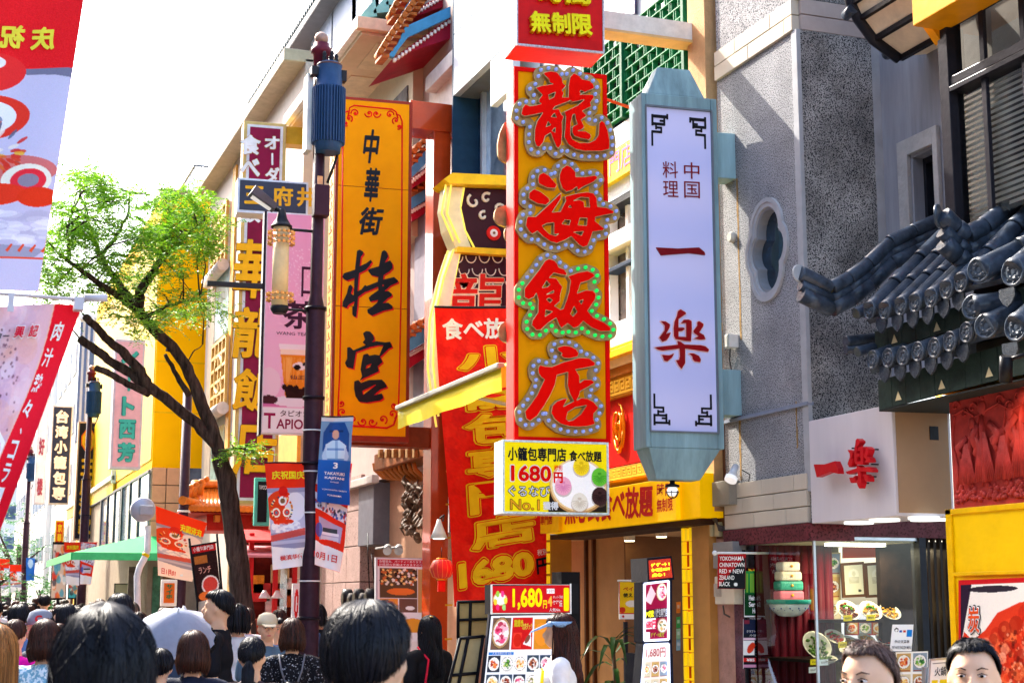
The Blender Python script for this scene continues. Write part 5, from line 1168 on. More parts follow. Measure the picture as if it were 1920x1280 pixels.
sf.text('口', .62, .24, .98, .38, VI, T, .0); sf.text('茶', .3, .4, .92, .53, VI, T, .02); sf.text('WANG TEA', .2, .545, .75, .56, VI, T, 0); sf.text('仙王茶', .46, .74, .84, .76, VI, T, .01)
a = fr.px(388, 531); MB().box(a[0], 0, -.02, .04, a[1]-.03, a[1]+.03).build('side_arm', M('30343c', .4), T, bevel=.004)
# ================================================================ white box sign on the stone building
fr = FX(1522, 975, PX0-.02)
T = thing('wall_sign_box', 'pale boxed wall sign with raised red 一楽 characters over the shop window', 'shop sign', fr)
fr0 = fr; W = fr.px(1676, 860)[0]; z0, z1 = fr.px(1676, 966)[1], fr.px(1676, 757)[1]
z0 = fr.px(1600, 974)[1]; z1 = fr.px(1600, 772)[1]
MB().box(0, W, 0, .4, z0, z1).build('box', M('d6d0d4', .4, .1, var=.06, scale=3, streak=True), T, bevel=.004)
e_ = MB(); x, z = W+.001, (z0+z1)/2
e_.box(W, W+.004, .02, .38, z0+.02, z1-.02); e_.build('end_panel', M('a88868', .5, var=.08, scale=2), T)
MB().box(W+.004, W+.008, .25, .31, z1-.2, z1-.12).build('vent', DARKM, T)
for xx, yy in ((.3, .15), (.62, .12), (.9, .2), (.75, .32)):
    MB().lathe(xx, yy, [(.09, z0-.015), (.09, z0)], 18).build('downlight', M('f0f0e8', .4, emit=.3), T)
def boxmap(fr, u0, v0, u1, v1, gx0, gy0, gx1, gy1, d):
    um, vm = (u0+u1)/2, (v0+v1)/2; x0, x1 = fr.px(u0, vm, d)[0], fr.px(u1, vm, d)[0]; za, zb = fr.px(um, v0, d)[1], fr.px(um, v1, d)[1]
    return lambda x, y: (x0+(x1-x0)*(x-gx0)/(gx1-gx0), za+(zb-za)*(y-gy0)/(gy1-gy0))
CR = M('c41420', .35, var=.1)
Shape(*G_RAKU).mesh(boxmap(fr, 1592, 822, 1642, 915, 75, 180, 1000, 1200, -.06), -.085, -.045, 6).build('character', CR, T)
Shape(*G_ICHI).mesh(boxmap(fr, 1533, 868, 1578, 890, 100, 27, 985, 165, -.06), -.085, -.045, 8).build('character', CR, T)
pn = MB()
for u, v in ((1552, 880), (1600, 840), (1636, 842), (1636, 870), (1604, 895), (1632, 893), (1618, 905)):
    x, z = fr.px(u, v, -.04); pn.tube([(x, -.05, z), (x, 0, z)], .005, 6)
for i, c in enumerate([pn]): c.build('standoff_pins', DARKM, T)['kind'] = 'stuff'
# ================================================================ shop window showcase
fr = Fr((PX0+.02, yc, 0), 0)      # camera facing glass; x = +X
T = thing('shop_window', 'corner display window with framed notices, menu photos and sample dishes under a dark red lintel', 'shop window', fr)
X1 = fr.px(1722, 1100)[0]; zt_ = fr.px(1600, 1006)[1]; dpt = .95
RG = M('5a2830', .22, var=.2, scale=14, bump=.02, fine=('3c1218', 60, .45))
MB().box(0, X1+.5, -.02, .3, zt_, zt_+.11).build('lintel', RG, T)
MB().box(-.02, .12, dpt-.06, dpt+.08, 0, zt_).build('stone_jamb', RG, T)
MB().box(.0, X1, 0, dpt, .0, .55).build('plinth', RG, T)
MB().box(.3, X1, dpt-.02, dpt+.02, .55, zt_).build('back_wall', M('7a6a30', .5, var=.2), T)
RC = M('5e0a1a', .5, var=.2, scale=3)
mb = MB()
for k in range(16): a = .1+k*.03; mb.tube([(a, dpt-.25+.02*(k % 2), .55), (a, dpt-.25+.02*(k % 2), zt_-.01)], .024, 8)
mb.build('red_curtain', RC, T)
MB().box(.0, .34, dpt-.2, dpt-.18, .55, zt_).build('red_panel', RC, T)
MB().box(0, X1, .02, dpt, zt_-.03, zt_-.005).build('case_ceiling', M('c8c0a0', .5), T)
MB().box(.25, X1-.1, .2, .28, zt_-.05, zt_-.03).build('light_strip', M('fff4d8', .5, emit=1.5), T)
GL = glass('e8f0f0', .02, .1)
MB().add([(.0, .003, .55), (X1, .003, .55), (X1, .003, zt_), (0, .003, zt_)], [(0, 1, 2, 3)]).build('window_pane', GL, T)
MB().add([(.0, .003, .55), (.0, dpt-.06, .55), (0, dpt-.06, zt_), (0, .003, zt_)], [(3, 2, 1, 0)]).build('window_pane', GL, T)
MB().box(-.008, .008, -.006, .008, .55, zt_).build('glass_joint', STEEL, T); MB().box(X1, X1+.05, -.03, .06, 0, zt_).build('window_frame', DARKM, T)
MB().box(-.01, X1, -.01, .02, zt_-.02, zt_).build('window_frame', STEEL, T)
for v, d in ((1160, .6), (1232, .35)):
    z = fr.px(1600, v, d)[1]; MB().box(.35 if v < 1200 else .02, X1, d-.2, dpt-.02, z-.02, z).build('shelf', M('201814', .3), T)
def menu_cv(w, h, cols, rows, bgc='f0e8d0', al=.5, foods=None):
    cv = Cv(w, h, bgc)
    for j in range(rows):
        for i in range(cols):
            cx, cy = (i+.5)/cols, (j+.5)/rows; cv.rect((i+.06)/cols, (j+.06)/rows, (i+.94)/cols, (j+.94)/rows, ['c8a060', 'b88858', 'd8c8a8', '8898a8', 'e0d8c0'][(i*3+j*2) % 5])
            cv.dish(cx, cy-.03/rows, .36/cols, 'f4f0ea', (foods or FOODS)[(i+2*j) % 6], 30, ry=min(.36/rows, .36/cols/(h/w))*1.0)
            cv.rect((i+.1)/cols, (j+.88)/rows, (i+.9)/cols, (j+.91)/rows, '903018', .7)
    return cv
def sheet_print(T, fr, quad, cv, d, name='menu_photo', emit=0, thick=.006):
    sf = Surf(fr, *quad, d); sf.canvas(cv, T, name, emit=emit, h=.001); sf.slab(thick, WHITE, T, 'backing'); return sf
sheet_print(T, fr, ((1522, 1035), (1576, 1035), (1576, 1165), (1522, 1170)), menu_cv(54, 130, 2, 3, 'd8c080'), dpt-.05)
sheet_print(T, fr, ((1580, 1018), (1662, 1016), (1662, 1044), (1580, 1046)), Cv(40, 14, 'c83c10'), dpt-.06, 'red_banner_strip')
sheet_print(T, fr, ((1584, 1165), (1660, 1165), (1660, 1190), (1584, 1190)), menu_cv(60, 22, 3, 1, 'a82018'), dpt-.1)
sheet_print(T, fr, ((1678, 1025), (1720, 1022), (1720, 1168), (1678, 1172)), menu_cv(46, 140, 1, 3, 'e0d8c0'), dpt-.2)
for u0, u1 in ((1577, 1620), (1621, 1664)):
    q = Surf(fr, (u0, 1055), (u1, 1052), (u1+4, 1118), (u0+4, 1120), dpt-.12); q.slab(.015, M('6a4020', .5), T, 'picture_frame'); cv = Cv(30, 46, 'e4dfc4'); cv.disc(.5, .35, .28, 'f4f0dc', .22).disc(.5, .3, .1, 'd8d4bc', .1)
    for k in range(7): cv.rect(.22, .42+k*.045, .78, .435+k*.045, '908870', .7)
    cv.disc(.78, .88, .09, '404030', .05); q.canvas(cv, T, 'framed_notice', h=.004, a0=.1, b0=.08, a1=.9, b1=.92)
def bowl_mesh(R=.1, kind=0):
    mb = MB(); mb.lathe(0, 0, [(R*.4, 0), (R*.45, .01), (R*.8, R*.3), (R, R*.52), (R*1.03, R*.56), (R*.95, R*.54), (R*.75, R*.34), (R*.1, R*.3)], 20); return mb
BW = M('c8c0ac', .25)
for i, (u, v, d, tilt, R) in enumerate(((1585, 1143, .5, 50, .085), (1628, 1143, .5, 50, .08), (1665, 1145, .5, 45, .075), (1525, 1208, .3, 58, .1), (1562, 1192, .45, 40, .07), (1600, 1228, .25, 20, .1), (1645, 1225, .3, 20, .09), (1590, 1200, .5, 35, .06), (1622, 1196, .5, 35, .06), (1545, 1235, .2, 15, .08), (1655, 1196, .55, 35, .06))):
    x, z = fr.px(u, v, d); b = bowl_mesh(R); o = b.build('sample_bowl', BW, T); o.location = (x, d, z-.03); o.rotation_euler = (rad(tilt), 0, 0)
    fm = MB(); rr = random.Random(i)
    for k in range(34):
        q, r_ = rr.random()*6.28, math.sqrt(rr.random())*R*.72; fm.ball((r_*math.cos(q), r_*math.sin(q), R*.42+rr.random()*R*.12), (R*(.1+.1*rr.random()), R*.12, R*.08), 6)
    fo = fm.build('sample_food', M([('6a3014'), ('a87830'), ('c89020'), ('4a6820'), ('a03018'), ('886020')][i % 6], .35, var=.5, scale=30), o)
    fo['kind'] = 'stuff'
    if i < 2 or i == 4:
        gm = MB(); 
        for k in range(6): gm.ball((R*.35*math.cos(k*.5), R*.35*math.sin(k*.5)+R*.1, R*.55), (R*.14, R*.1, R*.07), 6)
        gm.build('garnish', M('3c8020', .4, var=.3), o)['kind'] = 'stuff'
for u, v, c in ((1590, 1158, 'f0d820'), (1633, 1157, 'f0d820'), (1528, 1240, 'f0d820'), (1545, 1241, 'e8f0f4'), (1525, 1255, 'f4f4f0'), (1580, 1208, 'e8d040')):
    q = Surf(fr, (u-8, v-5), (u+8, v-6), (u+8, v+5), (u-8, v+6), .12); q.slab(.003, M(c, .5), T, 'price_card')
    q.text('850円', .15, .3, .85, .7, BLACK, T, 0, h=.003)
# printed big bowl with stacked boxes hanging in front of the red curtain
zz = fr.px(1432, 1130, .5)[1]; x = .22
g = Fr((PX0-.02, yc+.5, 0), -45)
o = MB().lathe(0, 0, [(.06, -.14), (.12, -.13), (.2, -.07), (.235, .0), (.225, .0), (.18, -.06), (.02, -.08)], 28).build('display_bowl', M('e8eeec', .25), T); o.location = (.17, .62, zz+.02); o.scale = (.62, .62, .78)
MB().lathe(0, 0, [(.236, -.035), (.24, .0), (.2385, .004), (.23, -.03)], 28).build('bowl_band', M('2c9080', .3), o)
fl = MB()
for k in range(40): q = k*.157; r = .205-.03*(k % 3); fl.ball((r*1.0*math.cos(q), r*math.sin(q), -.07-.012*(k % 3)), .009, 6)
fl.build('bowl_pattern', M('2c50a0', .3), o)['kind'] = 'stuff'
for k, (c, w_) in enumerate((('e87888', .15), ('48a890', .145), ('f0e0c8', .13), ('f4e8d8', .11))):
    MB().box(-w_, w_, -.08, .08, .0+k*.082, .078+k*.082).build('stacked_box', M(c, .4), o, bevel=.02)
    MB().ball((0, -.085, .04+k*.082), (.02, .008, .012), 8).build('box_emblem', GOLD, o)
# glass door beyond
dm = MB(); 
for k in range(6): MB().box(X1+.05+k*.05, X1+.065+k*.05, .1, .14, 0, zt_).build('door_slat', M('2a2420', .3, .3), T)
MB().box(X1+.05, X1+.6, .5, .55, 0, zt_).build('door_back', M('241812', .5, var=.5), T)
al = bpy.data.lights.new('case_light', 'AREA'); al.energy = 3.0; al.size = .5; al.size_y = .12; al.shape = 'RECTANGLE'; al.color = (1, .85, .55)
lo = bpy.data.objects.new('case_light', al); COL.objects.link(lo); lo.location = fr.o+Vector((.6, .35, zt_-.06)); 
# notices by the window
fr = FY(1402, 1280, 9.35, 0)
T = thing('notice_stand', 'slim black stand carrying a green beer poster above a black event poster', 'notice stand', fr)
zg = -fr.o.z; x = 0
MB().box(-.008, .008, 0, .02, zg, fr.px(1402, 1030)[1]).build('post', BLACK, T)
q = Surf(fr, (1396, 1070), (1431, 1070), (1431, 1156), (1396, 1156), -.004); cv = Cv(36, 88, '0c5a28'); cv.grad(0, '2a9a48', .48, '0e7030'); cv.rect(0, .5, 1, .97, '0a3c1c')
for xx in (.1, .3, .42): cv.rect(xx, .05, xx+.08, .46, 'a8c838', .7)
cv.rect(.6, .1, .9, .3, '083818'); cv.rect(0, .97, 1, 1, 'e8e8e8'); q.canvas(cv, T, 'beer_poster'); q.slab(.004, WHITE, T, 'poster_backing')
for i, s in enumerate(('Heineken', 'Served', 'Here')): q.text(s, .22 if i < 2 else .42, .53+i*.14, .9 if i < 2 else .8, .64+i*.14, WT_, T, .03)
q = Surf(fr, (1394, 1160), (1431, 1160), (1431, 1253), (1394, 1253), -.004); cv = Cv(36, 90, '141820'); cv.rect(0, .02, 1, .3, '18203c').rect(.05, .02, .3, .1, 'c02838', .6).rect(0, .38, 1, .42, 'e8c0d0').rect(.0, .43, .55, .72, 'f0ece8').disc(.38, .58, .16, 'd83818', .12, ang=.5).rect(0, .78, .6, .86, 'd82020').rect(0, .92, 1, .97, 'd090b0'); q.canvas(cv, T, 'event_poster'); q.slab(.004, WHITE, T, 'poster_backing')
q.text('New', .62, .04, .8, .09, WT_, T, .02); q.text('Zealand', .62, .11, .97, .16, WT_, T, .02); q.text('クラフトビール', .15, .22, .97, .27, WT_, T, 0); q.text('バイ&フェア', .3, .3, .97, .35, WT_, T, 0)
for k in range(6): q.text('1,280円', .62, .46+k*.055, .95, .485+k*.055, WT_, T, 0)
q.text('¥85', .15, .79, .55, .85, WT_, T, .03)
fr = FY(1346, 1103, 9.3, 0)
T = thing('street_flag', 'small red and black flag reading YOKOHAMA CHINATOWN on a white rod', 'flag', fr)
q = Surf(fr, (1346, 1037), (1398, 1037), (1397, 1104), (1345, 1103), 0, lambda a, b: .006*math.sin(a*5))
cv = Cv(52, 66, 'a81018'); cv.poly([(1, .1), (1, 1), (.0, 1.0)], '12161c'); cv.poly([(0, 1), (.0, .99), (.9, .15), (1, .1), (1, 1)], '14181e', .9); cv.disc(.66, .87, .06, 'e8e8e8', .05); q.canvas(cv, T, 'cloth')
for i, (s, a1) in enumerate((('YOKOHAMA', .92), ('CHINATOWN', .94), ('RED × NEW', .92), ('ZEALAND', .6), ('BLACK', .46))): q.text(s, .06, .08+i*.18, a1, .2+i*.18, WT_, T, .01)
a, b = fr.px(1340, 1036), fr.px(1405, 1036); MB().tube([(a[0], .0, a[1]), (b[0]+.18, 0, b[1])], .008, 8).build('rod', WHITE, T); MB().ball((a[0], 0, a[1]), .018, 10).build('rod_end', WHITE, T)
fr = FY(1665, 1222, 7.6, 0)
T = thing('menu_holder', 'white wifi and English menu notice above clipped menu sheets by the glass door', 'notice', fr)
q = Surf(fr, (1674, 1170), (1713, 1170), (1709, 1220), (1669, 1220), 0); cv = Cv(40, 50, 'f4f6fa'); cv.disc(.2, .2, .1, '101010', .08).disc(.2, .22, .06, 'f4f6fa', .05).rect(.35, .22, .48, .3, '2050b0').rect(.52, .22, .66, .3, 'c83030').rect(.7, .2, .95, .45, '1080d8')
q.canvas(cv, T, 'notice'); q.slab(.004, WHITE, T, 'backing'); q.text('他の文菜単', .15, .58, .85, .7, M('303040', .5), T, .02); q.text('WE HAVE ENGLISH MENU', .05, .8, .97, .92, M('303040', .5), T, .01)
q = Surf(fr, (1680, 1222), (1740, 1220), (1738, 1340), (1678, 1340), .03); q.canvas(menu_cv(60, 110, 2, 3, 'f4f0ec'), T, 'menu_sheet'); q.slab(.01, M('a8a098', .5), T, 'holder'); MB().box(.03, .05, .03, .06, -fr.o.z, .0).build('post', DARKM, T)
fr = FY(1738, 1250, 7.2, 0)
T = thing('menu_stand', 'white framed menu stand with yellow tags beside the yellow wall', 'menu stand', fr)
q = Surf(fr, (1746, 1238), (1782, 1235), (1778, 1360), (1738, 1362), 0); cv = Cv(40, 90, 'f6f4f0'); cv.rect(.1, .04, .9, .05, '404040').rect(.1, .3, .4, .38, 'f0d820').rect(.5, .3, .9, .38, 'f0d820'); q.canvas(cv, T, 'menu_sheet'); q.slab(.012, M('c8ccd0', .3, .6), T, 'frame', a0=-.06, b0=-.03, a1=1.06, b1=1.03, h=-.002); q.text('火鍋', .2, .1, .8, .24, M('303038', .5), T, .01)
MB().box(.0, .02, .02, .05, -fr.o.z, 0).build('post', STEEL, T)
# ================================================================ black-tiled restaurant at the right edge
fr = FXg(1783, PX0)
T = thing('tiled_restaurant', 'restaurant at the right edge with yellow walls, red relief and black glazed roof tiles', 'building', fr)
XE = 3.2
zz = lambda v, u=1850, d=0: fr.px(u, v, d)[1]
MB().box(0, XE, 0, .3, 0, zz(948)).build('yellow_wall', YEL, T)
for a, b, c, d in ((.0, XE, zz(948)-.03, zz(948)), (.0, .05, 0, zz(948)), (.045, XE, zz(1078), zz(1078)+.02)): MB().box(a, b, -.012, 0, c, d).build('panel_trim', M('f0bc00', .4), T, bevel=.003)
MB().box(.0, XE, .25, .5, zz(948), 7).build('upper_wall', M('5c564e', .7), T)
RELM = M('b83c36', .55, var=.25, scale=9)
MB().box(.0, XE, .05, .25, zz(948), zz(722)).build('relief_panel', RELM, T)
MB().box(-.01, XE, -.06, .2, zz(722), zz(706)).build('yellow_beam', M('f8c400', .4), T, bevel=.005)
rel = []
rz0, rz1 = zz(944), zz(726); rr = random.Random(5)
def flat_(mb, k=.42): mb.v = [(x, .052-(.052-y)*k, z) for x, y, z in mb.v]; return mb
def relief(name, pts, r, y=.045): return flat_(MB().tube([(x, y, z) for x, z in pts], r, 8, sy=.6), .8).build(name, RELM, T)
for k in range(12):   # swirling clouds along the top
    x = .06+k*.075; z = rz1-.06-.05*math.sin(k*1.3); relief('cloud_relief', [(x+.04*(1-j/12)*math.cos(j*.6), z+.035*(1-j/12)*math.sin(j*.6)) for j in range(11)], [.008]*10+[.003])
relief('cloud_relief', [(.03+.1*j, rz1-.11+.03*math.sin(j*2.1)) for j in range(11)], .009)
def robed(x, z, h, lean=0, m=1):
    mb = MB(); mb.ball((x+lean*h, .04, z+h*.9), (h*.085, .03, h*.1), 10)
    mb.ball((x+lean*h, .045, z+h*1.0), (h*.05, .02, h*.05), 8)
    mb.tube([(x, .045, z), (x+.3*lean*h, .035, z+h*.35), (x+.8*lean*h, .03, z+h*.65), (x+lean*h, .04, z+h*.82)], [h*.2, h*.15, h*.13, h*.05], 10, sy=.2)
    for s in (-1, 1): mb.tube([(x+.7*lean*h+s*h*.1, .035, z+h*.7), (x+s*h*.26, .02, z+h*.55), (x+s*h*.16*m, .015, z+h*.42)], [h*.05, h*.07, h*.05], 8)
    o = flat_(mb).build('figure_relief', RELM, T)
    fo = MB()
    for j in range(11): q = (j-5)/5; fo.tube([(x+q*h*.04, .012, z+h*.6), (x+q*h*.14, .005, z+h*.25), (x+q*h*.2, .01, z+.0)], [.003, .006, .004], 6)
    flat_(fo, .6).build('robe_folds', RELM, o)['kind'] = 'stuff'
for (x, h, l) in ((.16, .36, .1), (.31, .44, -.05), (.47, .38, .12), (.62, .46, .0), (.78, .4, -.1), (.93, .44, .05), (1.1, .4, 0)): robed(x, rz0+.1+.03*rr.random(), h, l)
mb = MB()
for k in range(150): mb.ball((.03+.95*rr.random(), .045, rz0+.03+.08*rr.random()**1.5), (.012+.012*rr.random(), .018, .012+.01*rr.random()), 7)
flat_(mb, .6).build('rock_relief', RELM, T)['kind'] = 'stuff'
for k in range(5):
    x = .04+k*.22; relief('branch_relief', [(x+.02*math.sin(j), rz0+.1+j*.06) for j in range(8)], [.01]*7+[.004])
# poster
sfp = Surf(fr, (1797, 1087), (1990, 1079), (1990, 1420), (1797, 1400), -.03)
cv = Cv(230, 290, '8a1420'); cv.rect(.025, .03, 1, 1, 'f2ece4'); cv.poly([(.025, .03), (.14, .03), (.025, .4)], '2a1830'); cv.disc(.35, .06, .25, '181020', .02, al=.9)
cv.disc(.75, .72, .72, 'f0ece8', .5); cv.poly([(.28, .3), (.4, .2), (.62, .14), (1, .12), (1, .85), (.6, .95), (.35, .8), (.1, .6), (.04, .36), (.06, .31), (.15, .36)], 'd8381c')
for k in range(320):
    x, y = .1+.9*RNG.random(), .18+.65*RNG.random(); cv.disc(x, y, .02+.05*RNG.random(), ['e85028', 'b82010', 'f08048', '901808', 'f8b090', 'd83010'][k % 6], al=.5, ang=RNG.random()*3) if y > .5-.45*x else None
for k in range(700):
    x, y = .12+.88*RNG.random(), .15+.7*RNG.random(); cv.disc(x, y, .004+.014*RNG.random(), ['ffc8a8', '781008', 'f89060', 'c02810', '501008'][k % 5], al=.55, ang=RNG.random()*3) if y > .55-.45*x else None
cv.poly([(.45, .75), (.62, .6), (.8, .75), (.75, 1), (.4, 1)], '688030'); cv.rect(0, 0, 1, .03, 'c81820').rect(0, 0, .025, 1, 'c81820')
sfp.canvas(cv.speck(.015), T, 'meat_poster', rough=.35); sfp.slab(.03, M('c01820', .4), T, 'poster_frame')
for i, ch in enumerate('炭火'): sfp.text(ch, .1, .15+i*.21, .24, .33+i*.21, BLACK, T, .09, h=.003); sfp.text(ch, .105, .157+i*.21, .235, .323+i*.21, WT_, T, .05, h=.005); sfp.text(ch, .11, .163+i*.21, .23, .317+i*.21, M('e85018', .5), T, .015, h=.007)
# upper window with blinds
fw2 = Fr((PX0+.1, 0, 0), -90); ox = -fr.o.y
def wb(name, u0, u1, uref, v0, v1, y0, y1, m, bevel=0, top=None):
    x0, x1 = fw2.px(u0, 300, y0)[0], fw2.px(u1, 300, y0)[0]; z0 = fw2.px(uref, v1, y0)[1]; z1 = top or fw2.px(uref, v0, y0)[1]
    return MB().box(x0-fr.loc(Vector((0, 0, 0)))[0]*-1 if 0 else x0+fr.o.y, x1+fr.o.y, y0+.1, y1+.1, z0, z1).build(name, m, T, bevel=bevel)
DK = M('2c2a30', .3, .2, var=.15)
wb('window_frame', 1768, 1786, 1780, 20, 425, -.04, .06, DK, .004)
wb('transom', 1786, 2050, 1790, 140, 158, -.03, .03, DK, .004); wb('transom', 1786, 2050, 1790, 158, 168, -.04, .08, DK, .003)
wb('top_rail', 1786, 2050, 1790, 28, 40, -.03, .03, DK, .003)
for u in (1847, 1925): wb('mullion', u, u+9, u, -60, 420, -.01, .015, DK, .003)
zp0, zp1 = fw2.px(1790, 430, .02)[1], fw2.px(1790, 40, .02)[1]; MB().add([(.0, .12, zp0), (XE, .12, zp0), (XE, .12, zp1), (0, .12, zp1)], [(0, 1, 2, 3)]).build('window_pane', glass('fbfdfd', .02, .0), T)
wb('room_back', 1786, 2050, 1790, 20, 440, .9, .95, M('4a3a30', .7, var=.4, scale=2))
zlo, zhi = fw2.px(1790, 425, .1)[1], fw2.px(1790, 175, .1)[1]; x0_, x1_ = fw2.px(1806, 300, .12)[0]+fr.o.y, XE-1.2
bl = MB(); k = 0
while zlo+k*.034 < zhi: z = zlo+k*.034; bl.add([(x0_, .17, z), (x1_, .17, z), (x1_, .185, z+.026), (x0_, .185, z+.026)], [(0, 1, 2, 3)]); k += 1
o = bl.build('blind', M('fffaf0', .6, var=.02), T); o['kind'] = 'stuff'
OY = M('f8a010', .4)
MB().box(.06, XE, -.12, .1, fw2.px(1775, 38, -.1)[1], fw2.px(1775, -24, -.1)[1]).build('orange_beam', OY, T, bevel=.006)
bf = Fr((0, fr.o.y-.06, 0), 0); pr = [bf.px(1733, 32), bf.px(1766, 80), bf.px(1769, 43), bf.px(1795, 20), bf.px(1795, -40), bf.px(1745, -10)]
MB().add([(.06, x-fr.o.x, z) for x, z in pr]+[(.0, x-fr.o.x, z) for x, z in pr], [(0, 1, 2, 3, 4, 5), (11, 10, 9, 8, 7, 6)]+[(i+6, (i+1) % 6+6, (i+1) % 6, i) for i in range(6)]).build('orange_bracket', OY, T)
# upper eave with rafters (runs along the street)
Yn = Fr((0, 8.0, 0), 0); edge = Yn.poly([(1585, -40), (1598, 2), (1612, 32), (1640, 70), (1688, 106)]); inner = Yn.poly([(1650, -60), (1665, -30), (1690, 10), (1720, 50), (1772, 72)])
yo = 8.0-fr.o.y
def loc2(p, dy): return (-(dy), p[0]-fr.o.x, p[1])     # (X,z) & world Y offset -> local
# soffit: sheet between successive edge points carried towards the camera
L = 3.4
so_ = MB()
E_ = [loc2(p, yo) for p in edge]
for a, b in zip(E_, E_[1:]): so_.add([a, b, (b[0]+L, b[1], b[2]), (a[0]+L, a[1], a[2])], [(0, 1, 2, 3)])
a = E_[-1]; so_.add([a, (a[0], a[1]+.3, a[2]+.06), (a[0]+L, a[1]+.3, a[2]+.06), (a[0]+L, a[1], a[2])], [(0, 1, 2, 3)])
so_.build('soffit', M('f4e2c4', .6), T)
up = MB()
for a, b in zip(E_, E_[1:]): up.add([(a[0]-.02, a[1]-.05, a[2]+.09), (b[0]-.02, b[1]-.05, b[2]+.09), (b[0]+L, b[1]-.05, b[2]+.09), (a[0]+L, a[1]-.05, a[2]+.09)], [(0, 1, 2, 3)])
up.build('roof_deck', ROOFT, T)
# rafters run along Y, spaced around the curve
pts = []
for a, b in zip(E_, E_[1:]):
    n = max(1, round(math.dist(a, b)/.15))
    for k in range(n): pts.append(tuple(a[i]+(b[i]-a[i])*k/n for i in range(3)))
pts.append(E_[-1])
for p in pts: MB().box(p[0], p[0]+L, p[1]-.014, p[1]+.018, p[2]-.03, p[2]+.002).build('rafter', M('201e22', .5), T)
MB().tube([(p[0]-.01, p[1], p[2]-.01) for p in E_], .04, 8).build('verge_board', M('24262e', .4), T)
for p in pts[::2]: MB().tube([(p[0]+.02, p[1]-.06, p[2]+.04), (p[0]-.08, p[1]-.05, p[2]+.03)], .035, 10).build('verge_tile', ROOFT, T)
# lower roofs
fe = Fr((4.98, 0, 0), -90)
def tl(u, v, d=0): x, z = fe.px(u, v, d); return Vector((x+fr.o.y, d-.22, z))
def tile_part(parent):
    mb = MB(); mb.lathe(0, 0, [(.052, 0), (.056, -.004), (.056, -.014), (.049, -.016), (.047, -.009), (.036, -.008), (.034, -.013), (.02, -.011), (.018, -.006), (.008, -.012)], 22, 'y')
    for k in range(8): q = k*PI/4; mb.ball((.04*math.cos(q), -.009, .04*math.sin(q)), (.006, .005, .006), 6)
    for k in range(5): q = k*PI/2.5+.3; mb.ball((.022*math.cos(q), -.010, .022*math.sin(q)), (.008, .005, .006), 6)
    return mb.mesh('tile_end')
TE = tile_part(None); TE.materials.append(M('48525e', .3, var=.35, scale=30, bump=.1, coat=.3))
def roof_tile(p, dirv, n, parent, r=.052, face=0):
    """a run of n half-round tiles from its decorated end p"""
    dirv = Vector(dirv).normalized(); seg = .24
    for k in range(n):
        a, b = p+dirv*seg*k, p+dirv*(seg*(k+1)-.008); MB().tube([a, a+dirv*.03, b], [r*1.05, r*1.0, r*.93], 14).build('roof_tile', ROOFT, parent)
    e = bpy.data.objects.new('tile_end', TE); COL.objects.link(e); e.parent = parent; e.location = p-dirv*.0; e.rotation_euler = (0, 0, rad(face)); return e
def drip(p, parent, face=0):
    pr = [(-.05, .02), (.05, .02), (.052, -.02), (.03, -.055), (0, -.075), (-.03, -.055), (-.052, -.02)]
    o = MB().prism(pr, -.008, .004).build('drip_tile', M('3a434e', .35, var=.4, scale=40, bump=.3), parent); o.location = p; o.rotation_euler = (0, 0, rad(face))
r1 = [(1633, 581), (1662, 581), (1692, 573), (1719, 567), (1749, 558), (1778, 542), (1805, 529)]
r2 = [(1639, 674), (1668, 671), (1696, 667), (1724, 659), (1755, 652), (1784, 640), (1815, 623)]
P = [tl(*q) for q in r1]; 
for i, p in enumerate(P):
    roof_tile(p, (0, .72, .66), 4, T)
    if i: drip((p+P[i-1])/2+Vector((0, .02, -.06)), T)
Q = [tl(*q) for q in r2]
for i, p in enumerate(Q):
    roof_tile(p, (0, .85, .35), 2, T)
    if i: drip((p+Q[i-1])/2+Vector((0, .02, -.06)), T)
# larger corner tiles and the return run towards the right
for (u, v, n) in ((1838, 506, 3), (1828, 576, 2), (1852, 611, 3)):
    p = tl(u, v, -.04); e = roof_tile(p, (.3, .85, .45) if n == 3 else (.6, .7, .1), n, T, .062, 20); e.scale = (1.2, 1.2, 1.2)
for (u, v) in ((1903, 510), (1909, 613), (1962, 500), (1966, 600)):
    p = tl(u, v, -.08); e = roof_tile(p, (.15, .7, .6), 3, T, .066, 8); e.scale = (1.3, 1.3, 1.3); drip(p+Vector((-.1, .03, -.08)), T, 8)
# roof planes under the tiles
def quad(name, a, b, c, d, m, t=.03):
    a, b, c, d = map(Vector, (a, b, c, d)); n_ = (b-a).cross(d-a).normalized()*t
    return MB().hexa([a-n_, b-n_, c-n_, d-n_], [a, b, c, d]).build(name, m, T)
dn = Vector((0, .02, -.045)); up1 = Vector((0, .72, .66))*.95
a, b = P[0]+dn+Vector((-.08, 0, 0)), P[-1]+dn+Vector((.06, 0, .02)); quad('roof_bed', a, b, b+up1, a+up1, ROOFT)
b2 = b+Vector((XE-1.2, 0, -.1)); quad('roof_bed', b, b2, b2+up1, b+up1, ROOFT)
up2 = Vector((0, .85, .35))*.5
a2, b2_ = Q[0]+dn+Vector((-.08, 0, 0)), Q[-1]+dn+Vector((.1, 0, .02)); quad('roof_bed', a2, b2_, b2_+up2, a2+up2, ROOFT)
c2 = b2_+Vector((1.8, 0, -.05)); quad('roof_bed', b2_, c2, c2+up2, b2_+up2, ROOFT)
CB = M('34443e', .5, .3, var=.3, scale=8)
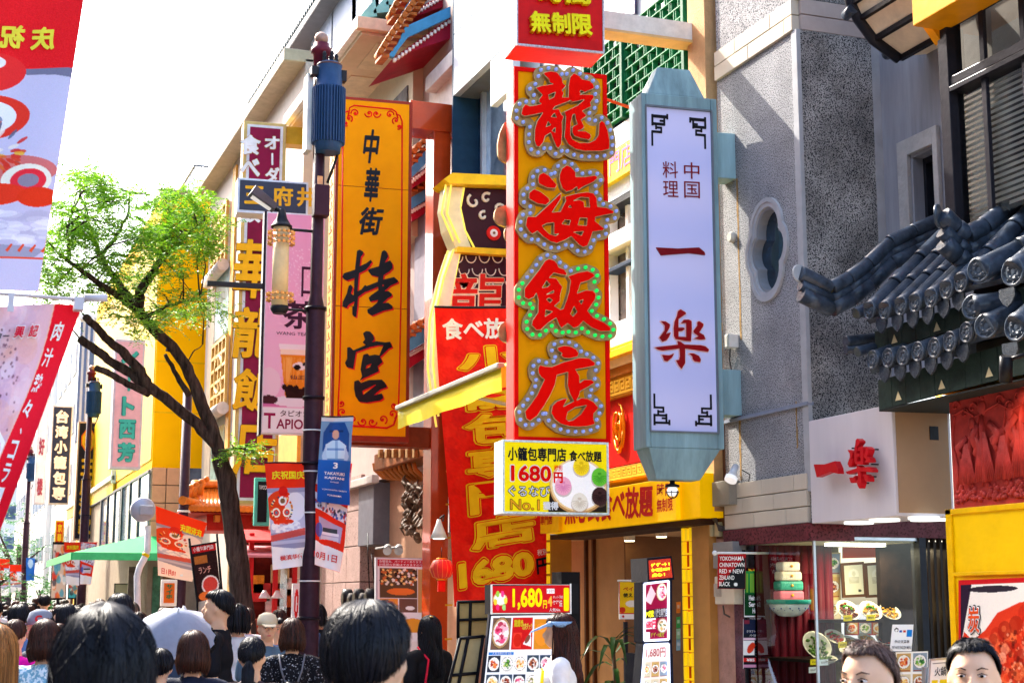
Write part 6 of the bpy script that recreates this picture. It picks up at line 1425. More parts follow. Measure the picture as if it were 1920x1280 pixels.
for A, B, h in ((P[0], P[-1], .12), (Q[0], Q[-1], .17)):
    A = A+Vector((-.12, .1, -.1)); B = B+Vector((.1, .1, -.085)); n = 8
    for k in range(n):
        p, q = A.lerp(B, k/n), A.lerp(B, (k+1)/n-.004/1); MB().hexa([p+Vector((0, .0, -h)), q+Vector((0, 0, -h)), q+Vector((0, .02, -h)), p+Vector((0, .02, -h))], [p, q, q+Vector((0, .02, 0)), p+Vector((0, .02, 0))]).build('fascia_board', CB, T)
        if k % 3 == 1:
            c_ = (p+q)/2+Vector((0, -.003, -h*.85)); MB().prism([(-.03, 0), (.03, 0), (0, .05)], -.002, 0).build('fascia_diamond', M('e8d8a8', .5), T).location = c_
    MB().hexa([A+Vector((0, .0, -h-.01)), B+Vector((2.2, 0, -h-.01)), B+Vector((2.2, .6, -h)), A+Vector((0, .6, -h))], [A+Vector((0, .0, -h)), B+Vector((2.2, 0, -h)), B+Vector((2.2, .6, -h+.02)), A+Vector((0, .6, -h+.02))]).build('eave_soffit', M('2c302e', .7), T)
    B2 = B+Vector((2.2, 0, 0)); MB().hexa([B+Vector((0, .0, -h)), B2+Vector((0, 0, -h)), B2+Vector((0, .02, -h)), B+Vector((0, .02, -h))], [B, B2, B2+Vector((0, .02, 0)), B+Vector((0, .02, 0))]).build('fascia_board', CB, T)
# descending ridges with curled tips
def ridge(pts, Y, radii, lows, end=True):
    g = Fr((0, Y, 0), 0)
    W_ = []
    for u, v in pts: x, z = g.px(u, v); W_.append(Vector((-(Y-fr.o.y), x-fr.o.x, z)))
    for a, b in zip(W_, W_[1:]):
        d_ = (b-a); MB().tube([a, a+d_*.06, a+d_*.94, b-d_*.02], [radii*1.0, radii*1.08, radii, radii*.97], 14).build('ridge_tile', ROOFT, T)
        for dz, rr_ in lows:
            o_ = Vector((0, 0, -dz)); MB().tube([a+o_, b+o_], rr_, 10).build('ridge_tile', ROOFT, T)
    return W_
W1 = ridge([(1500, 512), (1558, 540), (1592, 522), (1628, 495), (1668, 455), (1712, 434), (1765, 410), (1830, 380)], 7.72, .043, [(.07, .036), (.125, .05)])
MB().lathe(0, 0, [(.05, -.0), (.052, -.01), (.03, -.012)], 20, 'y').build('tip_rim', M('b0b4b8', .3), T)
tr_ = bpy.data.objects[[o.name for o in bpy.data.objects if o.name.startswith('tip_rim')][-1]]; tr_.location = W1[0]; tr_.rotation_euler = (0, 0, rad(-80))
W2 = ridge([(1766, 404), (1792, 428), (1812, 442), (1845, 425), (1880, 398), (1925, 372), (1990, 350)], 6.75, .052, [(.085, .045), (.15, .055)])
e = bpy.data.objects.new('tile_end', TE); COL.objects.link(e); e.parent = T; e.location = W2[0]+Vector((-.005, -.01, 0)); e.rotation_euler = (0, rad(-20), rad(-50)); e.scale = (1.15, 1.15, 1.15)
W3 = ridge([(1585, 640), (1640, 634)], 7.75, .032, [(.05, .026)])
W4 = ridge([(1607, 660), (1640, 650)], 7.6, .03, [])
W5 = ridge([(1604, 588), (1640, 572)], 7.6, .034, [])
# lights under the eave
for u, v in ((1742, 725), (1808, 695)):
    p = tl(u, v, .2); MB().lathe(p.x, p.y, [(.02, p.z-.05), (.05, p.z-.01), (.055, p.z+.03), (.03, p.z+.06)], 16).build('eave_lamp', M('e8e4d8', .3, emit=.1), T)
p = tl(1760, 738, .2); MB().ball(p, .025, 10).build('lamp_bulb', M('ffb040', .3, emit=2.5), T)
p = tl(1888, 690, -.15); MB().tube([p+Vector((.0, 0, .06)), p+Vector((-.04, .02, -.06))], .032, 12).build('spotlight', M('1c1c20', .35), T)
MB().tube([p+Vector((.0, 0, .04)), p+Vector((.1, .05, .06))], .01, 6).build('spotlight_arm', M('1c1c20', .35), T)
sp_ = bpy.data.lights.new('relief_spot', 'SPOT'); sp_.energy = 2.5; sp_.spot_size = rad(50); sp_.spot_blend = .8; sp_.color = (1, .6, .3); sp_.shadow_soft_size = .03
so_ = bpy.data.objects.new('relief_spot', sp_); COL.objects.link(so_); pl = T.matrix_basis @ tl(1870, 712, -.1); tg = T.matrix_basis @ Vector((tl(1858, 790).x, .05, tl(1858, 790).z)); so_.location = pl; so_.rotation_euler = (tg-pl).to_track_quat('-Z', 'Y').to_euler()
# ================================================================ menu boards at the entrance
fr = FY(896, 1280, 10.25, 0)
T = thing('menu_board', 'tall lit menu board with a red 1,680 yen header and rows of dish photos', 'menu board', fr)
fr.px(0, 0)
zg = -fr.o.z
xr = fr.px(1090, 1150)[0]
q = Surf(fr, (923, 1098), (1068, 1096), (1068, 1147), (923, 1148), 0)
cv = Cv(140, 52, 'b8101c'); cv.dish(.1, .5, .085, 'd8b078', FOODS[4], 0)
for x, y, c in ((.04, .6, 'f0c030'), (.07, .3, '90b840'), (.13, .3, 'e83880'), (.17, .55, 'f0d040'), (.1, .55, 'f0f0e8'), (.07, .8, 'e82868'), (.15, .8, '90c870')): cv.disc(x, y, .022, c, .12)
cv.rect(.7, .12, .8, .3, 'e8eaf0'); q.canvas(cv, T, 'header_print', emit=.12)
q.text('1,680', .255, .1, .64, .9, M('f0e000', .4, emit=.1), T, .035, h=.004); q.text('円', .65, .55, .7, .85, M('f0e000', .4, emit=.1), T, .03, h=.004)
q.text('1', .92, .1, .99, .95, M('f0e000', .4, emit=.1), T, .05, h=.004); q.text('4', .71, .4, .77, .78, M('f08830', .4, emit=.3), T, .04, h=.004)
q.text('年連続', .78, .55, .9, .8, WT_, T, .02, h=.004); q.text('ネット予約', .78, .38, .91, .5, WT_, T, .01, h=.004); q.text('人気No.', .73, .84, .88, .97, WT_, T, .02, h=.004); q.text('ぐるなび', .705, .15, .795, .27, M('b02030', .5), T, .01, h=.004)
q.slab(.12, M('1c1c22', .4), T, 'header_case', a0=-.02, b0=-.05, a1=1.12, b1=1.06, h=-.003)
f_ = MB()
for a0, b0, a1, b1 in ((-.02, -.05, 1.02, -.01), (-.02, 1.01, 1.02, 1.06), (-.02, -.05, -.002, 1.06), (1.002, -.05, 1.02, 1.06)):
    p0, p1 = q.at(a0, b0, .008), q.at(a1, b1, .008); f_.box(p0[0], p1[0], p0[1], p0[1]+.01, p0[2], p1[2])
f_.build('silver_rim', M('c8ccd4', .25, .5, emit=.1), T)
slope = lambda a, b: -.22*b
q = Surf(fr, (921, 1154), (1060, 1152), (1040, 1330), (882, 1332), 0, slope)
cv = Cv(150, 170, 'eef0f4')
cv.rect(.03, .02, .27, .36, '705040'); cv.dish(.15, .18, .11, 'b08858', FOODS[4], 60, ry=.15); cv.rect(.29, .02, .56, .36, 'c81818').rect(.31, .18, .42, .34, 'e83828').disc(.37, .26, .05, 'c82010', .07).poly([(.44, .3), (.54, .17), (.55, .33)], 'f0ece8').disc(.5, .25, .025, '804838', .05, ang=.5)
cv.rect(.58, .04, .8, .36, 'd88820').disc(.68, .2, .09, 'f09028', .12).rect(.8, .04, .98, .36, '9c6040').disc(.88, .2, .07, 'e0a060', .1)
cv.rect(.02, .38, .33, .41, '2878c8')
for j in range(3):
    for i in range(6):
        if j == 2 and i == 0: cv.rect(.0, .8, .16, .84, 'c82828')
        x0, y0 = .02+i*.162, .42+j*.19; cv.rect(x0, y0, x0+.15, y0+.17, ['283040', '384858', 'e8e4dc', '30445c', 'f0e8e0'][(i*2+j) % 5]); cv.dish(x0+.075, y0+.085, .062, 'f6f4f0', FOODS[(i+j*2) % 6], 26, ry=.064)
q.canvas(cv.speck(.01), T, 'dish_photos', emit=.08); q.slab(.04, M('20202a', .4), T, 'board_case', a0=-.02, b0=-.02, a1=1.02, b1=1.02, h=-.004)
q.text('窯焼き', .31, .04, .43, .12, M('f0d820', .5), T, .05, h=.004); q.text('北京ダック', .42, .08, .55, .15, M('f0e050', .5), T, .03, h=.004); q.text('人気海鮮料理 6品', .06, .382, .3, .408, WT_, T, 0, h=.004); q.text('人気肉料理 6品', .01, .806, .15, .835, WT_, T, 0, h=.004)
MB().box(q.at(1, 0)[0]-.02, xr, .02, .2, zg, q.at(1, 0)[2]+.3).build('side_post', M('141418', .5), T); MB().box(.0, .04, .1, .2, zg, .1).build('leg', DARKM, T)
for i, (lab, quadp, Y) in enumerate((('pale backed display easel with black frame, upper one left of the menu board', ((858, 1128), (925, 1126), (920, 1192), (858, 1196)), 10.9), ('beige-panelled black easel seen from behind, at the left foot of the menu board', ((862, 1196), (905, 1192), (885, 1330), (828, 1335)), 10.3))):
    f_ = FY(quadp[3][0], 1200 if i == 0 else 1330, Y, 0); T = thing('easel', lab, 'easel', f_); q = Surf(f_, *quadp, 0); q.slab(.02, M('b8a06a' if i == 0 else 'a89870', .6), T, 'panel')
    mb = MB()
    for a0, b0, a1, b1 in ((-.02, 0, 1.02, 0), (-.02, 1, 1.02, 1), (0, 0, 0, 1), (1, 0, 1, 1), (0, .5, 1, .5), (.35, 0, .35, 1)):
        mb.tube([Vector(q.at(a0, b0, .01)), Vector(q.at(a1, b1, .01))], .012, 6)
    mb.build('frame', BLACK, T)
    for a in (0.02, .98): p = Vector(q.at(a, 1, 0)); MB().tube([p, Vector((p.x, p.y+.1, -f_.o.z+.12))], .012, 6).build('leg', BLACK, T)
# LED stand
fr = FY(1196, 1280, 10.1, 0)
T = thing('led_stand', 'black illuminated stand with a scrolling LED display over glowing menu posters', 'display stand', fr)
zg = -fr.o.z+.12
q = Surf(fr, (1216, 1050), (1257, 1046), (1254, 1082), (1211, 1086), 0, lambda a, b: -.06*b); cv = Cv(44, 36, 'a83020'); cv.speck(.06); q.canvas(cv, T, 'led_screen', emit=.2)
for k, s in enumerate(('ﾃﾞｻﾞｰﾄ !', '食べ放題 NOW', '点心 !')): q.text(s, .1, .18+k*.26, .92 - .25*(k == 2), .36+k*.26, M('f0e020', .4, emit=1), T, .02, h=.004)
q.slab(.28, M('1e2230', .4), T, 'led_case', a0=-.06, b0=-.12, a1=1.08, b1=1.12, h=-.004)
q = Surf(fr, (1207, 1094), (1252, 1088), (1252, 1198), (1207, 1200), 0)
cv = Cv(50, 110, '8c1038'); cv.poly([(.06, .3), (.3, .04), (.5, .2), (.3, .38)], 'f0c0c8'); cv.dish(.75, .18, .2, 'e8c8a0', FOODS[4], 26, ry=.14); cv.rect(.0, .46, 1, .62, '20101c').rect(0, .62, .5, .8, 'f0e8f0').dish(.78, .76, .2, 'b89078', FOODS[5], 14, ry=.12); cv.rect(.04, .86, .26, .97, 'e8e8e8')
q.canvas(cv, T, 'poster', emit=.15); q.slab(.14, M('1e2230', .4), T, 'case', a0=-.05, b0=-.03, a1=1.2, b1=1.04, h=-.004)
q.text('食べ放題', .02, .48, .4, .6, M('f0e020', .4, emit=.5), T, .02, h=.003); q.text('小籠包専門店', .42, .46, .98, .61, WT_, T, .02, h=.003); q.text('1680円', .03, .65, .5, .8, M('e01838', .4, emit=.4), T, .05, h=.003); q.text('ﾃﾞｻﾞｰﾄ食放', .3, .87, .85, .95, M('e8f040', .4), T, .02, h=.003)
q2 = Surf(fr, (1208, 1208), (1252, 1206), (1240, 1330), (1184, 1335), 0, lambda a, b: -.12*b)
cv = menu_cv(56, 110, 3, 4, 'f0dcd0'); cv.rect(0, 0, 1, .24, 'f4e4dc'); q2.canvas(cv, T, 'poster', emit=.12); q2.slab(.12, M('1e2230', .4), T, 'case', a0=-.05, b0=-.03, a1=1.2, b1=1.0, h=-.004); q2.text('1,680円', .1, .05, .9, .2, M('d05058', .4), T, .01, h=.003)
for Q_ in (q, q2):
    m_ = MB()
    for (a0, b0, a1, b1) in ((0, 0, 1, 0), (0, 1, 1, 1), (0, 0, 0, 1), (1, 0, 1, 1)): m_.tube([Vector(Q_.at(a0-.03*(1-2*a0)*0, b0, .012)), Vector(Q_.at(a1, b1, .012))], .009, 6)
    m_.build('light_rim', M('c8d4f4', .3, emit=.5), T)
MB().box(.04, .3, .05, .3, zg, .2).build('base', M('1e2230', .4), T)
fr = FY(1160, 1165, 10.9, 0)
T = thing('payment_poster', 'small yellow hanging poster about mobile payment in the entrance', 'poster', fr)
q = Surf(fr, (1161, 1088), (1212, 1088), (1210, 1160), (1161, 1160), 0); cv = Cv(50, 72, 'd03020'); cv.rect(.03, .02, .97, .84, 'f4c818').disc(.5, .6, .26, 'f8f0e4', .09).disc(.12, .76, .12, 'd83820', .08).disc(.88, .76, .12, 'd83820', .08).rect(0, .86, 1, 1, 'f4f0f0').disc(.15, .93, .05, 'c82030', .03)
q.canvas(cv, T, 'print'); q.text('ペイペイ', .14, .16, .9, .27, M('c82818', .5), T, .03); q.text('使えます。', .14, .32, .95, .43, BLACK, T, .03); q.slab(.006, WHITE, T)
a, b = q.at(-.06, 0), q.at(1.05, 0); MB().tube([Vector(a), Vector(b)], .008, 8).build('rod', WHITE, T); MB().box(.05, .08, .01, .03, -fr.o.z, .0).build('post', DARKM, T)
# potted plant
fr = FYg(1150, 10.6)
T = thing('potted_plant', 'dark leafy potted palm inside the entrance beside the payment poster', 'plant', fr)
MB().lathe(0, 0, [(.12, .12), (.16, .3), (.17, .42), (.15, .42), (.13, .38)], 18).build('pot', M('3a3430', .5), T)
rr = random.Random(3)
for k in range(46):
    a = rr.random()*6.28; zb = .5+.9*rr.random(); L_ = .3+.3*rr.random(); el = .5+.5*rr.random(); mb = MB(); c, s = math.cos(a), math.sin(a)
    P_ = [Vector((c*t*L_*.8, s*t*L_*.8, zb+el*L_*t-1.1*L_*t*t)) for t in (0, .25, .5, .75, 1)]; w_ = [.004, .018, .02, .014, .001]
    vs = []
    for p_, ww in zip(P_, w_): vs += [p_+Vector((-s*ww, c*ww, .0)), p_+Vector((0, 0, -.004)), p_+Vector((s*ww, -c*ww, .0))]
    mb.add(vs, [(3*i+j, 3*i+j+1, 3*i+j+4, 3*i+j+3) for i in range(4) for j in range(2)], True); mb.build('leaf', M('2c5020', .35, var=.4, scale=4), T)
MB().tube([(0, 0, .4), (.02, 0, .9), (.0, .02, 1.4)], [.03, .025, .01], 8).build('stem', M('6a5038', .7), T)
# red lantern
def lantern(u, v, Y, W_, lab):
    fr = FY(u, v, Y, 0); T = thing('paper_lantern', lab, 'lantern', fr); R = W_/2; mb = MB(); n = 14
    prof = [(R*.45, -R*.8), (R*.78, -R*.65), (R, -R*.1), (R*.98, R*.15), (R*.75, R*.68), (R*.45, R*.8)]
    mb.lathe(0, 0, prof, 24); mb.build('shade', M('c84038', .5, var=.15, scale=8), T)
    rb = MB()
    for k in range(n): q = k*2*PI/n; rb.tube([(r*1.01*math.cos(q), r*1.01*math.sin(q), z) for r, z in prof], R*.018, 5)
    rb.build('ribs', M('e0a050', .5), T); MB().lathe(0, 0, [(R*.46, R*.8), (R*.46, R*.9), (R*.3, R*.92)], 16).build('top_ring', GOLD, T); MB().lathe(0, 0, [(R*.3, -R*.95), (R*.46, -R*.9), (R*.46, -R*.8)], 16).build('bottom_ring', GOLD, T)
    MB().tube([(0, 0, R*.9), (0, 0, R*1.8)], R*.03, 6).build('cord', BLACK, T); MB().box(-R*.32, R*.32, -R*.1, R*.1, -R*1.9, -R*.98).build('tassel', M('d82818', .6), T); return T
lantern(828, 1066, 13.9, .22, 'faded red paper lantern with gold ribs between steel post and red banner')
fr = FY(708, 1180, 17.0, 0)
T = thing('photo_board', 'restaurant photo board with a red header and pictures of dishes and a dining hall', 'notice board', fr)
q = Surf(fr, (708, 1046), (795, 1048), (795, 1240), (708, 1240), 0); cv = Cv(80, 180, 'f0ece8'); cv.rect(0, .01, 1, .075, 'c02838').rect(.04, .09, .86, .38, '604830')
for k in range(90): cv.disc(.06+.78*RNG.random(), .1+.16*RNG.random(), .03, ['f0c878', '302018', 'e8e0d0', 'c86830'][k % 4], .012)
cv.disc(.5, .32, .3, 'e87830', .035); cv.rect(.04, .39, .44, .52, 'e89838').disc(.24, .45, .12, 'c04018', .035).rect(.46, .39, .86, .52, '705040').disc(.7, .48, .1, 'f0f0e8', .02).rect(.87, .1, 1, .52, 'c89858').disc(.3, .6, .3, '90b840', .06).disc(.75, .65, .3, 'e8a030', .07).rect(.0, .8, 1, 1, 'e8e0d8')
q.canvas(cv, T, 'print'); q.slab(.05, M('c8c8cc', .4), T, 'board', a0=-.04, b0=-.01, a1=1.04, b1=1.0, h=-.003); q.text('各種宴会、パーティーあります。', .03, .015, .97, .04, WT_, T, 0); q.text('お昼間の営業はできますので', .03, .047, .97, .07, WT_, T, 0)
q.text('焼', .45, .66, .6, .74, BLACK, T, .02); q.text('日替', .42, .58, .55, .63, M('c02020', .5), T, .02); MB().box(.0, .04, .02, .06, -fr.o.z, .1).build('leg', DARKM, T)
fr = FY(823, 995, 12.8, 0)
T = thing('bell_lamp', 'white bell-shaped spotlight hanging beside the long red banner', 'lamp', fr); MB().lathe(0, 0, [(.015, .1), (.03, .05), (.05, 0), (.075, -.06)], 18).build('shade', M('e8e4d8', .4), T); MB().lathe(0, 0, [(.05, -.07), (.06, -.05)], 16).build('bulb', M('f8f0e0', .4, emit=.3), T); MB().tube([(0, 0, .1), (.06, .05, .14), (.1, .2, .1)], .008, 6).build('arm', BLACK, T)
for u, lab in ((724, 'left one of two grey cameras above the photo board'), (745, 'right one of two grey cameras above the photo board')):
    fr = FY(u, 1030, 17.3, 0); T = thing('wall_camera', lab, 'lamp', fr); MB().tube([(-.02, -.12, -.02), (.02, .0, .03)], [.05, .04], 12).build('head', M('8a8a88', .4, .3), T); MB().tube([(.02, 0, .03), (.02, .5, .03)], .015, 8).build('arm', M('707070', .5), T)  # camera head on its arm, no light source in it
# ================================================================ gutter building and its overhanging beige eave
fr = FXg(600, PX0+.5)
T = thing('gutter_building', 'pink-beige building with a long grey gutter and a green-roofed beige eave', 'building', fr)
xa = fr.px(483, 700)[0]; xb = fr.px(760, 700)[0]
zg1 = fr.px(560, 118)[1]
MB().box(xa, xb, 0, 6, 0, fr.px(560, 330)[1]).build('lower_wall', M('b8a898', .7, var=.1), T)
MB().box(xa, xb, 0, 6, fr.px(560, 330)[1], zg1).build('wall', M('b89c94', .7, var=.08), T)
for k in range(5):
    x = fr.px(590+k*38, 60)[0]; MB().box(x, x+1.6, -.06, 0, fr.px(600, 180)[1], zg1+1.6).build('wall_panel', M('8c9ab4', .5, var=.06, scale=1), T, bevel=.01)
MB().box(xa-.2, xb, -.35, .1, zg1-.06, zg1+.1).build('gutter', M('50545e', .5), T, bevel=.02)
mb = MB()
for k in range(70): x = xa+(xb-xa)*k/70; mb.box(x, x+.06, -.36, -.3, zg1+.1, zg1+.17)
o = mb.build('gutter_fins', M('2c4448', .5), T); o['kind'] = 'stuff'
x = fr.px(547, 240)[0]; z1, z2 = fr.px(543, 155)[1], fr.px(555, 330)[1]
MB().tube([(x-.15, -.3, z1), (x-.02, -.2, z1-.35), (x, -.1, z1-.5), (x, -.1, z2-3)], .07, 10).build('downpipe', M('c89830', .4), T)
zr(T, fr, 'side_window', 535, 548, 541, 275, 335, -.06, 0, M('c88838', .4), .004)
fe2 = FXg(660, 4.62); oo = fr.loc(fe2.o)
def e2b(name, x0, x1, y0, y1, z0, z1, m, bevel=0): return MB().box(oo[0]+x0, oo[0]+x1, oo[1]+y0, oo[1]+y1, z0, z1).build(name, m, T, bevel=bevel)
zE = fe2.px(660, 72)[1]; BE = M('c8b294', .6, var=.04)
xf = -4.2
e2b('eave_soffit', xf, 0, .0, 2.6, zE-.12, zE-.04, M('d0b898', .6, var=.05)); e2b('eave_gutter', xf, .02, -.08, .02, zE-.06, zE+.1, M('f0ece4', .5), .01); e2b('eave_gutter', 0, .1, -.08, 2.6, zE-.08, zE+.08, M('e8c8a0', .5), .01)
for y0 in (.25, 1.2):
    for x0 in (xf+.4, xf+1.7, xf+3.0): e2b('soffit_panel', x0, x0+1.0, y0, y0+.75, zE-.135, zE-.12, M('d8c4a4', .6), .006)
e2b('upper_storey', xf, -.1, .7, 2.6, zE-2.6, zE-.12, M('c4b498', .6, var=.06)); e2b('storey_window', xf+3.0, xf+3.9, .68, .7, zE-1.2, zE-.6, M('6a7078', .1, var=.4, bump=0))
mb = MB()
for k in range(9): y = .0+k*.16; z = zE+.1+k*.16*(.35+.16*k); mb.hexa([(oo[0]+xf, oo[1]+y, z), (oo[0]-.02, oo[1]+y, z), (oo[0]-.02, oo[1]+y+.2, z+.05), (oo[0]+xf, oo[1]+y+.2, z+.05)], [(oo[0]+xf, oo[1]+y-.01, z+.03), (oo[0]-.02, oo[1]+y-.01, z+.03), (oo[0]-.02, oo[1]+y+.17, z+.28), (oo[0]+xf, oo[1]+y+.17, z+.28)])
o = mb.build('green_roof', M('8cc0ac', .4, .1, var=.12), T); o['kind'] = 'stuff'
# shop level under it: tiles, dark column, service box
STN = M('a88c84', .7, var=.12, scale=8, bump=.2, fine=('5a4440', 60, .4))
zt_ = fr.px(660, 905)[1]; x0, x1 = fr.px(604, 1000, -.3)[0], fr.px(676, 1000, -.3)[0]
n = 7; cols = 3
for j in range(n):
    for i in range(cols):
        MB().box(x0+(x1-x0)*i/cols+.006, x0+(x1-x0)*(i+1)/cols-.006, -.3-.004*random.random(), 0, zt_*j/n+.006, zt_*(j+1)/n-.006).build('stone_tile', STN, T, bevel=.004)
zr(T, fr, 'pipe_rail', 640, 700, 670, 897, 912, -.4, -.3, M('b0a8a0', .4), .01)
b = zr(T, fr, 'service_box', 676, 704, 690, 906, 1022, -.32, 0, M('6a6a72', .5), .01)
zr(T, fr, 'dark_bay', 676, 706, 690, 820, 900, -.1, 0, M('20202c', .3)); zr(T, fr, 'red_bay', 676, 706, 690, 1028, 1140, -.1, 0, M('a02820', .6, var=.5, scale=6))
mb = MB()
rr = random.Random(2)
for k in range(5):
    u = 652+k*11; x, z = fr.px(u, 1122+8*(k % 2), -.5); mb = MB(); mb.lathe(x, z, [(.1, -.44), (.13, -.46), (.13, -.56), (.07, -.58)], 16, 'y'); mb.build('black_equipment', M('202024', .35, var=.4), T)  # black discs stand in for tangled dark equipment
mb = MB()
for k in range(2): u = 690+k*8; x, z = fr.px(u, 1040, -.35); mb.tube([(x, -.36, z+.3*rr.random()), (x+.2, -.4, z-.1), (x+.3, -.38, z-.5-.3*rr.random())], .008, 5)
mb.build('cables', BLACK, T)
# ================================================================ cream building with gold lattice windows
fr = FXg(440, PX0-.1)
T = thing('cream_building', 'cream building with gilded lattice window panels behind the maroon sign', 'building', fr)
xa, xb = fr.px(384, 700)[0], fr.px(560, 700)[0]
MB().box(xa, xb, 0, 5, 0, fr.px(430, 318)[1]).build('wall', M('c8b8ac', .6, var=.06), T)
MB().box(xa-.3, xb, -.35, .2, fr.px(425, 330)[1], fr.px(425, 312)[1]).build('eave', M('b8a890', .5), T, bevel=.02)
for v0, v1 in ((395, 500), (640, 762)):
    x0, x1 = fr.px(399, v0, -.1)[0], fr.px(425, v0, -.1)[0]; z0, z1 = fr.px(412, v1, -.1)[1], fr.px(412, v0, -.1)[1]
    MB().box(x0, x1, -.06, 0, z0, z1).build('lattice_back', M('e8dcc8', .5), T); mb = MB(); w_ = (x1-x0)
    for k in range(5): mb.box(x0+w_*k/4-.03, x0+w_*k/4+.03, -.12, -.06, z0, z1)
    for k in range(6): mb.box(x0, x1, -.118, -.062, z0+(z1-z0)*k/5-.03, z0+(z1-z0)*k/5+.03)
    mb.tube([((x0+x1)/2+w_*.25*math.cos(k*PI/8), -.1, (z0+z1)/2+(z1-z0)*.28*math.sin(k*PI/8)) for k in range(17)], .035, 5); mb.build('gilded_lattice', M('c8a058', .4, .4), T)
    MB().tube([(x0-.1, -.15, z0-.1), (x1+.1, -.15, z0-.1)], .12, 12).build('moulding', M('d8c8b8', .4), T)
zr(T, fr, 'window_pane', 400, 424, 412, 520, 632, -.03, 0, M('b8d4d8', .05, var=.3, scale=1, bump=0)); zr(T, fr, 'window_pane', 400, 424, 412, 800, 900, -.03, 0, M('90b0a8', .05, var=.3, bump=0))
zr(T, fr, 'orange_strip', 425, 431, 428, 330, 920, -.04, 0, M('e0a040', .5)); zr(T, fr, 'pilaster', 388, 398, 393, 420, 920, -.04, 0, M('e8d0b8', .5))
zr(T, fr, 'tan_panel', 520, 560, 540, 810, 905, -.06, 0, M('d89840', .5))
# ================================================================ yellow building
YB = 33.0
fr = FYg(275, YB); 
T = thing('yellow_building', 'bright yellow building with brown tiled corner, strip windows and green canopy behind the leaning tree', 'building', fr)
xr_ = fr.px(398, 700)[0]; zt_ = fr.px(395, 372)[1]; D_ = 14
MB().box(0, xr_+2, 0, D_, fr.px(330, 878)[1], zt_).build('upper_wall', M('ffba00', .6, var=.05, scale=1, spec=.04), T)
MB().box(0, xr_+2, .05, D_, 0, fr.px(330, 878)[1]).build('lower_wall', M('9c8c78', .6), T)
MB().box(-.05, xr_+2, -.1, .1, zt_-.03, zt_+.1).build('coping', M('8a7a60', .6), T, bevel=.01)
for v in (480, 680, 775): z = fr.px(330, v)[1]; MB().box(-.003, xr_+2, -.012, 0, z, z+.03).build('wall_joint', M('e8b400', .5), T)
MB().box(-.02, -.0, .1, D_, fr.px(275, 860)[1], zt_-.6).build('side_cladding', M('e8b400', .5), T)
# brown tiles
z0, z1 = fr.px(310, 1010)[1], fr.px(310, 876)[1]; x1 = fr.px(335, 950)[0]
for j in range(4):
    for i in range(2): MB().box(.02+i*x1/2, .01+(i+1)*x1/2-.01, -.03, .05, z0+(z1-z0)*j/4+.01, z0+(z1-z0)*(j+1)/4-.01).build('wall_tile', M('d8a078', .4, var=.06), T, bevel=.004)
MB().box(x1+.02, xr_+2, -.01, .05, z0, z1).build('bay_window', M('707888', .15, var=.4, scale=1), T)
# strip windows on the street side
for k in range(6):
    y = .15+k*1.6; MB().box(-.04, -.0, y, y+1.4, fr.px(275, 1000)[1]-.0, fr.px(275, 885)[1]).build('window_pane', M('90a0b8', .05, .1, var=.6, scale=.6, bump=0, spec=.9), T)
    MB().box(-.07, -.02, y+1.4, y+1.6, fr.px(275, 1000)[1], fr.px(275, 885)[1]).build('window_mullion', M('3c4048', .5), T)
MB().box(-.07, -.02, 0, D_, fr.px(275, 885)[1], fr.px(275, 880)[1]).build('window_head', M('50545c', .5), T)
# rooftop terrace
x0 = fr.px(366, 370)[0]; zr1 = fr.px(400, 308)[1]
mb = MB()
for k in range(26): x = x0+k*.075; mb.box(x, x+.02, .3, .32, zt_, zr1)
for k in range(30): y = .3+k*.18; mb.box(x0, x0+.02, y, y+.02, zt_, zr1)
mb.box(x0, x0+2.4, .29, .33, zr1, zr1+.04); mb.box(x0-.01, x0+.03, .3, 6, zr1, zr1+.04); o = mb.build('railing', M('50606c', .4), T); o['kind'] = 'stuff'
MB().tube([(x0+.45, .5, zt_), (x0+.45, .5, fr.px(405, 290)[1])], .03, 6).build('antenna', M('30404c', .5), T)
# green canopy
GC = M('28a860', .5, var=.05); cL, cR = fr.px(168, 1045, -.8)[0], fr.px(296, 1045, -.8)[0]
za, zb_ = fr.px(230, 1050, -.8)[1], fr.px(230, 1036, -.8)[1]; zc_ = fr.px(250, 1003, 0)[1]
cL = -1.6
MB().add([(cL, -.9, zb_), (xr_*.45, -.9, zb_), (xr_*.45, .0, zc_), (-.1, .0, zc_), (cL, 6, zb_), (-.1, 6, zc_)], [(0, 1, 2, 3), (4, 0, 3, 5)]).build('canopy_top', GC, T)
MB().box(cL, xr_*.45, -.93, -.9, za, zb_).build('canopy_valance', M('48c078', .5), T); MB().box(cL-.03, cL, -.93, 6, za, zb_).build('canopy_valance', GC, T)
for u0, u1, c in ((286, 300, '4a8060'), (240, 262, '5a564c'), (305, 330, '805838')): x0, x1 = fr.px(u0, 1100)[0], fr.px(u1, 1100)[0]; MB().box(x0, x1, .0, .06, 0, fr.px(280, 1062)[1]).build('shop_door', M(c, .3, var=.4), T)
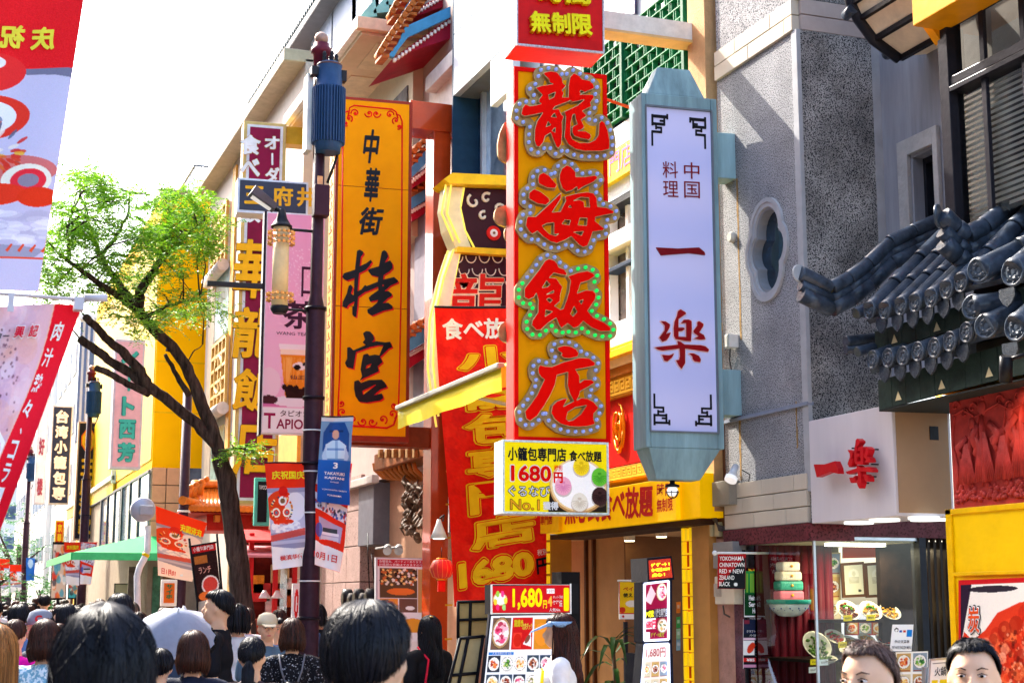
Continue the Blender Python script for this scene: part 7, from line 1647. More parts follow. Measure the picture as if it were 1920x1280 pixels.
# ================================================================ streets further off
def far_building(label, u0, u1, Y, v_top, colr, depth=10, rows=3, wcol='5a6a80', corr=False, X=None):
    fr = FYg(u0, Y); T = thing('far_building', label, 'building', fr); x1 = fr.px(u1, 1000)[0]; z = fr.px((u0+u1)/2, v_top)[1]
    MB().box(0, x1, 0, depth, 0, z).build('wall', M(colr, .6, var=.06, scale=1), T); MB().box(-.1, x1+.1, -.15, .1, z-.02, z+.2).build('parapet', M(colr, .6, var=.1), T, bevel=.02)
    h = (z-3)/max(rows, 1)
    for j in range(rows):
        for i in range(max(1, int(x1/1.6))):
            w_ = x1/max(1, int(x1/1.6)); a = i*w_+w_*.2; f = MB().box(a, a+w_*.6, -.06, .02, 3.3+j*h, 3.3+j*h+h*.5).build('window', M('d8d8d8', .5), T); MB().box(a+.06, a+w_*.6-.06, -.07, -.055, 3.36+j*h, 3.24+j*h+h*.5).build('pane', M(wcol, .08, var=.4, scale=1, bump=0), f)
    for j in range(rows):
        for i in range(int(depth/2.2)): f = MB().box(-.06, .0, .5+i*2.2, 1.9+i*2.2, 3.3+j*h, 3.3+j*h+h*.5).build('window', M('d0d0d0', .5), T); MB().box(-.075, -.05, .58+i*2.2, 1.82+i*2.2, 3.36+j*h, 3.24+j*h+h*.5).build('pane', M(wcol, .08, var=.4, scale=1, bump=0), f)
    MB().box(.1, x1-.1, -.05, .0, 0, 2.6).build('shopfront', M('40302c', .4, var=.6, scale=2), T)
    if corr:
        mb = MB()
        for k in range(int(x1/.18)): mb.box(k*.18, k*.18+.09, -.06, 0, z*.62, z-.1)
        o = mb.build('corrugated_cladding', M('5c6c88', .4), T); o['kind'] = 'stuff'
    return T
far_building('pale yellow building with brown slatted wall between the pink sign and black sign', 196, 262, 44, 880, 'd8a020', rows=1)
far_building('white building with blue-grey corrugated upper wall under the tree branches', 126, 215, 56, 600, 'dcdcd8', corr=True, rows=4)
far_building('off-white building behind the navy dumpling sign', 78, 150, 66, 655, 'e8e4e0', rows=4)
far_building('pinkish building partly hidden by the red shop flag', 40, 98, 80, 700, 'e4ccc0', rows=4)
far_building('distant cream block closing the end of the street', -60, 46, 150, 860, 'd8d4cc', rows=4, depth=8)
far_building('distant grey block beyond the trees at the left edge', -160, -50, 120, 800, 'c4c8cc', rows=4, depth=8)
def vsign(name, label, u0, v0, u1, v1, Y, col, rim, chars=None, cm=None, a=(.1, .03, .9, .97), bold=.04, shear=0, thick=.3, rz=0, cat='shop sign', under=None):
    fr = FY(u0, v1, Y, rz); T = thing(name, label, cat, fr); W = fr.px(u1, (v0+v1)/2)[0]; H = fr.px((u0+u1)/2, v0)[1]
    MB().box(0, W, 0, thick, 0, H).build('cabinet', M(rim, .45), T, bevel=.01); MB().box(.04, W-.04, -.01, 0, .05, H-.05).build('face_panel', M(col, .45, var=.08), T)
    s_ = Surf(fr, (.04, H-.05), (W-.04, H-.05), (W-.04, .05), (.04, .05), -.01, px=False)
    if under: s_.text(chars, a[0]-.03, a[1], a[2]+.03, a[3], under, T, bold+.03, vertical=True, h=.012)
    if chars: s_.text(chars, *a, cm, T, bold, vertical=True, h=.02)
    return T, s_
TE_ = M('48b8a0', .5)
# ---- the other side of the street, which the windows mirror
def opposite(y0, y1, H, colr, label):
    T = thing('street_building', label, 'building', Fr((-7, (y0+y1)/2, 0), 90)); L_ = (y1-y0)/2
    MB().box(-L_, L_, 0, 8, 0, H).build('wall', M(colr, .7, var=.1, scale=2), T); MB().box(-L_, L_, -.8, 0, 2.9, 3.3).build('awning', M('8a3028', .6), T)
    n = int(L_*2/2.4)
    for j in range(int((H-3.5)/2.7)):
        for i in range(n): x = -L_+.6+i*2.4; f = MB().box(x, x+1.5, -.05, .02, 3.9+j*2.7, 5.6+j*2.7).build('window', M('888888', .5), T); MB().box(x+.1, x+1.4, -.07, -.04, 4+j*2.7, 5.5+j*2.7).build('pane', M('203040', .1, var=.3), f)
opposite(-8, 5, 12, '8c7460', 'brown four-storey building across the street'); opposite(5.3, 17, 15, 'a8a49c', 'grey five-storey building across the street'); opposite(17.3, 34, 14, 'a8a498', 'pale stone building across the street'); opposite(34.3, 60, 13, 'b8a888', 'sand-coloured building across the street')
vsign('pink_sign', 'pale pink vertical sign with rounded teal characters in front of the yellow building', 206, 636, 268, 878, 31, 'f0b4b4', 'd8c8c8', 'イート西芳', TE_, (.2, .06, .82, .98), .04, under=M('2c8078', .5))
T, s_ = vsign('dark_sign', 'black vertical sign with a yellow octagon and gold characters behind the middle lamp post', 137, 790, 182, 1012, 46, '1e1c24', 'c8a888')
s_.text('王府酒家', .15, .3, .85, .98, M('f0b818', .4), T, .05, vertical=True, h=.02)
for r_, c_, h_ in ((.42, 'f07018', .02), (.36, 'f8c018', .035)):
    pts = [s_.at(.5+r_*math.cos(PI/8+k*PI/4), .15+r_*.24*math.sin(PI/8+k*PI/4), h_) for k in range(8)]; MB().add(pts, [tuple(range(8))]).build('octagon', M(c_, .4), T)
s_.text('王府', .3, .09, .7, .2, M('e87818', .4), T, .03, h=.045)
vsign('navy_sign', 'navy vertical sign with white characters for Taiwanese dumplings left of the middle lamp', 90, 760, 133, 945, 50, '283454', 'c8ccd4', '台湾小籠包専', WT_, (.12, .02, .85, .98), .05)
vsign('white_sign', 'white vertical sign with small maroon characters behind the red shop flag', 63, 738, 88, 944, 54, 'ecebee', 'd8d8dc', ' 好 楼', M('a84858', .5), (.15, .2, .85, .95), .05)
vsign('orange_sign', 'small orange sign with green kana low on the plain purple pole', 301, 1086, 332, 1136, 23.5, 'e06a20', 'f0f0e8', 'サイホ', M('1c7048', .5), (.2, .05, .8, .8), .05, thick=.06)
T, s_ = vsign('neon_board', 'small black sign with green light edge reading TAPIOCA beside the tree trunk', 476, 895, 506, 985, 20.5, '10181c', '50c0a8', None, thick=.08)
s_.text('TAPIOCA', .1, .1, .95, .2, M('e8f0ec', .5), T, 0, h=.01)
vsign('small_sign', 'narrow red sign with gold characters under the yellow awning far left', 102, 975, 120, 1022, 48, 'd83818', 'e8c030', '京華', M('f8d020', .5), (.15, .05, .85, .95), .04, thick=.1)
# far yellow awning
fr = FXg(206, 4.2); T = thing('sloping_awning', 'long yellow retractable awning seen edge-on above the far crowd', 'awning', fr)
x0 = -14; za = fr.px(206, 905)[1]
mb = MB(); mb.add([(x0, 0, za-.0), (0, 0, za), (0, 1.5, za+.7), (x0, 1.5, za+.7)], [(0, 1, 2, 3)]); mb.build('fabric', M('f4c818', .5), T); MB().box(x0, 0, -.05, 0, za-.32, za).build('valance', M('f8d020', .5), T); MB().box(x0, .1, -.12, -.02, za-.02, za+.1).build('front_bar', M('e8e8e0', .4), T, bevel=.01)
MB().box(0, .1, -.1, .5, za-.1, za+.25).build('end_cap', M('e8e8e8', .4), T, bevel=.02)
# disc on white pipe
fr = FYg(270, 22.0); T = thing('vent_pipe', 'white bent pipe topped by a round grey speaker disc in front of the green canopy', 'pipe', fr)
P = [(277, 985), (277, 1030), (270, 1048), (262, 1062), (257, 1080), (258, 1150)]
MB().tube([(fr.px(u, v)[0], 0, fr.px(u, v)[1]) for u, v in P]+[(fr.px(258, 1150)[0], 0, .1)], .045, 12).build('pipe', M('e4e4e6', .4), T)
x, z = fr.px(268, 955); MB().lathe(x, z, [(.16, .1), (.17, .06), (.17, -.02), (.15, -.06), (.02, -.08)], 28, 'y').build('disc', M('b4b8c8', .4, .3), T); MB().box(x-.06, x+.12, -.18, -.08, z-.08, z+.05).build('box', M('a8acb8', .4), T, bevel=.01)
z = fr.px(270, 1040)[1]; MB().tube([(fr.px(275, 1036)[0], 0, z+.02), (fr.px(272, 1042)[0], 0, z-.02)], .05, 12).build('yellow_band', YEL, T)
# chinese gate roof
fr = FYg(350, 24.5); T = thing('gate_roof', 'small Chinese shop roof with orange glazed tiles and ridge animals behind the tree trunk', 'shop roof', fr)
GT = M('d87828', .3, var=.2, scale=10, coat=.3)
zr_, ze = fr.px(400, 915)[1], fr.px(400, 965)[1]; xl, xr_ = fr.px(348, 960)[0], fr.px(500, 960)[0]; xt = fr.px(368, 930)[0]
MB().hexa([(xl, -.5, ze), (xr_, -.5, ze), (xr_, 1.2, ze), (xl, 1.2, ze)], [(xt, .3, zr_-.05), (xr_, .3, zr_-.05), (xr_, .6, zr_-.05), (xt, .6, zr_-.05)]).build('roof_bed', M('9c3020', .6), T)
for k in range(20):
    t = k/19; a = Vector((xl+(xr_-xl)*t, -.55, ze+.06)); b = Vector((xt+(xr_-xt)*t, .35, zr_)); MB().tube([a, a.lerp(b, .5)-Vector((0, 0, .05)), b], .045, 8).build('roof_tile', GT, T)
MB().tube([(xl-.15, -.6, ze+.18), (xl+.1, -.3, ze+.16), (xt, .3, zr_+.08), (xr_, .4, zr_+.1)], .07, 8).build('ridge', GT, T)
for i, u in enumerate((352, 361, 371, 381)):
    x, z = fr.px(u, 925-i*5, -.2); MB().tube([(x-.06, -.2, z-.15), (x-.03, -.2, z+.0), (x+.03, -.2, z+.06)], [.07, .05, .04], 8).ball((x+.05, -.2, z+.1), .05, 8).build('ridge_animal', GT, T)
MB().box(xl+.3, xr_, -.2, .9, ze-.25, ze).build('red_beam', M('a82018', .5, var=.2), T); MB().box(xl+.7, xl+.9, -.1, .1, .12, ze-.25).build('gilded_column', M('c09030', .4, .4, var=.4, scale=8, bump=.5), T)
for k in range(8): MB().box(xl+.4+k*.3, xl+.48+k*.3, -.35, -.2, ze-.12, ze-.02).build('rafter_end', M('c87830', .4), T)
# stall with red awnings under the drink sign
fr = FYg(462, 20.0); T = thing('red_stall', 'open food stall with red awnings and a glazed counter behind the tree trunk', 'stall', fr)
x1 = fr.px(565, 1100)[0]; RA = M('c02020', .6, var=.12)
for v0, v1, d in ((990, 1012, -.5), (1020, 1040, -.7)):
    z1, z0 = fr.px(500, v0)[1], fr.px(500, v1, d)[1]; MB().hexa([(-.3, d, z0-.03), (x1, d, z0-.03), (x1, .4, z1-.03), (0, .4, z1-.03)], [(-.3, d, z0), (x1, d, z0), (x1, .4, z1), (0, .4, z1)]).build('awning_sheet', RA if v0 < 1000 else M('d88890', .6), T)
MB().box(0, x1, .5, .6, .1, fr.px(500, 1000)[1]).build('back_wall', M('6a2018', .6, var=.5, scale=3), T); MB().box(0, x1, -.1, .5, .1, fr.px(500, 1160)[1]).build('counter', M('b05038', .5, var=.3), T)
for u in (466, 512, 548): x = fr.px(u, 1100)[0]; MB().box(x-.03, x+.03, -.15, -.09, .1, fr.px(500, 1000)[1]).build('post', M('c8282c', .5), T)
MB().box(.5, x1-.3, -.1, -.09, fr.px(500, 1160)[1], fr.px(500, 1060)[1]).build('glass_screen', glass('e0e8e8', .03, .2), T)
for k, (u, v, c) in enumerate(((478, 1095, 'e0a030'), (490, 1110, 'c84040'), (525, 1075, 'f0d8a0'), (535, 1120, 'd86830'), (515, 1135, 'e8e0d8'), (550, 1100, 'f0f0e8'))):
    x, z = fr.px(u, v, .3); MB().box(x-.12, x+.12, .28, .34, z-.12, z+.12).build('menu_card', M(c, .5, var=.3, scale=9), T, bevel=.01)
for u in (496, 520): x, z = fr.px(u, 1115, -.3); MB().lathe(x, -.3, [(.02, z+.06), (.07, z-.02), (.075, z-.04)], 14).build('heat_lamp', M('e8e0e0', .3), T)
fr = FY(548, 1200, 14.6, 0); T = thing('upright_notice', 'narrow white upright notice with a red oval beside the nearest lamp post', 'notice', fr); q = Surf(fr, (549, 1093), (567, 1093), (563, 1170), (547, 1170), 0); cv = Cv(18, 70, 'f0f0f4'); cv.disc(.45, .5, .25, 'd82020', .36).disc(.45, .5, .08, 'f4f0f0', .2); q.canvas(cv, T, 'print'); q.slab(.04, WHITE, T); MB().box(.02, .04, .01, .03, -fr.o.z+.1, .0).build('post', STEEL, T)
fr = FY(372, 1120, 19.0, 0); T = thing('framed_poster', 'tilted dark food poster in a black wire frame left of the tree trunk', 'poster', fr)
q = Surf(fr, (356, 1024), (404, 1016), (415, 1118), (372, 1128), 0); cv = Cv(50, 100, '2c1818'); cv.rect(0, 0, 1, .14, 'c81c20').rect(.1, .2, .6, .34, 'b87030').disc(.6, .75, .36, 'f0e8e4', .18).disc(.6, .74, .3, 'd8483c', .14).disc(.35, .92, .3, 'e87830', .08); cv.speck(.04)
q.canvas(cv, T, 'print'); q.text('小籠包専門店', .1, .03, .9, .11, WT_, T, .01); q.text('ランチ', .2, .4, .7, .52, M('f0b0a0', .5), T, .01)
for a in (-.04, 1.04): p = Vector(q.at(a, 0, 0)); e = Vector(q.at(a, 1, 0)); MB().tube([p+Vector((0, 0, .1)), e, Vector((e.x, 0, -fr.o.z+.1))], .015, 6).build('leg', BLACK, T)
MB().tube([Vector(q.at(-.04, 0)), Vector(q.at(1.04, 0))], .012, 6).build('bar', BLACK, T)
# distant shop clutter along the right-hand kerb: small stalls
for i, (u, v0, v1, Y, c, lab) in enumerate(((95, 1020, 1120, 44, 'd8c8b0', 'pale shop board with small pictures beyond the middle lamp post'), (215, 1095, 1135, 34, 'c8d0b0', 'black framed pale green board above the far crowd'), (128, 1060, 1120, 50, '38a8c8', 'blue and orange poster stand far down the street'))):
    fr = FYg(u, Y); T = thing('poster_stand', lab, 'poster stand', fr); x1 = fr.px(u+28, 1100)[0]; z0, z1 = fr.px(u, v1)[1], fr.px(u, v0)[1]
    q = Surf(fr, (0, z1), (x1, z1), (x1, z0), (0, z0), 0, px=False); cv = Cv(24, 40, c)
    if i != 1:
        for k in range(30): cv.disc(RNG.random(), RNG.random(), .15, ['e88030', 'f0f0e8', '303440', '38a0c0', 'd83828'][k % 5], .08, al=.7)
    q.canvas(cv, T, 'print'); q.slab(.1, BLACK, T, 'case', a0=-.06, b0=-.05, a1=1.06, b1=1.04, h=-.003); MB().box(x1*.4, x1*.6, .02, .08, .1, z0).build('post', BLACK, T)
# ================================================================ trees
def leaf_cloud(mb_pts, n, size, cl, seed, spread=.34):
    r = np.random.default_rng(seed); V = []; F = []
    for (c, rad_) in mb_pts:
        c = np.array(c)
        for s_ in range(n):
            p = c+r.normal(0, 1, 3)*np.array(rad_)*.55
            d = r.normal(0, 1, 3); d[2] = d[2]*.4-.15; d /= np.linalg.norm(d); L_ = size*(7+5*r.random()); side = np.cross(d, [0, 0, 1]); side /= np.linalg.norm(side)+1e-6
            side = side+r.normal(0, .25, 3)
            for k in range(9):
                q = p+d*L_*(k+1)/9+np.array([0, 0, -.02])*(k/9)**2
                for sg in (-1, 1):
                    a = q; l = side*sg*size*1.5+d*size*.8+r.normal(0, .25, 3)*size; w_ = np.cross(l, r.normal(0, .4, 3)+np.array([0, 0, 1])); w_ = w_/(np.linalg.norm(w_)+1e-9)*size*.42
                    b = len(V); V += [a, a+l*.5+w_, a+l, a+l*.5-w_]; F.append((b, b+1, b+2, b+3))
    me = bpy.data.meshes.new('crown'); V = np.array(V); me.from_pydata(V.tolist(), [], F); me.update(); return me
def leafmat(c1, c2, name='leaves'):
    m = bpy.data.materials.new(name); m.use_nodes = True; n = m.node_tree; b = n.nodes['Principled BSDF']; out = n.nodes['Material Output']
    g = n.nodes.new('ShaderNodeNewGeometry'); rp = n.nodes.new('ShaderNodeValToRGB'); rp.color_ramp.elements[0].color = lin(c1)+(1,); rp.color_ramp.elements[1].color = lin(c2)+(1,)
    n.links.new(g.outputs['Random Per Island'], rp.inputs[0]); n.links.new(rp.outputs[0], b.inputs['Base Color']); b.inputs['Roughness'].default_value = .5
    t = n.nodes.new('ShaderNodeBsdfTranslucent'); n.links.new(rp.outputs[0], t.inputs[0]); mx = n.nodes.new('ShaderNodeMixShader'); mx.inputs[0].default_value = .38
    n.links.new(b.outputs[0], mx.inputs[1]); n.links.new(t.outputs[0], mx.inputs[2]); n.links.new(mx.outputs[0], out.inputs[0]); return m
LM = leafmat('2c6c14', '98cc28'); LM2 = leafmat('1e5030', '4c8830')
fr = FYg(458, 17.0); BK_ = M('4c3e37', .9, var=.6, scale=22, bump=1.0, streak=True)
T = thing('street_tree', 'leaning street tree with bare cut limbs and a feathery light green crown', 'tree', fr)
def tp(u, v, d=0): x, z = fr.px(u, v, d); return Vector((x, d, z))
LPTS = []
def limb(name, pts, r0, r1):
    P_ = [tp(*p) if len(p) == 3 else tp(*p, 0) for p in pts]; n = len(P_)
    Q_ = []; R_ = []
    for i in range(n-1):
        for k in range(4): t = k/4; Q_.append(P_[i].lerp(P_[i+1], t)+Vector((random.uniform(-1, 1), random.uniform(-1, 1), 0))*.012); R_.append((r0+(r1-r0)*(i+t)/(n-1))*(1+.06*random.uniform(-1, 1)))
    Q_.append(P_[-1]); R_.append(r1); LPTS.extend(Q_); return MB().tube(Q_, R_, 12).build(name, BK_, T)
base = tp(460, 1180); mbt = MB()
limb('trunk', [(462, 1440), (460, 1180), (448, 1060), (437, 980), (424, 900), (412, 850)], .125, .095)
limb('limb', [(414, 860), (398, 805), (372, 745), (352, 690), (322, 650), (292, 620), (268, 592), (256, 575)], .075, .05)
limb('limb', [(405, 835), (370, 795), (318, 752), (276, 722), (262, 695), (234, 662), (205, 640), (178, 610), (160, 594, -.1)], .068, .04)
limb('limb', [(276, 725), (248, 700, .1), (210, 680, .15), (180, 655, .2), (150, 635, .25)], .055, .045)
limb('limb', [(280, 738), (240, 720, -.1), (205, 700, -.15), (180, 690, -.2)], .04, .035)
limb('limb', [(352, 700), (334, 660, .15), (312, 655, .1)], .03, .02); limb('limb', [(352, 740, 0), (332, 705, .1), (310, 665, .2)], .035, .02)
limb('limb', [(258, 580), (262, 548), (285, 515), (302, 485, .2), (310, 450, .4), (322, 400, .5)], .06, .02)
limb('limb', [(256, 578), (230, 558), (190, 535, -.3), (150, 505, -.6), (110, 475, -.8)], .055, .015)
limb('limb', [(256, 578), (232, 545, .3), (200, 500, .5), (180, 460, .6), (165, 410, .7), (150, 360, .8)], .05, .012)
limb('limb', [(304, 482, .2), (335, 455, .1), (365, 430), (385, 410)], .03, .01); limb('limb', [(190, 480, .6), (220, 440, .3), (240, 400, .2), (245, 360)], .025, .01)
limb('limb', [(292, 620), (280, 590, -.3), (310, 575, -.5), (345, 565, -.6), (375, 560, -.7)], .025, .008); limb('limb', [(130, 490, -.7), (125, 440, -.7), (135, 400, -.6)], .02, .008)
limb('limb', [(405, 870, 0), (425, 842, -.1), (455, 840, -.15), (480, 848, -.2)], .018, .008); limb('limb', [(345, 690), (362, 660), (380, 645)], .01, .004)
CL = []
rr = random.Random(11)
reg = [(150, 330, 1), (130, 380, 1), (175, 350, 1), (120, 430, 1), (165, 400, 1), (205, 380, 1), (245, 370, .9), (285, 390, .9), (320, 370, 1), (355, 375, .8), (105, 480, .9), (145, 455, 1), (185, 440, 1), (225, 425, 1), (265, 430, 1), (305, 420, 1), (345, 410, 1), (385, 420, .9), (92, 520, .7), (125, 515, .8), (165, 500, .9), (205, 490, 1), (245, 480, 1), (285, 465, 1), (325, 455, 1), (365, 455, .7), (180, 545, .6), (220, 535, .8), (255, 520, .8), (300, 505, .6), (345, 560, .6), (375, 565, .4), (290, 560, .6), (310, 590, .6), (210, 575, .5), (245, 605, .4), (275, 600, .5), (155, 545, .5), (95, 450, .8), (335, 500, .4), (190, 345, .7), (300, 440, .8), (140, 420, .9), (100, 560, .4), (330, 600, .3), (85, 560, .5), (90, 600, .4), (80, 470, .7), (400, 440, .6), (395, 470, .4), (392, 575, .4), (78, 520, .6), (360, 395, .7)]
for u, v, dns in reg:
    for k in range(max(1, round(dns*3.8))): c = tp(u+rr.uniform(-15, 15), v+rr.uniform(-13, 13), rr.uniform(-1.1, 1.1)); CL.append((tuple(c), (.15, .3, .075)))
for u, v in ((460, 835), (475, 848), (440, 845)): CL.append((tuple(tp(u, v, -.2)), (.05, .06, .03)))
tw = MB()
for c, _r in CL[::2]:
    c = Vector(c); q = min(LPTS[40:], key=lambda p: (p-c).length); m_ = q.lerp(c, .5)+Vector((rr.uniform(-.06, .06), rr.uniform(-.06, .06), rr.uniform(.0, .1)))
    if (q-c).length < 1.6: tw.tube([q, m_, c], [.011, .007, .003], 5)
tw.build('twigs', BK_, T)['kind'] = 'stuff'
me = leaf_cloud(CL, 20, .0215, None, 5); link('crown', me, LM, T)['kind'] = 'stuff'
print('leaf quads', len(me.polygons))
def far_tree(u, Y, v_top, w_, label, seed):
    fr = FYg(u, Y); T = thing('street_tree', label, 'tree', fr, 'distant street trees'); z = fr.px(u, v_top)[1]
    MB().tube([(0, 0, 0), (.1, 0, z*.3), (0, .1, z*.6)], [.2, .15, .1], 8).build('trunk', BK_, T)
    for a in (0, 2.1, 4.2): MB().tube([(0, 0, z*.4), (w_*.3*math.cos(a), w_*.3*math.sin(a), z*.7)], [.08, .03], 6).build('limb', BK_, T)
    r = random.Random(seed); cl = []
    for k in range(26): a = r.random()*6.3; q = math.sqrt(r.random())*w_*.5; cl.append(((q*math.cos(a), q*math.sin(a), z*(.35+.6*r.random()*(1-q/w_*.6))), (.5, .5, .35)))
    link('crown', leaf_cloud(cl, 12, .06, None, seed), LM2, T)['kind'] = 'stuff'
far_tree(30, 70, 900, 7, 'distant green tree behind the farthest lamp post', 1); far_tree(72, 78, 960, 6, 'distant green tree under the white sign', 2); far_tree(-10, 64, 940, 6, 'distant green tree at the left edge', 3); far_tree(90, 60, 1060, 2.6, 'small distant tree beside the far shop fronts', 4)
# ================================================================ people
SKIN = M('dcae90', .5, var=.06, scale=12, bump=.02)
SKIN.node_tree.nodes['Principled BSDF'].inputs['Subsurface Weight'].default_value = .2; SKIN.node_tree.nodes['Principled BSDF'].inputs['Subsurface Radius'].default_value = (.012, .004, .002)
def remesh(mb, vox, it=4):
    me = mb.mesh('b'); o = bpy.data.objects.new('b', me); COL.objects.link(o)
    m = o.modifiers.new('r', 'REMESH'); m.mode = 'VOXEL'; m.voxel_size = vox; s = o.modifiers.new('s', 'SMOOTH'); s.factor = .5; s.iterations = it
    dg = bpy.context.evaluated_depsgraph_get(); dg.update(); r = bpy.data.meshes.new_from_object(o.evaluated_get(dg))
    r.polygons.foreach_set('use_smooth', [True]*len(r.polygons)); COL.objects.unlink(o); bpy.data.objects.remove(o); return r
ARM = {'down': lambda s: [(s*.178, 0, 1.31), (s*.215, -.02, 1.06), (s*.215, .05, .84)],
       'work': lambda s: [(s*.178, 0, 1.31), (s*.2, .0, 1.07), (s*.12, .24, 1.0 if s < 0 else 1.04)],
       'hold': lambda s: [(s*.178, 0, 1.31), (s*.2, .03, 1.08), (s*.1, .2, 1.22 if s > 0 else 1.1)]}
def cap_(mb, a, b, r0, r1, n=12):
    a, b = Vector(a), Vector(b); mb.tube([a, a.lerp(b, .5), b], [r0, (r0+r1)/2, r1], n); mb.ball(a, r0, n); mb.ball(b, r1, n)
def body_prims(pose, fine, fem):
    mb = MB(); z = 1.54
    mb.ball((0, -.008, z), (.073, .09, .1), 20); mb.ball((0, .022, z-.055), (.058, .068, .062), 16); mb.ball((0, .05, z-.085), (.03, .03, .022), 12)
    if fine:
        mb.tube([(0, .078, z+.005), (0, .1, z-.03), (0, .096, z-.042)], [.007, .013, .012], 8); mb.ball((0, .085, z-.066), (.022, .012, .009), 10)
        for s in (-1, 1): mb.ball((s*.03, .072, z+.018), (.02, .012, .006), 8); mb.ball((s*.04, .055, z-.035), (.02, .022, .02), 10)
    for s in (-1, 1): mb.ball((s*.076, -.008, z-.02), (.009, .018, .028), 10)
    cap_(mb, (0, -.015, 1.47), (0, -.01, 1.34), .05, .056)
    cap_(mb, (-.14, -.01, 1.325), (.14, -.01, 1.325), .048, .048)
    mb.tube([(-.05, -.01, 1.38), (.05, -.01, 1.38)], .06, 12)
    mb.ball((0, 0, 1.22), (.158, .105, .16), 18); mb.ball((0, 0, 1.05), (.128, .092, .16), 18); mb.ball((0, -.01, .89), (.155, .115, .13), 18)
    if fem:
        for s in (-1, 1): mb.ball((s*.065, .075, 1.22), (.058, .05, .055), 12)
    for s in (-1, 1):
        cap_(mb, (s*.082, 0, .86), (s*.088, .01, .48), .08, .053); cap_(mb, (s*.088, .005, .48), (s*.088, -.02, .1), .052, .034); mb.ball((s*.092, .045, .04), (.042, .115, .038), 12)
        a, b, c = ARM[pose](s); cap_(mb, a, b, .046, .036); cap_(mb, b, c, .037, .025)
        d = (Vector(c)-Vector(b)).normalized(); p = Vector(c)+d*.05; mb.tube([Vector(c), p, p+d*.03], [.026, .036, .03], 10, sy=.6)
        side = d.cross(Vector((0, 0, 1)) if abs(d.z) < .8 else Vector((0, 1, 0))).normalized()
        for k, L_ in enumerate((.06, .07, .066, .052)):
            q = p+d*.025+side*(k-1.5)*.018; m_ = q+d*L_*.55+Vector((0, .004, -.004)); mb.tube([q, m_, m_+d*L_*.4+Vector((0, .012, -.012))], [.0105, .0095, .008], 6)
        q = Vector(c)+d*.02-side*.028; mb.tube([q, q+d*.035-side*.018, q+d*.06-side*.012], [.012, .011, .009], 6)
    return mb
_B = {}
def body(pose='down', fine=True, fem=True):
    k = (pose, fine, fem)
    if k not in _B: _B[k] = remesh(body_prims(*k), .0105 if fine else .024, 3); _B[k].materials.append(SKIN)
    return _B[k]
def top_mesh(pose, fem, sleeve=.7, vox=.013, loose=.012):
    k = ('top', pose, fem, sleeve, vox, loose)
    if k not in _B:
        mb = MB(); g = loose; cap_(mb, (-.14, -.01, 1.32), (.14, -.01, 1.32), .05+g, .05+g); mb.tube([(0, -.012, 1.33), (0, -.012, 1.392)], [.095, .066], 14)
        mb.ball((0, 0, 1.22), (.158+g, .105+g, .16+g), 18); mb.ball((0, 0, 1.06), (.132+g*1.6, .096+g*1.5, .18), 18); mb.tube([(0, -.005, 1.05), (0, -.008, .83)], [.13+g*1.6, .152+g*1.6], 20, sy=.74)
        if fem:
            for s in (-1, 1): mb.ball((s*.065, .075, 1.22), (.058+g, .05+g, .055+g), 12)
        for s in (-1, 1):
            a, b, c = map(Vector, ARM[pose](s)); e = a.lerp(b, min(1, sleeve)); cap_(mb, a, e, .049+g, .046+g*1.3)
            if sleeve > 1: cap_(mb, b, b.lerp(c, sleeve-1), .042+g, .034+g)
        m = remesh(mb, vox, 3)
        for v in m.vertices:   # folds of cloth
            n_ = mn.noise(Vector((v.co.x*14, v.co.y*14, v.co.z*7)))*.012*(1 if v.co.z < 1.28 else .4); v.co += v.normal*n_
        _B[k] = m
    return _B[k]
def legs_mesh(kind):
    k = ('legs', kind)
    if k not in _B:
        mb = MB()
        if kind == 'skirt':
            n = 48; vs = []; prof = [(.135, .98), (.16, .88), (.2, .65), (.24, .42)]
            for i, (r, z) in enumerate(prof):
                for q in range(n): a = 2*PI*q/n; rr_ = r*(1+.05*i/3*(1 if q % 2 else -1)); vs.append((rr_*math.cos(a), rr_*.8*math.sin(a), z))
            mb.add(vs, [(i*n+q, (i+1)*n+q, (i+1)*n+(q+1) % n, i*n+(q+1) % n) for i in range(3) for q in range(n)], True); _B[k] = mb.mesh('skirt')
        else:
            mb.ball((0, -.01, .89), (.167, .127, .13), 16)
            for s in (-1, 1): cap_(mb, (s*.082, 0, .86), (s*.088, .01, .48), .092, .07); cap_(mb, (s*.088, .005, .48), (s*.088, -.015, .12), .068, .056)
            _B[k] = remesh(mb, .017, 2)
    return _B[k]
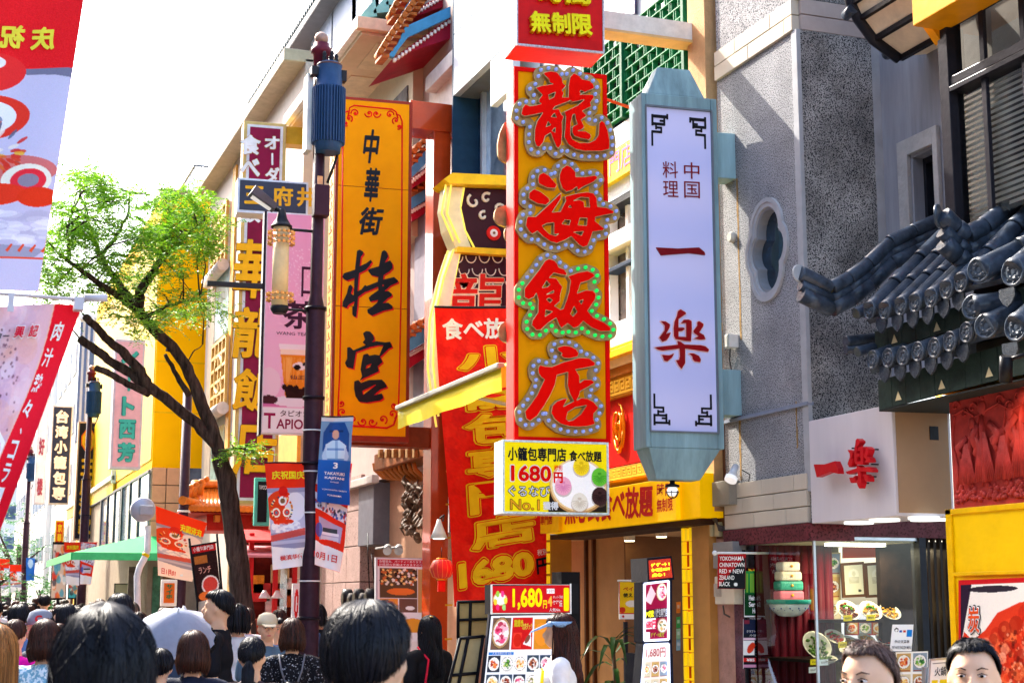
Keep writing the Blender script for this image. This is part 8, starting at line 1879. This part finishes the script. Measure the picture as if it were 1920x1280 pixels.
def hair_mesh(style, n_lock=420, seed=1, thick=1.0):
    k = ('hair', style, n_lock, seed)
    if k in _B: return _B[k]
    r = random.Random(seed); C_ = Vector((0, -.012, 1.545)); sc = {'short': .97, 'bob': 1.12, 'long': 1.08, 'pony': .98, 'wavy': 1.02}[style]
    R_ = Vector((.084, .101, .108))*sc
    def pe(a):
        f = math.cos(a)
        if style == 'short': v = 58 if f > .6 else 58+(.6-f)*50 if f > -.2 else 98+(-.2-f)*34
        elif style == 'pony': v = 46 if f > .6 else 46+(.6-f)*50 if f > -.4 else 96+(-.4-f)*30
        else: v = 60 if f > .62 else 60+min(1, (.62-f)/.3)*40
        return rad(v)
    def path(a, t, j=0, je=0):
        f = math.cos(a); hang = style in ('bob', 'long', 'wavy') and f < .5
        t1 = .55 if hang else 1.0; ph = rad(4)+(pe(a)+je-rad(4))*min(1, t/t1)
        p = C_+Vector((math.sin(a)*math.sin(ph)*R_.x, math.cos(a)*math.sin(ph)*R_.y, math.cos(ph)*R_.z))*(1+j)
        if style == 'short': p += Vector((0, 0, -.0))+Vector((math.sin(a), math.cos(a), 0))*.006*math.sin(min(1, t)*PI)
        if hang and t > t1:
            q = (t-t1)/(1-t1); z1 = {'bob': 1.412+.012*max(0, -f), 'long': 1.08, 'wavy': 1.16}[style]+je*.12
            z0 = p.z; p.z = z0+(z1-z0)*q; fl = {'bob': -.1*q*q+.12*math.sin(q*PI), 'long': .0*q, 'wavy': .12*q}[style]; d = p-C_; p.x += d.x*fl; p.y += d.y*fl
            if style in ('long', 'wavy'): p.y -= .02*q*(f < 0); p.x *= 1+.12*q if style == 'long' else 1
            if style == 'wavy': p.x += .012*math.sin(q*9+a*3); p.y += .01*math.cos(q*8+a*5)
        return p
    mb = MB(); NA, NT = 48, 12; a_all = [2*PI*i/NA for i in range(NA)]
    vs = [path(a, t/NT, -.03) for t in range(NT+1) for a in a_all]
    mb.add(vs, [(t*NA+i, (t+1)*NA+i, (t+1)*NA+(i+1) % NA, t*NA+(i+1) % NA) for t in range(NT) for i in range(NA) if style in ('short', 'pony') or (abs(((i+.5)/NA*2*PI+PI) % (2*PI)-PI) > .95 or t < NT*.5)], True)
    for _ in range(n_lock):
        a = r.random()*2*PI; j = r.uniform(-.02, .05)+.07*mn.noise(Vector((math.cos(a)*2.4, math.sin(a)*2.4, seed)))*(1.5 if style == 'short' else .8); je = r.uniform(-.16, .12) if style != 'long' else r.uniform(-.1, .3); t0 = r.choice((0, 0, .1, .25, .4)); da = r.uniform(-.25, .25)*(3 if style == 'short' else 1); j = j+(r.uniform(-.01, .05) if style == 'short' else 0)
        if style in ('bob', 'long', 'wavy') and .5 <= math.cos(a) < .62: continue
        m_ = 9; P_ = [path(a+da*(i/m_)**1.5*.4, t0+(1-t0)*i/m_, j*(.4+.6*i/m_), je*(i/m_)) for i in range(m_+1)]
        w_ = r.uniform(.0035, .0075)*thick; mb.tube(P_, [w_*.5]+[w_]*(m_-2)+[w_*.7, w_*.15], 4, cap=False, sy=.55)
    if n_lock > 400:
        for _ in range(n_lock//7):
            a = r.random()*6.28
            if style in ('bob', 'long', 'wavy') and math.cos(a) > .5: continue
            e_ = r.uniform(.04, .16); t0 = r.random()*.7; w_ = .0011; P_ = [path(a+r.uniform(-.1, .1)*i, min(1, t0+.09*i), e_*(i/4)**1.4) for i in range(5)]; mb.tube(P_, [w_, w_, w_, w_, w_*.3], 3, cap=False)
    if style == 'pony':
        o = Vector((0, -.1, 1.5)); mb.ball(o, .024, 10)
        for _ in range(90):
            a = r.random()*6.3; q = r.random()**.5*.026; L_ = r.uniform(.2, .27)
            mb.tube([o+Vector((q*.6*math.cos(a), -.01, q*.6*math.sin(a))), o+Vector((q*1.4*math.cos(a), -.045, -.04+q*math.sin(a))), o+Vector((q*1.3*math.cos(a), -.05+q*.5*math.sin(a), -L_*.6)), o+Vector((q*.5*math.cos(a), -.035, -L_))], [.004, .006, .006, .001], 4, cap=False)
    _B[k] = mb.mesh('hair'); return _B[k]
def hairmat(c1, c2):
    key = ('hm', c1, c2)
    if key in _M: return _M[key]
    m = bpy.data.materials.new('hair'); m.use_nodes = True; n = m.node_tree; b = n.nodes['Principled BSDF']; g = n.nodes.new('ShaderNodeNewGeometry'); rp = n.nodes.new('ShaderNodeValToRGB')
    rp.color_ramp.elements[0].color = lin(c1)+(1,); rp.color_ramp.elements[1].color = lin(c2)+(1,); n.links.new(g.outputs['Random Per Island'], rp.inputs[0]); n.links.new(rp.outputs[0], b.inputs['Base Color'])
    b.inputs['Roughness'].default_value = .48; b.inputs['Specular IOR Level'].default_value = .2; b.inputs['Anisotropic'].default_value = .6; _M[key] = m; return m
HB, HBR, HLB, HGR = hairmat('040408', '14141e'), hairmat('1c0e0a', '4a281c'), hairmat('5c3818', 'a87038'), hairmat('28221e', '6a5a4a')
PATF = M('7fb4cc', .7, var=.1, scale=20, fine=('e4f0f4', 55, .5)); PATD = M('14141a', .7, fine=('c8c8d4', 75, .36))
def person(label, u, v, r, face, topc, hair='short', hc=None, fem=False, fine=True, pose='down', sleeve=.7, legs='trousers', legc='2c3040', n_lock=300, seed=1, group=None, v_at=None, thick=1.0, hgt=None):
    """face: 0 = walking away from the camera, 90 = facing right, -90 = left, 180 = towards the camera"""
    p = hitR(u, v, r); H = hgt or p.z+.0; sc = H/1.655; q = Vector((p.x, p.y, 0)); rz = -HEAD-math.atan2(u-960, F_PX)-rad(face)
    T = bpy.data.objects.new('person', None); COL.objects.link(T); T.location = q; T.rotation_euler = (0, 0, rz); T.scale = (sc,)*3; tag(T, label, 'person', group)
    def pt(nm, me, mat):
        o = bpy.data.objects.new(nm, me); COL.objects.link(o); o.parent = T
        if mat:
            if not me.materials: me.materials.append(mat)
            o.material_slots[0].link = 'OBJECT'; o.material_slots[0].material = mat
        return o
    pt('body', body(pose, fine, fem), None)
    tm = M(topc, .75, var=.1, scale=9, bump=.12) if isinstance(topc, str) else topc
    pt('shirt', top_mesh(pose, fem, sleeve, .013 if fine else .026), tm); pt('skirt' if legs == 'skirt' else 'trousers', legs_mesh(legs), M(legc, .8))
    if hair: pt('hair', hair_mesh(hair, n_lock if fine else 60, seed, thick if fine else 2.2), hc or HB)
    return T
def addp(T, name, mb, mat): return mb.build(name, mat, T)
NG = 'pedestrians walking down the street'
P1 = person('woman with long straight black hair seen from behind, nearest on the left', 198, 1137, 3.0, 0, '2a2c38', 'long', fem=True, n_lock=3400, thick=.42)
P2 = person('man with thick short black hair seen from behind, near the middle bottom', 694, 1122, 3.25, 20, '1c1e26', 'short', n_lock=3200, seed=4, thick=.42)
P3 = person('tall man in a black T-shirt in profile beside the grey umbrella', 409, 1104, 11.2, -80, '14151c', 'short', seed=3, n_lock=500)
P4 = person('woman with a chestnut bob and dark top before the grey umbrella', 364, 1184, 8.9, 5, '1c2438', 'bob', HBR, True, n_lock=900, seed=5, thick=.8)
P5 = person('woman with a low black ponytail next to the tall man', 474, 1192, 8.6, 10, '3c2c34', 'pony', HB, True, n_lock=900, seed=6, thick=.8)
P6 = person('woman in a sparkly black dress wearing a small backpack', 549, 1160, 11.6, 0, PATD, 'bob', HBR, True, n_lock=600, seed=7, legs='skirt', legc='16161c')
bp = MB(); bp.tube([(0, -.16, 1.18), (0, -.17, .95)], [.1, .11], 14, sy=.55); addp(P6, 'backpack', bp, M('1c1c20', .3))
for s in (-1, 1): addp(P6, 'strap', MB().tube([(s*.03, -.15, 1.12), (s*.08, -.125, 1.27), (s*.1, -.07, 1.385), (s*.1, .03, 1.37), (s*.11, .12, 1.2)], .008, 6), M('707078', .4))
P7 = person('man in a beige cap and grey-blue shirt facing the camera behind the ponytail woman', 502, 1150, 12.8, 170, '50687c', None)
cp = MB(); cp.lathe(0, -.01, [(.088, 1.56), (.087, 1.6), (.07, 1.645), (.03, 1.665), (.005, 1.667)], 20); addp(P7, 'cap', cp, M('d0c4a8', .7)); addp(P7, 'cap_peak', MB().hexa([(-.06, .06, 1.565), (.06, .06, 1.565), (.045, .15, 1.545), (-.045, .15, 1.545)], [(-.06, .06, 1.573), (.06, .06, 1.573), (.045, .15, 1.553), (-.045, .15, 1.553)]), M('d0c4a8', .7))
P8 = person('woman with a dark red-brown bob in a blue floral top with a navy strap', 86, 1163, 9.6, 4, PATF, 'bob', HBR, True, n_lock=900, seed=8, thick=.8)
addp(P8, 'strap', MB().tube([(.14, -.02, 1.4), (.09, -.125, 1.3), (-.03, -.145, 1.1), (-.14, -.12, .95)], .014, 6), M('1c3058', .6))
P9 = person('woman with a brown ponytail in a bright magenta top', 30, 1160, 11.2, 15, 'e010a0', 'pony', HBR, True, n_lock=500, seed=9)
P10 = person('man bending his head in a slate blue shirt behind the magenta top', 38, 1131, 13.0, 10, '5878a8', 'short', sleeve=1.4, seed=2)
P11 = person('person in a grey baseball cap with a red C in the left crowd', 74, 1146, 11.6, -60, '40444c', 'short', n_lock=200)
cp = MB(); cp.lathe(0, -.01, [(.095, 1.56), (.094, 1.6), (.078, 1.65), (.03, 1.672), (.005, 1.674)], 20); addp(P11, 'cap', cp, M('7c8494', .8)); addp(P11, 'cap_peak', MB().hexa([(-.06, .07, 1.565), (.06, .07, 1.565), (.045, .17, 1.545), (-.045, .17, 1.545)], [(-.06, .07, 1.573), (.06, .07, 1.573), (.045, .17, 1.553), (-.045, .17, 1.553)]), M('7c8494', .8))
sC = Surf(Fr((0, 0, 0), 0), (-.03, 1.63), (.02, 1.63), (.02, 1.58), (-.03, 1.58), -.102, px=False); oC = sC.text('C', 0, 0, 1, 1, M('c02028', .5), P11, .05); oC.rotation_euler = (0, 0, rad(-60))
P12 = person('woman with long dark hair looking left in the middle of the left crowd', 121, 1134, 13.4, -70, '20242c', 'long', HB, True, n_lock=300, seed=4)
P13 = person('tall man with black hair right behind the nearest long-haired woman', 226, 1111, 11.4, 0, '282830', 'short', n_lock=500, seed=8)
P14 = person('man in a cream shirt standing out of the distant crowd', 84, 1114, 26, 0, 'd8c8a8', 'short', n_lock=120)
P15 = person('child with curly brown hair and a pale blue top among the left crowd', 110, 1168, 11.0, 40, 'a0c0d4', 'short', HBR, n_lock=400)
P16 = person('woman with long caramel hair cut off by the left edge', -6, 1172, 6.6, 0, '16181e', 'long', HLB, True, n_lock=900, seed=2, thick=.8)
P17 = person('person in a vivid blue shirt holding the grey umbrella', 300, 1214, 8.8, 5, '1c58b8', 'short', sleeve=1.4, pose='hold', n_lock=200)
P18 = person('menu tout in a white T-shirt, visor and yellow apron at the menu board', 1048, 1148, 9.7, -92, 'e8e6ea', 'wavy', hairmat('1c0c0c', '4a2018'), True, pose='work', sleeve=.75, legc='26262c', n_lock=900, seed=12, thick=.8, fine=True)
a, b, c = map(Vector, ARM['work'](-1)); s_ = MB(); cap_(s_, b+Vector((0, 0, .06)), b, .043, .042); cap_(s_, b, b.lerp(c, .95), .042, .031); addp(P18, 'black_arm_sleeve', s_, M('16161c', .7)); a, b, c = map(Vector, ARM['work'](1)); s_ = MB(); cap_(s_, b, b.lerp(c, .95), .042, .031); addp(P18, 'black_arm_sleeve', s_, M('16161c', .7))
v_ = MB(); v_.lathe(0, -.01, [(.088, 1.565), (.089, 1.6)], 24); v_.hexa([(-.07, .06, 1.575), (.07, .06, 1.575), (.055, .18, 1.53), (-.055, .18, 1.53)], [(-.07, .05, 1.6), (.07, .05, 1.6), (.055, .18, 1.538), (-.055, .18, 1.538)]); addp(P18, 'visor', v_, M('8cb0d8', .25))
ap = Cv(40, 50, 'ece8d8')
for k in range(70): ap.disc(RNG.random(), RNG.random(), .07, ['c8b8a0', 'e8c830', 'f4f0e8', '98b078'][k % 4], al=.7)
ap.rect(0, 0, .08, 1, 'f0d818').rect(.92, 0, 1, 1, 'f0d818').rect(0, .92, 1, 1, 'f0d818')
Surf(Fr((0, 0, 0), 0), (-.13, 1.3), (.13, 1.3), (.16, .75), (-.16, .75), 0, lambda a_, b_: .155-.12*(a_-.5)**2*2+.01*math.sin(b_*9), px=False).canvas(ap, P18, 'apron')
P19 = person('woman in a black top and grey pleated skirt with a red shoulder strap', 804, 1153, 12.2, -40, '14151a', 'wavy', HB, True, n_lock=500, legs='skirt', legc='8c8c98', seed=15)
addp(P19, 'strap', MB().tube([(-.1, .02, 1.4), (-.09, -.11, 1.3), (-.16, -.14, 1.05), (-.2, -.1, .85)], .01, 6), M('d01838', .5)); bg2 = MB(); bg2.ball((-.22, -.08, .78), (.05, .09, .1), 12); addp(P19, 'bag', bg2, M('b81430', .4))
addp(P19, 'hair_clip', MB().ball((-.03, -.07, 1.645), (.02, .012, .008), 8), M('d8b070', .3, .6))
def eyes(T):
    for s in (-1, 1):
        e = addp(T, 'eye', MB().ball((s*.031, .0725, 1.537), (.0125, .012, .0046), 14), M('d8d0cc', .3)); addp_ = MB().ball((s*.031, .0815, 1.537), (.0066, .0035, .0046), 10).build('iris', M('180c08', .15), e)
        MB().tube([(s*.017, .0795, 1.541), (s*.031, .0845, 1.546), (s*.047, .074, 1.541)], [.0012, .0018, .0012], 6).build('eyelashes', M('120c0c', .5), e)
        addp(T, 'eyebrow', MB().tube([(s*.016, .085, 1.556), (s*.032, .083, 1.563), (s*.05, .066, 1.558)], [.0022, .0026, .001], 6), M('4a382e', .8))
    addp(T, 'lips', MB().ball((0, .0955, 1.474), (.019, .005, .006), 10), M('c86868', .4))
P20 = person('girl with brown hair pulled back, looking down left at the bottom right', 1622, 1198, 4.5, -150, 'd8d0d0', 'pony', hairmat('2c1c18', '6a5048'), True, n_lock=1800, seed=21, thick=.6); eyes(P20)
P21 = person('girl with centre-parted black hair facing the camera at the bottom right', 1822, 1194, 4.9, -176, '404858', 'pony', HB, True, n_lock=1800, seed=22, thick=.6); eyes(P21)
P22 = person('small man with grey hair behind the sparkly dress, half hidden', 522, 1158, 15.5, 160, '7890b8', 'short', n_lock=100, fine=False)
eyes(P7); eyes(P22)
# umbrella
p = hitR(331, 1166, 9.9); fr = Fr((p.x, p.y, p.z-.02), 0)
T = thing('umbrella', 'grey umbrella with a black ruffled rim held up in the crowd', 'umbrella', fr); R = .25; n = 16
tilt = Matrix.Rotation(rad(34), 4, 'X'); mb = MB(); vs = [(0, 0, .1)]; K_ = 8
for j in range(1, K_+1):
    for i in range(n*2):
        a = PI*i/n; t = j/K_; rr_ = R*t*(1-.035*(i % 2)*t*1.5); vs.append((rr_*math.cos(a), rr_*math.sin(a), .1-.17*t**1.7-.012*(i % 2)*t))
fs = [(0, 1+i, 1+(i+1) % (2*n)) for i in range(2*n)]+[(1+(j-1)*2*n+i, 1+j*2*n+i, 1+j*2*n+(i+1) % (2*n), 1+(j-1)*2*n+(i+1) % (2*n)) for j in range(1, K_) for i in range(2*n)]
mb.add([tilt @ Vector(q) for q in vs], fs, True); mb.build('canopy', M('8c92a4', .5, var=.06, scale=20), T)
rf = MB(); vs = []
for i in range(97): a = 2*PI*i/96; w_ = .006*(1 if i % 2 else -1); vs += [tilt @ Vector(((R+w_)*math.cos(a), (R+w_)*math.sin(a), -.075)), tilt @ Vector(((R*.99+w_*2)*math.cos(a), (R*.99+w_*2)*math.sin(a), -.105+w_))]
rf.add(vs, [(2*i, 2*i+1, 2*i+3, 2*i+2) for i in range(96)], True); rf.build('ruffle', M('14141a', .8), T)
MB().tube([tilt @ Vector((0, 0, .13)), tilt @ Vector((0, 0, -.35))], .006, 8).build('shaft', STEEL, T); rb = MB()
for i in range(n): a = PI*2*i/n; MB().tube([tilt @ Vector((0, 0, .07)), tilt @ Vector((R*.5*math.cos(a), R*.5*math.sin(a), .02)), tilt @ Vector((R*.96*math.cos(a), R*.96*math.sin(a), -.085))], .002, 5).build('rib', STEEL, T)
p = hitR(345, 1142, 17); fr = Fr((p.x, p.y, p.z-.1), 0); T2 = thing('umbrella', 'flatter pale grey umbrella further back behind the first one', 'umbrella', fr)
mb = MB(); mb.lathe(0, 0, [(.5, -.08), (.4, .0), (.2, .07), (.03, .1), (.01, .14)], 16); mb.build('canopy', M('a0a4b4', .5), T2); MB().tube([(0, 0, .1), (0, 0, -.6)], .01, 6).build('shaft', STEEL, T2)
# far crowd
rr = random.Random(77); cols = [('14161c', 'black'), ('d8d8dc', 'white'), ('3c5478', 'navy'), ('8a8c94', 'grey'), ('c8a890', 'beige'), ('b03038', 'red')]
for i in range(58):
    t = rr.random(); r_ = 15+34*t**.8; u = rr.uniform(-30, 150+ (1-t)*110); hgt = rr.gauss(1.62, .06); c, nm = cols[rr.choice((0, 0, 1, 1, 2, 3, 4, 5))]
    p = hitR(u, 1130, r_)
    if p.x < -1.9+0*r_: pass
    person('pedestrian in a %s top walking away in the far crowd' % nm, u, 1130, r_, rr.choice((0, 0, 5, 10, -15, -8)), c, rr.choice(('short', 'short', 'bob', 'pony')), rr.choice((HB, HBR, HBR, HGR)), False, fine=False, seed=rr.choice((1, 2, 3)), group='far crowd in %s tops' % nm, hgt=hgt)
for i in range(12):
    r_ = rr.uniform(13, 20); u = rr.uniform(235, 600); c, nm = cols[rr.choice((0, 1, 2, 3))]
    person('pedestrian in a %s top, passing in the middle distance' % nm, u, 1130, r_, rr.choice((0, 15, -10)), c, rr.choice(('short', 'bob')), rr.choice((HB, HBR)), False, fine=False, group='passers-by in %s tops' % nm, hgt=rr.gauss(1.58, .04))
